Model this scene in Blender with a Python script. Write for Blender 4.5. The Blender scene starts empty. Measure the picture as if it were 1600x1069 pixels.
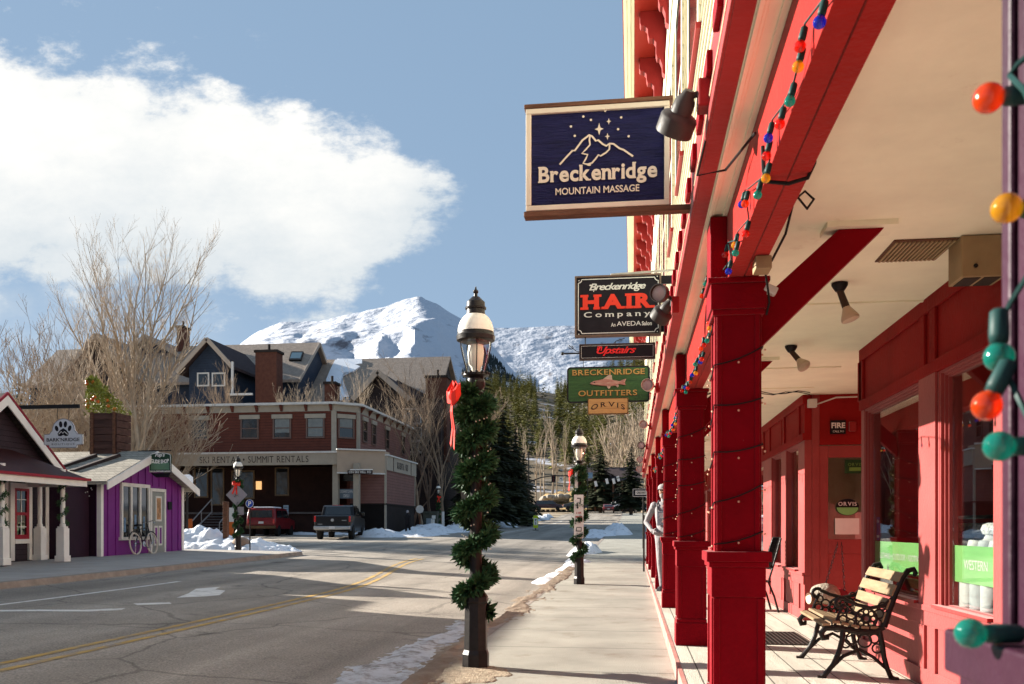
import bpy, bmesh, math, random
from mathutils import Vector, Matrix, noise as mnoise
R = math.radians
rnd = random.Random(7)
scene = bpy.context.scene
col = scene.collection

# ------------------------------------------------------------------ camera
TH = math.atan(189/1400)
EYE = Vector((0, 0, 1.3))
cam = bpy.data.cameras.new("camera")
cam.sensor_width = 36; cam.lens = 31.5
cam.shift_y = (825-534.5)/1600
cam.clip_start = 0.05; cam.clip_end = 20000
cam.dof.use_dof = True; cam.dof.focus_distance = 12.0; cam.dof.aperture_fstop = 7.0
camo = bpy.data.objects.new("camera", cam); col.objects.link(camo)
camo.location = EYE; camo.rotation_euler = (R(90), 0, TH)
scene.camera = camo

# ------------------------------------------------------------------ sun, sky, exposure
SUN_EL = 20.5
SUN_DIR = Vector((-0.958, 0.287, 0)) * math.cos(R(SUN_EL)) + Vector((0, 0, math.sin(R(SUN_EL))))
sl = bpy.data.lights.new("sun", 'SUN'); sl.energy = 5.0; sl.angle = R(0.5); sl.color = (1.0, 0.93, 0.82)
so = bpy.data.objects.new("sun", sl); col.objects.link(so)
so.rotation_euler = SUN_DIR.to_track_quat('Z', 'Y').to_euler()
so.location = (-30, 10, 30)

SKY_STRENGTH = 0.083
CLOUD_STRENGTH = 0.33
world = bpy.data.worlds.new("World"); scene.world = world; world.use_nodes = True
def build_world():
    nt = world.node_tree; N = nt.nodes; L = nt.links
    N.clear()
    out = N.new('ShaderNodeOutputWorld')
    sky = N.new('ShaderNodeTexSky'); sky.sky_type = 'NISHITA'; sky.sun_disc = False
    sky.sun_elevation = R(SUN_EL)
    sky.sun_rotation = math.atan2(SUN_DIR.x, SUN_DIR.y)
    sky.altitude = 2900; sky.air_density = 1.0; sky.dust_density = .6; sky.ozone_density = 1.3
    bg = N.new('ShaderNodeBackground'); bg.inputs[1].default_value = SKY_STRENGTH
    hs = N.new('ShaderNodeHueSaturation'); hs.inputs['Saturation'].default_value = .80
    gm = N.new('ShaderNodeGamma'); gm.inputs[1].default_value = .55
    L.new(sky.outputs[0], gm.inputs[0]); L.new(gm.outputs[0], hs.inputs['Color']); mxs = N.new('ShaderNodeMix'); mxs.data_type = 'RGBA'; mxs.inputs[0].default_value = .6
    L.new(hs.outputs[0], mxs.inputs[6]); mxs.inputs[7].default_value = (1.00, 1.66, 2.50, 1); L.new(mxs.outputs[2], bg.inputs[0])
    cb = N.new('ShaderNodeBackground'); cb.inputs[1].default_value = CLOUD_STRENGTH
    tc = N.new('ShaderNodeTexCoord')
    def dot(v):
        n = N.new('ShaderNodeVectorMath'); n.operation = 'DOT_PRODUCT'
        L.new(tc.outputs['Generated'], n.inputs[0]); n.inputs[1].default_value = v
        return n.outputs['Value']
    def m(op, a, b=None, clamp=False):
        n = N.new('ShaderNodeMath'); n.operation = op; n.use_clamp = clamp
        for i, x in enumerate((a, b)):
            if x is None: continue
            if hasattr(x, 'is_linked'): L.new(x, n.inputs[i])
            else: n.inputs[i].default_value = x
        return n.outputs[0]
    f = dot((-math.sin(TH), math.cos(TH), 0)); r = dot((math.cos(TH), math.sin(TH), 0)); z = dot((0, 0, 1))
    fp = m('MAXIMUM', f, 0.02)
    a = m('DIVIDE', r, fp); b = m('DIVIDE', z, fp)
    comb = N.new('ShaderNodeCombineXYZ')
    L.new(a, comb.inputs[0]); L.new(b, comb.inputs[1])
    # two noises in the plane of the cloud deck: large billows and fine wisps
    def nz(scale, detail, sx, sy, off, rough=0.6):
        mp = N.new('ShaderNodeMapping'); mp.inputs['Scale'].default_value = (sx, sy, 1); mp.inputs['Location'].default_value = (off, off*0.7, 0)
        L.new(comb.outputs[0], mp.inputs[0])
        n = N.new('ShaderNodeTexNoise'); n.inputs['Scale'].default_value = scale; n.inputs['Detail'].default_value = detail
        n.inputs['Roughness'].default_value = rough
        L.new(mp.outputs[0], n.inputs['Vector'])
        return n.outputs['Fac']
    n1 = nz(5.0, 9, 1.0, 1.5, 3.1); n2 = nz(14.0, 8, 1.0, 1.7, 8.3, 0.65)
    x = m('MAXIMUM', m('ADD', a, 0.5714), 0.0)
    top = m('SUBTRACT', 0.522, m('MULTIPLY', m('POWER', x, 2.0), 0.60))
    xe = m('MAXIMUM', m('SUBTRACT', x, 0.39), 0.0)
    bot = m('ADD', 0.272, m('MULTIPLY', xe, 0.80))
    d1 = m('SUBTRACT', top, b); d2 = m('MULTIPLY', m('SUBTRACT', b, bot), 1.0)
    d = m('MINIMUM', d1, d2)
    wob = m('ADD', m('MULTIPLY', m('SUBTRACT', n1, 0.5), 0.17), m('MULTIPLY', m('SUBTRACT', n2, 0.5), 0.16))
    dd = m('ADD', d, wob)
    def smooth(v, e0, e1):
        n = N.new('ShaderNodeMapRange'); n.interpolation_type = 'SMOOTHSTEP'
        n.inputs[1].default_value = e0; n.inputs[2].default_value = e1
        L.new(v, n.inputs[0]); return n.outputs[0]
    mask = smooth(dd, -0.030, 0.018)
    # a thin far bank below the main deck on the left and wisps above it
    low = m('MULTIPLY', smooth(m('SUBTRACT', 0.30, b), -0.02, 0.06), smooth(m('SUBTRACT', 0.27, x), -0.05, 0.22))
    low = m('MULTIPLY', low, smooth(n1, 0.35, 0.75))
    wis = m('MULTIPLY', smooth(n2, 0.60, 0.80), m('MULTIPLY', smooth(m('SUBTRACT', 0.40, x), 0.0, 0.25), smooth(m('SUBTRACT', b, top), -0.03, 0.03)))
    mask = m('MAXIMUM', m('MAXIMUM', mask, m('MULTIPLY', low, 0.7)), m('MULTIPLY', wis, 0.45))
    mask = m('MULTIPLY', m('MULTIPLY', mask, 0.97), smooth(f, 0.1, 0.4), clamp=True)
    # lit tops, greyer base and billow contrast
    sh = m('ADD', m('ADD', m('MULTIPLY', smooth(d2, -0.02, 0.16), .75), m('MULTIPLY', m('SUBTRACT', n2, 0.5), 0.9)), m('MULTIPLY', m('SUBTRACT', n1, 0.42), 1.3), clamp=True)
    ramp = N.new('ShaderNodeValToRGB')
    ramp.color_ramp.elements[0].color = (0.66, 0.72, 0.76, 1); ramp.color_ramp.elements[1].color = (1.0, 0.985, 0.945, 1)
    L.new(sh, ramp.inputs[0]); L.new(ramp.outputs[0], cb.inputs[0])
    mix = N.new('ShaderNodeMixShader'); L.new(mask, mix.inputs[0]); L.new(bg.outputs[0], mix.inputs[1]); L.new(cb.outputs[0], mix.inputs[2])
    L.new(mix.outputs[0], out.inputs[0])
build_world()

scene.view_settings.view_transform = 'Standard'; scene.view_settings.look = 'None'
scene.view_settings.gamma = 1.0; scene.view_settings.use_curve_mapping = False
scene.view_settings.exposure = 1.72
scene.render.engine = 'CYCLES'
cy = scene.cycles
cy.use_denoising = True
try: cy.denoiser = 'OPENIMAGEDENOISE'
except Exception: pass
cy.max_bounces = 6; cy.diffuse_bounces = 3; cy.glossy_bounces = 3; cy.transmission_bounces = 4; cy.transparent_max_bounces = 10
cy.caustics_reflective = False; cy.caustics_refractive = False
cy.sample_clamp_indirect = 4.0
scene.render.film_transparent = False

# ------------------------------------------------------------------ placing helpers (photo ray -> point on a known plane)
FW = Vector((-math.sin(TH), math.cos(TH), 0)); RT = Vector((math.cos(TH), math.sin(TH), 0)); UP = Vector((0, 0, 1))
def ray(u, v): return FW + RT*((u-800)/1400) + UP*((825-v)/1400)
def atY(u, v, y): r = ray(u, v); return EYE + r*(y/r.y)
def atX(u, v, x): r = ray(u, v); return EYE + r*(x/r.x)
def atZ(u, v, z): r = ray(u, v); return EYE + r*((z-1.3)/r.z)
def atD(u, v, d): return EYE + ray(u, v)*d

def lerp_tab(tab, x):
    if x <= tab[0][0]: return tab[0][1]
    for (a, fa), (b, fb) in zip(tab, tab[1:]):
        if x <= b:
            t = (x-a)/(b-a)
            return fa+(fb-fa)*t
    return tab[-1][1]
GT = [(-60, 0), (14, 0), (20, .05), (33, .22), (50, .55), (66, .88), (80, 1.2), (110, 2.0), (136, 2.9), (150, 3.6), (175, 4.3), (220, 5.5), (260, 7)]
def sstep(a, b, x):
    t = max(0, min(1, (x-a)/(b-a))); return t*t*(3-2*t)
def grade(y): return (lerp_tab(GT, y-3)+lerp_tab(GT, y)*2+lerp_tab(GT, y+3))/4
def cross(x, y): return 0.03*min(max(-x-2.7, 0), 8.9)*(1-sstep(62, 100, y))
def gz(x, y): return grade(y)+cross(x, y)          # level of kerb tops / walks

# ------------------------------------------------------------------ objects
def tag(o, label=None, cat=None, group=None, kind=None):
    if label: o['label'] = label
    if cat: o['category'] = cat
    if group: o['group'] = group
    if kind: o['kind'] = kind
    return o
def empty(name, loc=(0, 0, 0)):
    o = bpy.data.objects.new(name, None); col.objects.link(o); o.location = loc
    o.empty_display_size = 0.2
    return o
def thing(name, label, cat, loc=(0, 0, 0), group=None): return tag(empty(name, loc), label, cat, group)
def wloc(o):
    v = Vector((0, 0, 0))
    while o is not None: v = v+o.location; o = o.parent
    return v
def copy_tree(o, parent=None):
    c = o.copy(); col.objects.link(c); c.parent = parent
    for ch in list(o.children): copy_tree(ch, c)
    return c
def relabel(o, label, group=None):
    o['label'] = label
    if group: o['group'] = group

class MB:
    """collects faces in world (or proto-local) coordinates and links them as ONE mesh object"""
    def __init__(s): s.v = []; s.f = []; s.m = []; s.cur = 0
    def quad(s, a, b, c, d): s.face((a, b, c, d))
    def face(s, pts):
        n = len(s.v); s.v.extend(tuple(p) for p in pts); s.f.append(tuple(range(n, n+len(pts)))); s.m.append(s.cur)
    def box(s, x0, x1, y0, y1, z0, z1):
        n = len(s.v)
        s.v += [(x0, y0, z0), (x1, y0, z0), (x1, y1, z0), (x0, y1, z0), (x0, y0, z1), (x1, y0, z1), (x1, y1, z1), (x0, y1, z1)]
        for q in ((0, 3, 2, 1), (4, 5, 6, 7), (0, 1, 5, 4), (1, 2, 6, 5), (2, 3, 7, 6), (3, 0, 4, 7)):
            s.f.append(tuple(n+i for i in q)); s.m.append(s.cur)
        return s
    def obox(s, c, ux, uy, uz, hx, hy, hz):
        """oriented box: centre, unit axes, half sizes"""
        n = len(s.v); c = Vector(c)
        for k in ((-1, -1, -1), (1, -1, -1), (1, 1, -1), (-1, 1, -1), (-1, -1, 1), (1, -1, 1), (1, 1, 1), (-1, 1, 1)):
            s.v.append(tuple(c+ux*(hx*k[0])+uy*(hy*k[1])+uz*(hz*k[2])))
        for q in ((0, 3, 2, 1), (4, 5, 6, 7), (0, 1, 5, 4), (1, 2, 6, 5), (2, 3, 7, 6), (3, 0, 4, 7)):
            s.f.append(tuple(n+i for i in q)); s.m.append(s.cur)
        return s
    def beam(s, p, q, w, h, up=(0, 0, 1)):
        p = Vector(p); q = Vector(q); d = q-p; L = d.length; d.normalize()
        up = Vector(up); sx = d.cross(up)
        if sx.length < 1e-4: sx = d.cross(Vector((1, 0, 0)))
        sx.normalize(); uz = sx.cross(d)
        return s.obox((p+q)/2, sx, d, uz, w/2, L/2, h/2)
    def prism(s, poly, off):
        """closed polygon (3D points) swept along the vector off"""
        n = len(s.v); k = len(poly); off = Vector(off)
        s.v += [tuple(Vector(p)) for p in poly]+[tuple(Vector(p)+off) for p in poly]
        s.f.append(tuple(range(n+k-1, n-1, -1))); s.m.append(s.cur)
        s.f.append(tuple(range(n+k, n+2*k))); s.m.append(s.cur)
        for i in range(k):
            j = (i+1) % k
            s.f.append((n+i, n+j, n+k+j, n+k+i)); s.m.append(s.cur)
        return s
    def tube(s, pts, r, n=8, caps=True, closed=False):
        pts = [Vector(p) for p in pts]
        rr = r if isinstance(r, (list, tuple)) else [r]*len(pts)
        base = len(s.v); prev = None
        for i, p in enumerate(pts):
            if closed: d = pts[(i+1) % len(pts)]-pts[i-1]
            else: d = pts[min(i+1, len(pts)-1)]-pts[max(i-1, 0)]
            if d.length < 1e-9: d = Vector((0, 0, 1))
            d.normalize()
            if prev is None:
                a = Vector((0, 0, 1)) if abs(d.z) < .9 else Vector((1, 0, 0))
                sx = d.cross(a).normalized()
            else:
                sx = prev-d*prev.dot(d)
                sx = sx.normalized() if sx.length > 1e-6 else d.orthogonal().normalized()
            prev = sx; sy = d.cross(sx)
            for k in range(n):
                t = 2*math.pi*k/n
                s.v.append(tuple(p+(sx*math.cos(t)+sy*math.sin(t))*rr[i]))
        m = len(pts)
        for i in range(m if closed else m-1):
            j = (i+1) % m
            for k in range(n):
                l = (k+1) % n
                s.f.append((base+i*n+k, base+i*n+l, base+j*n+l, base+j*n+k)); s.m.append(s.cur)
        if caps and not closed:
            s.f.append(tuple(base+k for k in range(n-1, -1, -1))); s.m.append(s.cur)
            s.f.append(tuple(base+(m-1)*n+k for k in range(n))); s.m.append(s.cur)
        return s
    def lathe(s, c, prof, n=16, axis=(0, 0, 1), rot=0):
        """profile of (radius, height) along axis from c"""
        c = Vector(c); az = Vector(axis).normalized()
        ax = az.orthogonal().normalized() if abs(az.z) < .999 else Vector((1, 0, 0)); ay = az.cross(ax)
        base = len(s.v)
        for (r, h) in prof:
            for k in range(n):
                t = 2*math.pi*k/n+rot
                s.v.append(tuple(c+az*h+(ax*math.cos(t)+ay*math.sin(t))*r))
        for i in range(len(prof)-1):
            for k in range(n):
                l = (k+1) % n
                s.f.append((base+i*n+k, base+i*n+l, base+(i+1)*n+l, base+(i+1)*n+k)); s.m.append(s.cur)
        s.f.append(tuple(base+k for k in range(n-1, -1, -1))); s.m.append(s.cur)
        e = base+(len(prof)-1)*n
        s.f.append(tuple(e+k for k in range(n))); s.m.append(s.cur)
        return s
    def ball(s, c, r, n=12, m=8, scale=(1, 1, 1)):
        c = Vector(c); base = len(s.v)
        for i in range(m+1):
            ph = math.pi*i/m
            for k in range(n):
                t = 2*math.pi*k/n
                s.v.append((c.x+r*scale[0]*math.sin(ph)*math.cos(t), c.y+r*scale[1]*math.sin(ph)*math.sin(t), c.z+r*scale[2]*math.cos(ph)))
        for i in range(m):
            for k in range(n):
                l = (k+1) % n
                s.f.append((base+i*n+k, base+(i+1)*n+k, base+(i+1)*n+l, base+i*n+l)); s.m.append(s.cur)
        return s
    def grid(s, xs, ys, fz):
        n = len(s.v)
        for y in ys:
            for x in xs: s.v.append((x, y, fz(x, y)))
        w = len(xs)
        for j in range(len(ys)-1):
            for i in range(w-1):
                s.f.append((n+j*w+i, n+j*w+i+1, n+(j+1)*w+i+1, n+(j+1)*w+i)); s.m.append(s.cur)
        return s
    def mesh(s, vv, ff):
        n = len(s.v); s.v += [tuple(p) for p in vv]
        for q in ff: s.f.append(tuple(n+i for i in q)); s.m.append(s.cur)
        return s
    def build(s, name, mats, parent=None, smooth=False, bevel=0, label=None):
        off = wloc(parent) if parent is not None else Vector((0, 0, 0))
        me = bpy.data.meshes.new(name)
        me.from_pydata([(p[0]-off.x, p[1]-off.y, p[2]-off.z) for p in s.v], [], s.f)
        if not isinstance(mats, (list, tuple)): mats = [mats]
        for mm in mats: me.materials.append(mm)
        if len(mats) > 1: me.polygons.foreach_set('material_index', s.m)
        if smooth: me.polygons.foreach_set('use_smooth', [True]*len(me.polygons))
        me.update()
        o = bpy.data.objects.new(name, me); col.objects.link(o)
        if parent is not None: o.parent = parent
        if bevel:
            b = o.modifiers.new('bevel', 'BEVEL'); b.width = bevel; b.segments = 2; b.limit_method = 'ANGLE'; b.angle_limit = R(40)
        if smooth:
            try: me.set_sharp_from_angle(angle=R(42))
            except Exception: pass
        if label: o['label'] = label
        return o

# ------------------------------------------------------------------ materials
def mat(name, c, rough=.6, var=.12, scale=6.0, bump=0.0, bscale=None, metal=0.0, spec=.18, c2=None, detail=6, stretch=(1, 1, 1), coat=0.0, thr=None, sheen=0, wear=None):
    """procedural surface: two-tone noise colour (c..c2 or c +- var), roughness variation and noise bump"""
    m = bpy.data.materials.new(name); m.use_nodes = True
    nt = m.node_tree; N = nt.nodes; L = nt.links
    p = N['Principled BSDF']
    p.inputs['Roughness'].default_value = rough; p.inputs['Metallic'].default_value = metal
    p.inputs['Specular IOR Level'].default_value = spec
    if sheen: p.inputs['Sheen Weight'].default_value = sheen; p.inputs['Sheen Roughness'].default_value = .45; p.inputs['Sheen Tint'].default_value = (1, .86, .82, 1)
    if coat: p.inputs['Coat Weight'].default_value = coat; p.inputs['Coat Roughness'].default_value = .12
    tc = N.new('ShaderNodeTexCoord'); mp = N.new('ShaderNodeMapping'); mp.inputs['Scale'].default_value = stretch
    L.new(tc.outputs['Object'], mp.inputs[0])
    nz = N.new('ShaderNodeTexNoise'); nz.inputs['Scale'].default_value = scale; nz.inputs['Detail'].default_value = detail; nz.inputs['Roughness'].default_value = .6
    L.new(mp.outputs[0], nz.inputs['Vector'])
    rp = N.new('ShaderNodeValToRGB')
    e = rp.color_ramp.elements
    lo, hi = thr if thr else (.3, .7)
    e[0].position = lo; e[1].position = hi
    if c2 is None:
        e[0].color = tuple(max(0, x*(1-var)) for x in c)+(1,); e[1].color = tuple(min(1, x*(1+var)) for x in c)+(1,)
    else:
        e[0].color = tuple(c)+(1,); e[1].color = tuple(c2)+(1,)
    L.new(nz.outputs['Fac'], rp.inputs[0])
    src = rp.outputs[0]
    if wear:
        wc, lo2, hi2, ws = wear
        nw = N.new('ShaderNodeTexNoise'); nw.inputs['Scale'].default_value = ws; nw.inputs['Detail'].default_value = 10; nw.inputs['Roughness'].default_value = .7
        L.new(mp.outputs[0], nw.inputs['Vector'])
        mr = N.new('ShaderNodeMapRange'); mr.inputs[1].default_value = lo2; mr.inputs[2].default_value = hi2
        L.new(nw.outputs['Fac'], mr.inputs[0])
        mx = N.new('ShaderNodeMix'); mx.data_type = 'RGBA'
        L.new(mr.outputs[0], mx.inputs[0]); L.new(src, mx.inputs[6]); mx.inputs[7].default_value = tuple(wc)+(1,)
        src = mx.outputs[2]
    L.new(src, p.inputs['Base Color'])
    if bump:
        nb = N.new('ShaderNodeTexNoise'); nb.inputs['Scale'].default_value = bscale or scale*3; nb.inputs['Detail'].default_value = 8
        L.new(mp.outputs[0], nb.inputs['Vector'])
        bp = N.new('ShaderNodeBump'); bp.inputs['Strength'].default_value = bump; bp.inputs['Distance'].default_value = .02
        L.new(nb.outputs['Fac'], bp.inputs['Height']); L.new(bp.outputs[0], p.inputs['Normal'])
    return m
def nodes_of(m): return m.node_tree.nodes, m.node_tree.links, m.node_tree.nodes['Principled BSDF']
def add_lines(m, axis, pitch, width, dark=.55, bump=.6, sawtooth=False):
    """board joints every pitch along object axis: darkens the joint itself and dents it"""
    N, L, p = nodes_of(m)
    tc = N.new('ShaderNodeTexCoord'); sp = N.new('ShaderNodeSeparateXYZ'); L.new(tc.outputs['Object'], sp.inputs[0])
    def mm(op, a, b):
        n = N.new('ShaderNodeMath'); n.operation = op
        for i, x in enumerate((a, b)):
            if hasattr(x, 'is_linked'): L.new(x, n.inputs[i])
            else: n.inputs[i].default_value = x
        return n.outputs[0]
    fr = mm('FRACT', mm('ADD', mm('DIVIDE', sp.outputs['XYZ'.index(axis)], pitch), 100.0), 0)
    ln = mm('LESS_THAN', fr, width/pitch)
    src = p.inputs['Base Color'].links[0].from_socket
    mx = N.new('ShaderNodeMix'); mx.data_type = 'RGBA'; mx.blend_type = 'MULTIPLY'
    L.new(ln, mx.inputs[0]); L.new(src, mx.inputs[6]); mx.inputs[7].default_value = (dark, dark, dark, 1)
    L.new(mx.outputs[2], p.inputs['Base Color'])
    bp = N.new('ShaderNodeBump'); bp.inputs['Strength'].default_value = bump; bp.inputs['Distance'].default_value = .02
    h = mm('SUBTRACT', 1.0, fr) if sawtooth else mm('SUBTRACT', 1.0, ln)
    L.new(h, bp.inputs['Height'])
    if p.inputs['Normal'].links: L.new(p.inputs['Normal'].links[0].from_socket, bp.inputs['Normal'])
    L.new(bp.outputs[0], p.inputs['Normal'])
    return m
def schlick(N, L, r0):
    """reflectance of thin glass, the same from both sides"""
    lw = N.new('ShaderNodeLayerWeight'); lw.inputs[0].default_value = .5
    pw = N.new('ShaderNodeMath'); pw.operation = 'POWER'; pw.inputs[1].default_value = 5; L.new(lw.outputs['Facing'], pw.inputs[0])
    mr = N.new('ShaderNodeMapRange'); mr.inputs[3].default_value = r0; mr.inputs[4].default_value = 1; L.new(pw.outputs[0], mr.inputs[0])
    return mr.outputs[0]
def glass(name, tint=(.9, .92, .9), refl=.10, rough=0.0):
    m = bpy.data.materials.new(name); m.use_nodes = True
    N = m.node_tree.nodes; L = m.node_tree.links; N.remove(N['Principled BSDF'])
    t = N.new('ShaderNodeBsdfTransparent'); t.inputs[0].default_value = tuple(tint)+(1,)
    g = N.new('ShaderNodeBsdfGlossy'); g.inputs['Roughness'].default_value = rough; g.inputs[0].default_value = (.9, .93, .95, 1)
    nz = N.new('ShaderNodeTexNoise'); nz.inputs['Scale'].default_value = .8
    tc = N.new('ShaderNodeTexCoord'); L.new(tc.outputs['Object'], nz.inputs['Vector'])
    bp = N.new('ShaderNodeBump'); bp.inputs['Strength'].default_value = .02; L.new(nz.outputs['Fac'], bp.inputs['Height'])
    L.new(bp.outputs[0], g.inputs['Normal'])
    mx = N.new('ShaderNodeMixShader'); L.new(schlick(N, L, refl), mx.inputs[0]); L.new(t.outputs[0], mx.inputs[1]); L.new(g.outputs[0], mx.inputs[2])
    L.new(mx.outputs[0], N['Material Output'].inputs[0])
    return m

RED = (.205, .0010, .0065)
M = {}
M['red'] = mat('red paint', RED, .55, .30, 1.3, .22, 34, spec=.04, sheen=.15, wear=((.26, .07, .06), .69, .735, 13))
M['red_beam'] = mat('red beam paint', (.36, .011, .008), .6, .25, 1.3, .22, 34, spec=.04, sheen=.18, wear=((.30, .10, .08), .69, .735, 13))
M['red_head'] = mat('shaded red header paint', (.27, .012, .012), .6, .22, 1.4, .2, 34, spec=.06, wear=((.33, .10, .09), .69, .74, 12))  # deeper copy of the shop red, porch shade put into the colour
M['red_shop'] = mat('sunlit red shop front paint', (.31, .052, .050), .6, .22, 1.4, .2, 34, spec=.15, sheen=.18, wear=((.36, .17, .15), .68, .74, 12))  # paler copy of the shop red, sunlight put into the colour
M['red_trim'] = mat('red trim paint', (.30, .024, .024), .55, .16, 2, .15, 30, spec=.08, sheen=.3, wear=((.36, .14, .12), .68, .73, 10))
M['orange_red'] = mat('soffit red paint', (.40, .032, .022), .55, .12, 2, .1, 20)
M['cream'] = mat('cream paint', (.94, .93, .72), .6, .07, 2.2, .06, 30, wear=((.50, .38, .24), .62, .85, 1.6))
M['siding'] = mat('pale yellow siding paint', (.62, .585, .45), .6, .08, 3, .15, 25, wear=((.30, .25, .16), .68, .76, 7))
M['white'] = mat('white trim paint', (.76, .74, .70), .55, .06, 4, .08, 25)
M['offwhite'] = mat('weathered white paint', (.62, .60, .56), .6, .1, 4, .1, 20)
M['black'] = mat('black cast iron', (.012, .012, .013), .42, .3, 14, .12, 60)
M['blackmatte'] = mat('black cable sheath', (.010, .010, .010), .6, .2, 10)
M['dark'] = mat('dark interior', (.035, .026, .022), .8, .3, 1.2)
M['pane_dark'] = mat('dark window glass', (.012, .014, .016), .06, .3, 2, spec=.8)
M['glass'] = glass('shop window glass', refl=.12)
M['bulbglass'] = glass('lamp glass', (.97, .96, .93), .05)
M['chrome'] = mat('bright metal', (.55, .55, .55), .25, .1, 5, metal=1, spec=.5)
M['snow'] = mat('old snow', (.72, .73, .76), .75, .08, 2.0, .8, 9, wear=((.26, .23, .21), .54, .70, 2.4))
M['snowclean'] = mat('fresh snow', (.84, .86, .90), .75, .04, 1, .4, 6)
# ------------------------------------------------------------------ lettering from the built-in font and drawn strokes
def _font_mesh(body, size=1.0, offset=0.0, shear=0.0, space=1.0, res=5):
    cu = bpy.data.curves.new('letters', 'FONT'); cu.body = body; cu.size = size; cu.offset = offset; cu.shear = shear
    cu.space_character = space; cu.resolution_u = res; cu.fill_mode = 'FRONT'
    o = bpy.data.objects.new('letters', cu); col.objects.link(o)
    dg = bpy.context.evaluated_depsgraph_get(); dg.update()
    me = bpy.data.meshes.new_from_object(o.evaluated_get(dg))
    vs = [(v.co.x, v.co.y) for v in me.vertices]; fs = [tuple(p.vertices) for p in me.polygons]
    bpy.data.objects.remove(o); bpy.data.curves.remove(cu); bpy.data.meshes.remove(me)
    return vs, fs
def bounds(vs):
    xs = [q[0] for q in vs]; ys = [q[1] for q in vs]
    return min(xs), max(xs), min(ys), max(ys)
SERIF = {  # (fraction along the glyph, at top, at bottom, width factor)
 'H': [(.1, 1, 1), (.9, 1, 1)], 'A': [(.06, 0, 1), (.94, 0, 1)], 'I': [(.5, 1, 1)], 'R': [(.12, 1, 1), (.92, 0, 1)], 'B': [(.1, 1, 1)],
 'E': [(.1, 1, 1)], 'K': [(.1, 1, 1), (.9, 1, 1)], 'N': [(.1, 1, 1), (.9, 1, 0)], 'D': [(.1, 1, 1)], 'U': [(.1, 1, 0), (.9, 1, 0)], 'T': [(.5, 0, 1)],
 'F': [(.1, 1, 1)], 'M': [(.08, 1, 1), (.92, 1, 1)], 'L': [(.12, 1, 1)], 'V': [(.06, 1, 0), (.94, 1, 0)],
 'r': [(.2, 1, 1)], 'k': [(.12, 1, 1), (.88, 1, 1)], 'n': [(.12, 1, 1), (.88, 0, 1)], 'i': [(.5, 0, 1)], 'd': [(.88, 1, 1)], 'm': [(.07, 1, 1), (.5, 0, 1), (.93, 0, 1)],
 'p': [(.12, 1, 1)], 'y': [(.08, 1, 0), (.92, 1, 0)], 'P': [(.1, 1, 1)], 'W': [(.05, 1, 0), (.95, 1, 0)], 'a': [(.9, 0, 1)], 'l': [(.5, 1, 1)], 'o': [], 'S': [], 'O': []}
_gl = {}
def serif_text(body, bold=.02, track=.12, sw=.17, st=.055):
    """typeset glyph by glyph, unit cap height about .73; every stem gets slab feet"""
    vs = []; fs = []; x = 0
    for ch in body:
        if ch == ' ': x += .34; continue
        key = (ch, bold)
        if key not in _gl: _gl[key] = _font_mesh(ch, 1.0, bold)
        gv, gf = _gl[key]
        if not gv: x += .3; continue
        x0, x1, y0, y1 = bounds(gv); n = len(vs)
        vs += [(a-x0+x, b) for a, b in gv]; fs += [tuple(n+i for i in f) for f in gf]
        w = x1-x0
        for (fx, t, b) in SERIF.get(ch, []):
            cx = x+w*fx
            for on, yy in ((t, y1-st), (b, y0)):
                if not on: continue
                if ch in 'ryn' and yy > .3: cx2 = cx-.02
                else: cx2 = cx
                if ch == 'y' : yy = y1-st
                n = len(vs); vs += [(cx2-sw/2, yy, 1), (cx2+sw/2, yy, 1), (cx2+sw/2, yy+st, 1), (cx2-sw/2, yy+st, 1)]; fs.append((n, n+1, n+2, n+3))
        x += w+track
    return vs, fs
def sans_text(body, bold=0.0, shear=0.0, space=1.0): return _font_mesh(body, 1.0, bold, shear, space)
class Plane2:
    """a sign face: origin at its lower left corner, axes ux (reading direction), uy, outward normal"""
    def __init__(s, o, ux=(1, 0, 0), uy=(0, 0, 1)):
        s.o = Vector(o); s.ux = Vector(ux).normalized(); s.uy = Vector(uy).normalized(); s.n = s.ux.cross(s.uy)
    def p(s, x, y, h=0): return s.o+s.ux*x+s.uy*y+s.n*h
def put_text(mb, pl, geo, cx, cy, width=None, height=None, h=.004, arc=0.0, thick=.003):
    """fits the lettering into width (and/or height), centred at cx, cy on the plane"""
    vs, fs = geo; x0, x1, y0, y1 = bounds(vs)
    sx = width/(x1-x0) if width else None; sy = height/(y1-y0) if height else None
    sx = sx or sy; sy = sy or sx
    mx, my = (x0+x1)/2, (y0+y1)/2
    pts = []
    for q in vs:
        dx = (q[0]-mx)*sx; dy = (q[1]-my)*sy
        if arc: dy -= arc*(2*dx/(sx*(x1-x0)))**2-arc/2
        pts.append((cx+dx, cy+dy, h+.0007*(len(q)-2)))
    mb.mesh([pl.p(*q) for q in pts], fs)
def stroke(mb, pl, pts, w, h=.004, closed=False):
    """flat ribbon along 2D points"""
    n = len(pts)
    P = [Vector((a, b)) for a, b in pts]; L = []; Rr = []
    for i in range(n):
        if closed: d = P[(i+1) % n]-P[i-1]
        else: d = P[min(i+1, n-1)]-P[max(i-1, 0)]
        d.normalize(); nn = Vector((-d.y, d.x))*w/2
        L.append(P[i]+nn); Rr.append(P[i]-nn)
    for i in range(n if closed else n-1):
        j = (i+1) % n
        mb.face([pl.p(*Rr[i], h), pl.p(*Rr[j], h), pl.p(*L[j], h), pl.p(*L[i], h)])
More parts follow.
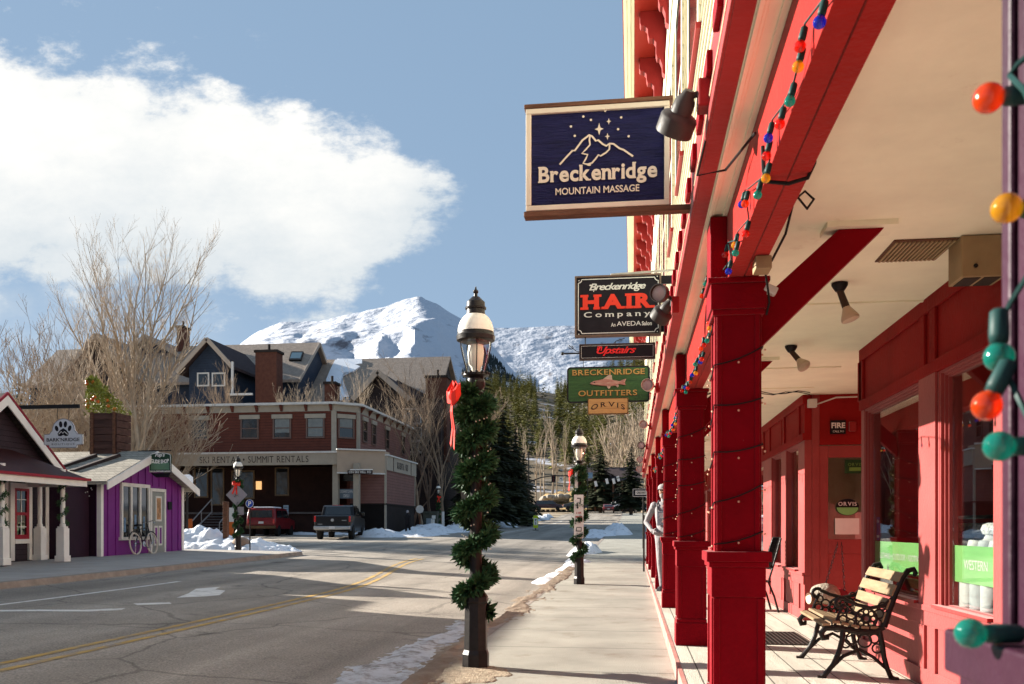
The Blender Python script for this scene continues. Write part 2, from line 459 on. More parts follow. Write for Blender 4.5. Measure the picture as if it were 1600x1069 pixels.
def disc(mb, pl, cx, cy, rx, ry=None, h=.004, n=14, rot=0):
    ry = ry or rx; c, s_ = math.cos(rot), math.sin(rot)
    mb.face([pl.p(cx+rx*math.cos(t)*c-ry*math.sin(t)*s_, cy+rx*math.cos(t)*s_+ry*math.sin(t)*c, h) for t in (2*math.pi*k/n for k in range(n))])
def poly2(mb, pl, pts, h=.004): mb.face([pl.p(a, b, h) for a, b in pts])
def plate(mb, pl, pts, h0, h1):
    mb.prism([pl.p(a, b, h0) for a, b in pts], pl.n*(h1-h0))
def rrect(x0, x1, y0, y1, r, n=5, concave=False):
    out = []
    for (cx, cy, a0) in ((x1-r, y0+r, -90), (x1-r, y1-r, 0), (x0+r, y1-r, 90), (x0+r, y0+r, 180)):
        if concave:
            qx = x1 if cx > (x0+x1)/2 else x0; qy = y1 if cy > (y0+y1)/2 else y0
            for k in range(n+1):
                t = R(a0+180+90-90*k/n); out.append((qx+r*math.cos(t), qy+r*math.sin(t)))
        else:
            for k in range(n+1):
                t = R(a0+90*k/n); out.append((cx+r*math.cos(t), cy+r*math.sin(t)))
    return out

# ------------------------------------------------------------------ ground, road, walks
def lin(a, b, n): return [a+(b-a)*i/n for i in range(n+1)]
def geo_ys(): return lin(-40, 0, 10)+lin(1, 40, 78)+lin(41, 120, 79)+lin(122, 280, 60)
def asphalt(name, c, joints=False, wet=None):
    m = mat(name, c, .82, .16, .5, .5, 60, wear=wet)
    N, L, p = nodes_of(m)
    # fine aggregate speckle over the large wear patches
    tc = N.new('ShaderNodeTexCoord'); nz = N.new('ShaderNodeTexNoise'); nz.inputs['Scale'].default_value = 45; nz.inputs['Detail'].default_value = 4
    L.new(tc.outputs['Object'], nz.inputs['Vector'])
    mr = N.new('ShaderNodeMapRange'); mr.inputs[1].default_value = .3; mr.inputs[2].default_value = .7; mr.inputs[3].default_value = .62; mr.inputs[4].default_value = 1.34
    L.new(nz.outputs['Fac'], mr.inputs[0])
    src = p.inputs['Base Color'].links[0].from_socket
    mx = N.new('ShaderNodeMix'); mx.data_type = 'RGBA'; mx.blend_type = 'MULTIPLY'; mx.inputs[0].default_value = 1
    cb = N.new('ShaderNodeCombineColor'); [L.new(mr.outputs[0], cb.inputs[i]) for i in range(3)]
    L.new(src, mx.inputs[6]); L.new(cb.outputs[0], mx.inputs[7]); L.new(mx.outputs[2], p.inputs['Base Color'])
    # hairline cracks and sealed joints
    nd = N.new('ShaderNodeTexNoise'); nd.inputs['Scale'].default_value = 1.3; nd.inputs['Detail'].default_value = 6; L.new(tc.outputs['Object'], nd.inputs['Vector'])
    vm = N.new('ShaderNodeMix'); vm.data_type = 'VECTOR'; vm.inputs[0].default_value = .25; L.new(tc.outputs['Object'], vm.inputs[4]); L.new(nd.outputs['Color'], vm.inputs[5])
    vo = N.new('ShaderNodeTexVoronoi'); vo.feature = 'DISTANCE_TO_EDGE'; vo.inputs['Scale'].default_value = .42; L.new(vm.outputs[1], vo.inputs['Vector'])
    vr = N.new('ShaderNodeMapRange'); vr.inputs[1].default_value = .004; vr.inputs[2].default_value = .011; vr.inputs[3].default_value = .66; vr.inputs[4].default_value = 1.0; L.new(vo.outputs['Distance'], vr.inputs[0])
    vc = N.new('ShaderNodeCombineColor'); [L.new(vr.outputs[0], vc.inputs[i]) for i in range(3)]
    vx = N.new('ShaderNodeMix'); vx.data_type = 'RGBA'; vx.blend_type = 'MULTIPLY'; vx.inputs[0].default_value = 1
    L.new(mx.outputs[2], vx.inputs[6]); L.new(vc.outputs[0], vx.inputs[7]); mx = vx
    # long tyre-wear streaks along the street
    mp = N.new('ShaderNodeMapping'); mp.inputs['Scale'].default_value = (1.1, .035, 1)
    L.new(tc.outputs['Object'], mp.inputs[0])
    n2 = N.new('ShaderNodeTexNoise'); n2.inputs['Scale'].default_value = 1.0; n2.inputs['Detail'].default_value = 7
    L.new(mp.outputs[0], n2.inputs['Vector'])
    m2 = N.new('ShaderNodeMapRange'); m2.inputs[1].default_value = .35; m2.inputs[2].default_value = .65; m2.inputs[3].default_value = .72; m2.inputs[4].default_value = 1.18
    L.new(n2.outputs['Fac'], m2.inputs[0])
    c2 = N.new('ShaderNodeCombineColor'); [L.new(m2.outputs[0], c2.inputs[i]) for i in range(3)]
    mx2 = N.new('ShaderNodeMix'); mx2.data_type = 'RGBA'; mx2.blend_type = 'MULTIPLY'; mx2.inputs[0].default_value = 1
    L.new(mx.outputs[2], mx2.inputs[6]); L.new(c2.outputs[0], mx2.inputs[7]); L.new(mx2.outputs[2], p.inputs['Base Color'])
    return m
M['road'] = asphalt('salted asphalt', (.295, .258, .218), wet=((.10, .085, .075), .60, .72, .8))
M['lot'] = asphalt('lot asphalt', (.34, .30, .255), wet=((.09, .075, .065), .56, .68, .45))
M['walk'] = add_lines(mat('sidewalk concrete', (.315, .298, .255), .85, .20, .9, .45, 70, wear=((.20, .165, .125), .56, .74, 1.7)), 'Y', 1.62, .022, .35, .4)
M['walk_far'] = add_lines(mat('left walk concrete', (.36, .33, .30), .85, .12, 1.0, .3, 40, wear=((.20, .17, .14), .60, .75, 1.5)), 'Y', 1.8, .02, .5, .4)  # left pavement: its own base tone with random worn patches
M['kerb'] = mat('kerb concrete', (.26, .22, .19), .85, .25, 3, .4, 30)
M['dirt'] = mat('gritty verge dirt', (.17, .12, .085), .95, .3, 2.5, .8, 40, c2=(.34, .27, .20))
M['gravel'] = mat('gravel', (.36, .29, .21), .95, .35, 18, .8, 60)
M['earth'] = mat('winter ground', (.23, .18, .13), .95, .3, .3, .4, 3, c2=(.34, .28, .2))

def make_ground():
    xs = [-900, -500, -300, -200, -140, -100, -80, -60, -45, -36, -30, -25, -20, -16, -14, -12, -9, -6, -3, 0, 3, 6, 10, 16, 30, 60, 120, 250, 500, 900]
    ys = [-300, -150, -80]+geo_ys()[::2]+[300, 350, 420, 520, 700, 1000, 1500]
    mb = MB()
    def fz(x, y):
        z = gz(x, min(y, 260))-.20
        return z
    mb.grid(xs, ys, fz)
    tag(mb.build('ground', M['earth'], smooth=True), kind='structure')
    ys = geo_ys()
    mb = MB(); mb.grid([-11.75, -10, -8, -6, -4.5, -3.3, -2.3, -1.9], ys, lambda x, y: gz(x, y)-.12)
    tag(mb.build('road', M['road'], smooth=True), kind='structure')
    # lot and side street opposite, reaching back to the rental building
    mb = MB(); mb.grid(lin(-46, -11.7, 12), [30.4, 31, 32, 33, 34, 36, 38, 40, 43, 46, 49, 52, 55, 58, 61, 64, 68, 72], lambda x, y: gz(x, y)-.124)
    tag(mb.build('side_street', M['lot'], smooth=True), kind='structure')
    # left pavement in front of the little shops, with its kerb
    ys2 = lin(-20, 30.6, 60)
    mb = MB(); mb.grid([-15.95, -14.5, -13, -11.85], ys2, lambda x, y: gz(x, y)+(-x-11.6)*.018)
    tag(mb.build('pavement', M['walk_far'], smooth=True), kind='structure')
    mb = MB()
    for a, b in zip(ys2, ys2[1:]):
        za, zb = gz(-11.7, a), gz(-11.7, b)
        mb.face([(-11.85, a, za+.006), (-11.68, a, za+.002), (-11.68, b, zb+.002), (-11.85, b, zb+.006)])
        mb.face([(-11.68, a, za+.002), (-11.63, a, za-.15), (-11.63, b, zb-.15), (-11.68, b, zb+.002)])
    mb.face([(-15.95, 30.6, gz(-15, 30)), (-11.68, 30.6, gz(-11.7, 30)+.002), (-11.68, 30.65, gz(-11.7, 30)-.16), (-15.95, 30.65, gz(-15, 30)-.16)])
    tag(mb.build('kerb', M['kerb']), kind='structure')
    # right sidewalk
    sw = lambda x, y: min(grade(y), .128) if y < 31.6 else grade(y)
    ys3 = [y for y in ys if y >= -8 and y <= 160]
    mb = MB(); mb.grid([-1.72, -1, -.3, .37], ys3, sw)
    mb.grid([.37, 3, 8], [y for y in ys3 if y >= 31.6], sw)
    tag(mb.build('sidewalk', M['walk'], smooth=True), kind='structure')
    mb = MB()
    for a, b in zip(ys3, ys3[1:]):
        za, zb = sw(0, a), sw(0, b)
        mb.face([(-1.90, a, za+.002), (-1.72, a, za+.004), (-1.72, b, zb+.004), (-1.90, b, zb+.002)])
        mb.face([(-1.94, a, gz(-2, a)-.13), (-1.90, a, za+.002), (-1.90, b, zb+.002), (-1.94, b, gz(-2, b)-.13)])
    tag(mb.build('kerb', M['kerb']), kind='structure')
    # gritty strip and gravel by the near lamp post
    def blob(mbx, cx, cy, rx, ry, h, n=22, z0=0, seed=0, up=None):
        """low irregular mound"""
        rings = 5; pts = []
        for i in range(rings+1):
            t = i/rings; row = []
            for k in range(n):
                an = 2*math.pi*k/n
                w = 1+.28*mnoise.noise(Vector((math.cos(an)*1.7+seed, math.sin(an)*1.7, seed*.37)))+.12*mnoise.noise(Vector((math.cos(an)*5+seed, math.sin(an)*5, 2.2)))
                x = cx+rx*w*(1-t)*math.cos(an); y = cy+ry*w*(1-t)*math.sin(an)
                hh = h*math.sin(min(1, t*1.15)*math.pi/2)*(1+.5*mnoise.noise(Vector((x*3, y*3, seed))))
                zz = (up(x, y) if up else z0)
                row.append((x, y, zz+(hh if i else -.01)))
            pts.append(row)
        b = len(mbx.v)
        for row in pts: mbx.v += row
        for i in range(rings):
            for k in range(n):
                l = (k+1) % n
                mbx.f.append((b+i*n+k, b+i*n+l, b+(i+1)*n+l, b+(i+1)*n+k)); mbx.m.append(mbx.cur)
    zr = lambda x, y: gz(x, y)-.12
    zs = lambda x, y: sw(x, y)
    r2 = random.Random(3)
    def verge(x, y):
        k = max(0, 1-abs((x+1.93)/.44)); base = (sw(x, y)+.003) if x > -1.92 else zr(x, y)
        f = k*1.05+.75*mnoise.noise(Vector((x*2.6, y*.9, 5)))+.42*mnoise.noise(Vector((x*9, y*6, 2)))-.42
        return base+(-.02 if f < 0 else min(.028, f*.035)+.009*mnoise.noise(Vector((x*24, y*20, 1))))
    mb = MB(); mb.grid(lin(-2.42, -1.44, 46), lin(3.6, 30, 420), verge)
    tag(mb.build('verge_dirt', M['dirt'], smooth=True), kind='structure')
    def grav(x, y):
        k = 1-math.hypot((x+1.46)/.34, (y-7.85)/.55)
        f = k+.35*mnoise.noise(Vector((x*6, y*5, 7)))
        return sw(x, y)+(-.01 if f < 0 else .004+min(.014, f*.03)+.006*mnoise.noise(Vector((x*40, y*40, 3))))
    mb = MB(); mb.grid(lin(-1.9, -.95, 60), lin(7.1, 8.6, 90), grav)
    tag(mb.build('gravel', M['gravel'], smooth=True), kind='structure')
    mb = MB()
    def ice(x, y):
        e = 1-abs((x+2.52-.012*(y-5))/.52)
        f = e*.9+.55*mnoise.noise(Vector((x*2.2, y*1.1, 3)))+.30*mnoise.noise(Vector((x*7, y*4.5, 9)))-.30-.35*sstep(9.5, 12.5, y)
        return zr(x, y)+(-.012 if f < 0 else min(.045, f*.06)+.012*mnoise.noise(Vector((x*16, y*11, 1))))
    mb.grid(lin(-3.15, -1.96, 44), lin(3.6, 13.4, 240), ice)
    tag(mb.build('gutter_ice', mat('dirty gutter ice', (.50, .50, .52), .45, .1, 3, .5, 30, wear=((.20, .17, .15), .47, .62, 5)), smooth=True), kind='structure')
    mb = MB()
    for i in range(10):
        y = 22+i*1.25
        blob(mb, -1.95+r2.uniform(-.3, .3), y, r2.uniform(.2, .5), r2.uniform(.5, .9), r2.uniform(.04, .16), seed=i+70, up=zr)
    blob(mb, -1.9, 37, .7, 2.0, .5, seed=77, up=zr); blob(mb, -2.3, 62, 1.6, 3, .5, seed=78, up=zr); blob(mb, -1.0, 64.5, .9, 3, .6, seed=79, up=zs)
    blob(mb, -1.6, 84, 1.0, 6, .5, seed=82, up=zr)
    tag(mb.build('gutter_snow', M['snow'], smooth=True), kind='structure')
    # far left verge snow beside the rental building and along the street
    mb = MB()
    for i in range(26):
        y = 55+i*3.4
        blob(mb, -14.2+r2.uniform(-1.2, .8)+.02*i, y, r2.uniform(.9, 1.9), r2.uniform(1.5, 3), r2.uniform(.25, .6), seed=i+20, up=lambda x, y: gz(x, y)-.14)
    blob(mb, -15.3, 52.8, 1.7, 1.2, .45, seed=99, up=lambda x, y: gz(x, y)-.13)
    blob(mb, -17.0, 58.9, 1.6, .5, .35, seed=98, up=lambda x, y: gz(x, y)-.13)
    for i in range(5): blob(mb, -22+i*2.2, 57.6, 1.4, .4, .18, seed=i+120, up=lambda x, y: gz(x, y)-.13)
    tag(mb.build('verge_snow', M['snow'], smooth=True), kind='structure')
    # ploughed heap at the corner
    mb = MB(); n = 60
    def hz(x, y):
        d = ((x+16.4)/3.6)**2+((y-33.4)/1.7)**2
        h = .62*max(0, 1-d)**.8
        h += .42*max(0, 1-((x+17.3)/1.5)**2-((y-33.6)/1.1)**2)
        h *= 1+.35*mnoise.noise(Vector((x*1.1, y*1.1, 0)))+.18*mnoise.noise(Vector((x*3.1, y*3.1, 4)))
        h += .10*mnoise.noise(Vector((x*2.6, y*2.6, 2)))*(1 if d < 1 else 0)+.09*mnoise.noise(Vector((x*6, y*6, 2)))*(1 if d < .95 else 0)
        return gz(x, y)-.17+max(0, h)
    mb.grid(lin(-21, -12.2, 88), lin(31, 36, 50), hz)
    tag(mb.build('snow_heap', mat('ploughed snow', (.80, .82, .86), .75, .05, 2.0, .9, 9, wear=((.30, .27, .25), .57, .74, 1.6)), smooth=True), kind='structure')
make_ground()

def make_markings():
    ym = mat('worn yellow line paint', (.46, .29, .085), .8, .2, 3, .2, 40, wear=((.27, .22, .17), .46, .62, 4))
    wm = mat('worn white line paint', (.70, .67, .63), .8, .15, 3, .2, 40, wear=((.34, .30, .26), .56, .70, 4))
    def strip(mb, path, w):
        for (x0, y0), (x1, y1) in zip(path, path[1:]):
            d = Vector((x1-x0, y1-y0)); d.normalize(); nx, ny = -d.y*w/2, d.x*w/2
            mb.face([(x0-nx, y0-ny, gz(x0, y0)-.116), (x1-nx, y1-ny, gz(x1, y1)-.116), (x1+nx, y1+ny, gz(x1, y1)-.116), (x0+nx, y0+ny, gz(x0, y0)-.116)][::-1])
    cx = lambda y: -5.95-1.5*sstep(17, 31, y)
    mb = MB()
    for o in (-.13, .13): strip(mb, [(cx(y)+o, y) for y in lin(-6, 31, 74)], .115)
    tag(mb.build('yellow_line', ym), kind='structure')
    mb = MB()
    strip(mb, [(-9.8, y) for y in lin(2, 18.4, 40)], .12)
    strip(mb, [(-9.4, y) for y in lin(62, 120, 40)], .12)
    def onroad(u, v):
        q = atZ(u, v, .03)
        for _ in range(4): q = atZ(u, v, gz(q.x, q.y)-.115)
        return q
    for poly in ([(276, 934), (295, 927), (306, 920), (344, 917), (336, 921), (352, 923), (343, 930), (319, 932)], [(0, 953), (60, 952.5), (130, 953), (196, 950), (190, 953), (140, 955.5), (60, 955), (0, 955.5)], [(208, 943), (265, 941), (268, 943.5), (215, 945.5)]):
        mb.face([onroad(u, v) for u, v in poly][::-1])
    tag(mb.build('white_line', wm), kind='structure')
make_markings()
# ------------------------------------------------------------------ boardwalk and the red storefront building on the right
COLY = [.935, 5.05, 9.0, 13.2, 17.15, 21.1, 25.1, 29.1]      # front faces of the porch columns
BW = .14                                                      # boardwalk level
M['deck'] = add_lines(mat('weathered deck boards', (.54, .50, .42), .85, .18, 1.3, .4, 30, stretch=(6, .7, 1), wear=((.26, .22, .18), .58, .76, 3)), 'X', .26, .012, .22, .5)
def make_boardwalk():
    mb = MB(); mb.box(.40, 8.0, -8, 31.6, -.2, BW)
    o = mb.build('boardwalk', M['deck']); tag(o, kind='structure')
    mb = MB(); mb.box(.365, .40, -8, 31.6, -.2, BW+.003)
    tag(mb.build('boardwalk_edge', mat('pink faded edge board', (.46, .20, .17), .7, .2, 2, .2, 20, wear=((.40, .33, .27), .5, .66, 3))), kind='structure')
make_boardwalk()

M['plum_post'] = mat('plum column paint', (.032, .007, .019), .5, .25, 1.5, .2, 34, spec=.2, wear=((.22, .10, .13), .69, .74, 12))
def make_building():
    root = thing('storefront_building', 'long red and cream storefront building with a covered boardwalk and pale yellow clapboard upper storey', 'building', (.5, 14, BW))
    x0, ya, yb = .45, -4.0, 31.5
    # upper storey clapboards
    mb = MB(); z = 3.2
    while z < 6.36:
        mb.prism([(x0+.05, ya, z), (x0-.016, ya, z), (x0-.002, ya, z+.118), (x0+.05, ya, z+.118)], (0, yb-ya, 0)); z += .118
    mb.build('upper_wall', M['siding'], root)
    mb = MB(); mb.box(x0+.05, 11, ya, yb, 3.05, 8.2); mb.build('body', M['siding'], root)
    mb = MB()
    mb.box(x0-.03, x0+.05, ya, yb, 6.40, 6.86); mb.box(x0-.045, x0+.05, ya, yb, 6.875, 7.25); mb.box(x0-.03, x0+.05, ya, yb, 7.265, 7.62)
    mb.box(x0-.06, x0+.05, ya, yb, 7.62, 7.80)
    for y in (yb-.14,): mb.box(x0-.05, x0-.022, y, y+.14, 3.05, 6.40)
    mb.build('frieze', M['siding'], root)
    # big bracketed cornice
    mb = MB(); mb.box(.02, x0+.05, ya, yb+.35, 7.803, 7.95); mb.build('soffit', M['orange_red'], root)
    mb = MB()
    mb.box(-.02, .017, ya, yb+.36, 7.76, 8.0); mb.box(-.07, -.02, ya, yb+.40, 7.80, 8.06); mb.box(-.12, -.07, ya, yb+.44, 7.85, 8.14)
    co = mb.build('cornice', M['cream'], root)
    mb = MB(); mb.box(-.137, x0+.3, ya, yb+.46, 8.143, 8.22); mb.build('cap', M['red_trim'], co)
    prof = [(.448, 7.80), (.448, 7.02), (.405, 6.98), (.365, 7.02), (.36, 7.12), (.33, 7.20), (.30, 7.20), (.285, 7.26), (.285, 7.40), (.25, 7.45), (.20, 7.45), (.185, 7.50), (.18, 7.58), (.14, 7.62), (.10, 7.62), (.085, 7.66), (.085, 7.80)]
    y = 8.0; k = 0
    proto = None
    while y < 31.3:
        if proto is None:
            mb = MB(); mb.prism([(a, y, b) for a, b in prof], (0, .13, 0)); proto = mb.build('bracket', M['red_trim'], root, bevel=.008); y0 = y
        else:
            c = proto.copy(); col.objects.link(c); c.parent = root; c.location = (0, y-y0, 0)
        y += 1.13
    # upper windows, seen edge on
    k = 0; y = 6.1
    while y < 30:
        mb = MB(); mb.box(x0-.026, x0-.0, y-.1, y+.0, 4.62, 6.3); mb.box(x0-.026, x0-.0, y+.95, y+1.05, 4.62, 6.3); mb.box(x0-.030, x0-.0, y-.13, y+1.08, 6.3, 6.395)
        mb.box(x0-.024, x0-.0, y+.0, y+.95, 5.40, 5.46)
        w = mb.build('window', M['siding'], root)
        mb = MB(); mb.box(x0-.042, x0-.0, y-.12, y+.85, 4.575, 4.617); mb.build('sill', M['red_trim'], w)
        mb = MB(); mb.box(x0-.020, x0-.0, y+.002, y+.948, 4.62, 5.398); mb.box(x0-.020, x0-.0, y+.002, y+.948, 5.462, 6.298); mb.build('pane', M['pane_dark'], w)
        y += 2.03
    # porch fascia with conduit-side mouldings
    mb = MB()
    mb.box(.33, .405, ya, yb, 3.03, 3.35)
    mb.box(.318, .3305, ya, yb, 3.03, 3.085); mb.box(.322, .3305, ya, yb, 3.15, 3.165)
    fa = mb.build('fascia', M['red_trim'], root, bevel=.004)
    mb = MB(); mb.box(.305, .3295, ya, ya+.18, 3.215, 3.30); d0 = mb.build('dentil', M['red'], fa, bevel=.004)
    for k in range(1, 77):
        c = d0.copy(); col.objects.link(c); c.parent = fa; c.location = (0, .46*k, 0)
    mb = MB(); mb.prism([(.334, ya, 3.353), (.446, ya, 3.60), (.446, ya, 3.353)], (0, yb-ya, 0)); mb.build('flashing', M['white'], fa)
    mb = MB()
    mb.box(.4055, .516, ya, yb, 3.034, 3.35); mb.box(.412, .432, ya, yb, 3.022, 3.034); mb.box(.432, .447, ya, yb, 3.028, 3.034); mb.box(.49, .5155, ya, yb, 3.020, 3.034)
    mb.build('porch_soffit', M['cream'], root, bevel=.003)
    # main porch beam, its underside cleft by a joint
    mb = MB(); mb.box(.516, .598, ya, yb, 2.67, 3.033); mb.box(.604, .68, ya, yb, 2.672, 2.973); mb.box(.598, .604, ya, yb, 2.68, 2.973)
    mb.build('beam', M['red_beam'], root, bevel=.004)
    mb = MB()
    mb.box(.68, 3.6, ya, yb, 2.97, 3.05)
    ce = mb.build('ceiling', M['cream'], root)
    mb = MB()
    for y in (2.4, 6.9, 9.62, 11.0, 15.4, 19.8): mb.box(.68, 2.13, y, y+.035, 2.958, 2.97)
    mb.build('batten', M['cream'], ce)
    # columns
    col_protos = None
    for i, y in enumerate(COLY):
        if col_protos is None:
            cx, cyy = .573, y+.118
            mb = MB()
            mb.box(.456, .690, y, y+.236, BW+1.0, BW+2.42)
            for (xa, xb) in ((.456, .486), (.660, .690)):
                mb.box(xa+.001, xb-.001, y-.009, y, BW+1.03, BW+2.40); mb.box(xa+.001, xb-.001, y+.236, y+.245, BW+1.03, BW+2.40)
            for (ya2, yb2) in ((y, y+.03), (y+.206, y+.236)):
                mb.box(.447, .456, ya2+.001, yb2-.001, BW+1.03, BW+2.40); mb.box(.690, .699, ya2+.001, yb2-.001, BW+1.03, BW+2.40)
            c = mb.build('column', M['red'], root, bevel=.005)
            mb = MB()
            def sq(h, z0, z1): mb.box(cx-h, cx+h, cyy-h, cyy+h, z0, z1)
            sq(.155, BW+.0, BW+.225); sq(.147, BW+.225, BW+.262)
            sq(.136, BW+.262, BW+.78)
            for sx in (-1, 1):
                mb.box(cx+sx*.118-.018, cx+sx*.118+.018, cyy-.145, cyy-.136, BW+.27, BW+.775); mb.box(cx+sx*.118-.018, cx+sx*.118+.018, cyy+.136, cyy+.145, BW+.27, BW+.775)
                mb.box(cx+sx*.1405-.0045, cx+sx*.1405+.0045, cyy-.134, cyy-.10, BW+.27, BW+.775); mb.box(cx+sx*.1405-.0045, cx+sx*.1405+.0045, cyy+.10, cyy+.134, BW+.27, BW+.775)
            sq(.146, BW+.78, BW+.945); sq(.160, BW+.945, BW+.975); sq(.174, BW+.975, BW+1.03)
            mb.build('pedestal', M['red'], c, bevel=.006)
            mb = MB(); sq(.150, BW+2.36, BW+2.50); sq(.166, BW+2.50, BW+2.53); sq(.140, BW+2.33, BW+2.36)
            mb.box(.424, .514, y, y+.236, BW+2.53, 3.018)
            mb.build('capital', M['red'], c, bevel=.005)
            mb = MB(); mb.prism([(.700, cyy-.055, BW+2.16), (.700, cyy-.055, BW+2.42), (1.12, cyy-.055, 2.94), (1.36, cyy-.055, 2.94)], (0, .11, 0))
            mb.build('brace', M['red'], c, bevel=.005)
            mb = MB(); mb.box(1.05, 1.42, cyy-.10, cyy+.10, 2.94, 2.97); mb.build('brace_plate', M['cream'], c)
            c0 = c; y0 = y; col_protos = True
        else:
            c = copy_tree(c0, root); c.location = (0, y-y0, 0)
    c0.data = c0.data.copy(); c0.data.materials[0] = M['plum_post']      # the nearest column is painted plum
    for ch in c0.children:
        if ch.name.split('.')[0] in ('pedestal', 'capital'): ch.data = ch.data.copy(); ch.data.materials[0] = M['plum_post']
    c0['label'] = 'plum-painted nearest column'
    # ---- shop front (plane X = 2.13)
    X = 2.13; wx = X
    FT = 2.40                                  # window head
    SI = .74                                   # sill
    def wall_seg(mb, a, b, z0, z1, t=.09): mb.box(wx, wx+t, a, b, z0, z1)
    solid = MB(); head = MB()
    wins = [(1.2, 2.6), (3.0, 4.9), (5.66, 6.63), (7.06, 8.69), (12.05, 13.0), (13.4, 14.35), (15.2, 16.6), (17.0, 18.4), (20.2, 21.6), (22.0, 23.4), (25, 26.5), (27, 28.5)]
    recess = [(8.80, 11.62), (18.75, 19.9), (23.8, 24.7)]
    # header with raised rails, kick panels
    segs = [(-4, recess[0][0]), (recess[0][1], recess[1][0]), (recess[1][1], recess[2][0]), (recess[2][1], yb)]
    for (a, b) in segs:
        head.box(wx, wx+.09, a, b, FT+.001, 2.97); wall_seg(solid, a, b, BW, SI-.04)
        edges = sorted([w for w in wins if a <= w[0] < b])
        cur = a
        for (p, q) in edges:
            wall_seg(solid, cur, p, SI-.04, FT); cur = q
        wall_seg(solid, cur, b, SI-.04, FT)
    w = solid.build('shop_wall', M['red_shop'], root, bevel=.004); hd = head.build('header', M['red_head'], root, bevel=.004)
    tr = MB(); th_ = MB()
    for (a, b) in segs:
        th_.box(wx-.022, wx, a, b, FT+.0, FT+.09); th_.box(wx-.022, wx, a, b, 2.86, 2.97); tr.box(wx-.03, wx, a, b, SI-.042, SI-.0)
        tr.box(wx-.022, wx, a, b, BW, BW+.13); tr.box(wx-.015, wx, a, b, SI-.15, SI-.042)
        cur = [a]+[v for (p, q) in wins if a <= p < b for v in (p-.16, q+.03)]+[b-.13]
        for v in cur:
            if v-.002 < a or v > b-.05: continue
            th_.box(wx-.022, wx, v, v+.13, FT+.09, 2.86); tr.box(wx-.022, wx, v, v+.13, BW+.13, SI-.15)
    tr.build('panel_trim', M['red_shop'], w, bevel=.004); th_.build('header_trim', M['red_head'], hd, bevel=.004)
    for (p, q) in ((6.66, 7.03), (5.0, 5.63)):
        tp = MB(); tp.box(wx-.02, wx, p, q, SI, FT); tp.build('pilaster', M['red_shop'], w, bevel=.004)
    # recess: side walls, inner wall, and the shop door that faces up the street
    a, b = recess[0]
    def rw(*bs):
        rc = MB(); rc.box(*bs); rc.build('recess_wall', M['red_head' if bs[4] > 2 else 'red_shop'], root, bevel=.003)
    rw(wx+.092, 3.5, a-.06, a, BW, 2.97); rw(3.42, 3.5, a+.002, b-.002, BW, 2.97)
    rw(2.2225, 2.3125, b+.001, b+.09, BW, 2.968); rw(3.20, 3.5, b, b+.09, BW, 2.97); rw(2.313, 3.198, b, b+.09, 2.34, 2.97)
    for (a2, b2) in recess[1:]: rw(wx+.5, wx+.6, a2, b2, BW, 2.97)
    d = MB(); yd = b+.012
    d.box(2.313, 2.42, yd, yd+.05, BW+.02, 2.33); d.box(3.08, 3.195, yd, yd+.05, BW+.02, 2.33); d.box(2.42, 3.08, yd, yd+.05, 2.18, 2.33)
    d.box(2.42, 3.08, yd, yd+.05, .98, 1.16); d.box(2.42, 3.08, yd, yd+.05, BW+.02, .34); d.box(2.42, 3.08, yd+.015, yd+.05, .34, .98)
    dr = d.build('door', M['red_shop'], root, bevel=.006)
    d = MB(); d.box(2.425, 3.075, yd+.02, yd+.03, 1.16, 2.18); d.build('pane', M['glass'], dr)
    d = MB(); d.box(3.10, 3.16, yd-.012, yd, 1.0, 1.22); d.tube([(3.13, yd-.012, 1.18), (3.13, yd-.06, 1.18), (3.13, yd-.06, 1.05), (3.13, yd-.012, 1.03)], .009, 8); d.build('handle', M['chrome'], dr)
    # windows: stepped frame + sheet of glass
    for (p, q) in wins:
        f = MB()
        for k, (e, dx) in enumerate(((.018, .0), (.034, .022), (.048, .044))):
            x1 = wx+.005+dx; e0 = (0, .018, .034)[k]
            f.box(x1, x1+.06, p+e0, p+e, SI+.0, FT); f.box(x1, x1+.06, q-e, q-e0, SI, FT)
            f.box(x1, x1+.06, p+e, q-e, FT-e, FT-e0); f.box(x1, x1+.06, p+e, q-e, SI+e0*.5, SI+e*.5)
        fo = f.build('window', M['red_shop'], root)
        f = MB(); f.box(wx+.072, wx+.078, p+.049, q-.049, SI+.026, FT-.049); f.build('pane', M['glass'], fo)
        f = MB(); f.box(wx-.05, wx+.005, p-.02, q+.02, SI-.001, SI+.022); f.build('sill', M['red_trim'], fo)
    # interior shell
    f = MB()
    f.box(7.0, 7.1, -4, yb, 0, 3.0); f.box(wx+.10, 7.0, 4.98, 5.06, .14, 2.97); f.box(wx+.2, 7.0, 8.8-.07, 8.8-.02, .14, 2.97) if False else None
    f.box(wx+.10, 7, 19.9, 20.0, .14, 2.97)
    f.box(3.6, 7, -4, yb, 2.9, 2.97)
    f.build('interior_wall', mat('shop interior', (.58, .50, .40), .8, .3, 1.0), root)
    f = MB(); f.box(wx+.19, 7, -4, 31, BW+.001, BW+.02); f.box(wx+.19, 2.85, 5.1, 8.7, BW+.02, SI-.1); f.build('interior_floor', mat('shop floor', (.40, .30, .20), .6, .2, 2), root)
    # end gable and roof slab
    f = MB(); f.box(x0+.02, 11, yb, yb+.02, 0, 8.1); f.build('end_wall', M['siding'], root)
    f = MB(); f.box(x0+.31, 11.1, ya, yb+.2, 8.10, 8.2); f.build('roof', M['dark'], root)
    return root
bld = make_building()
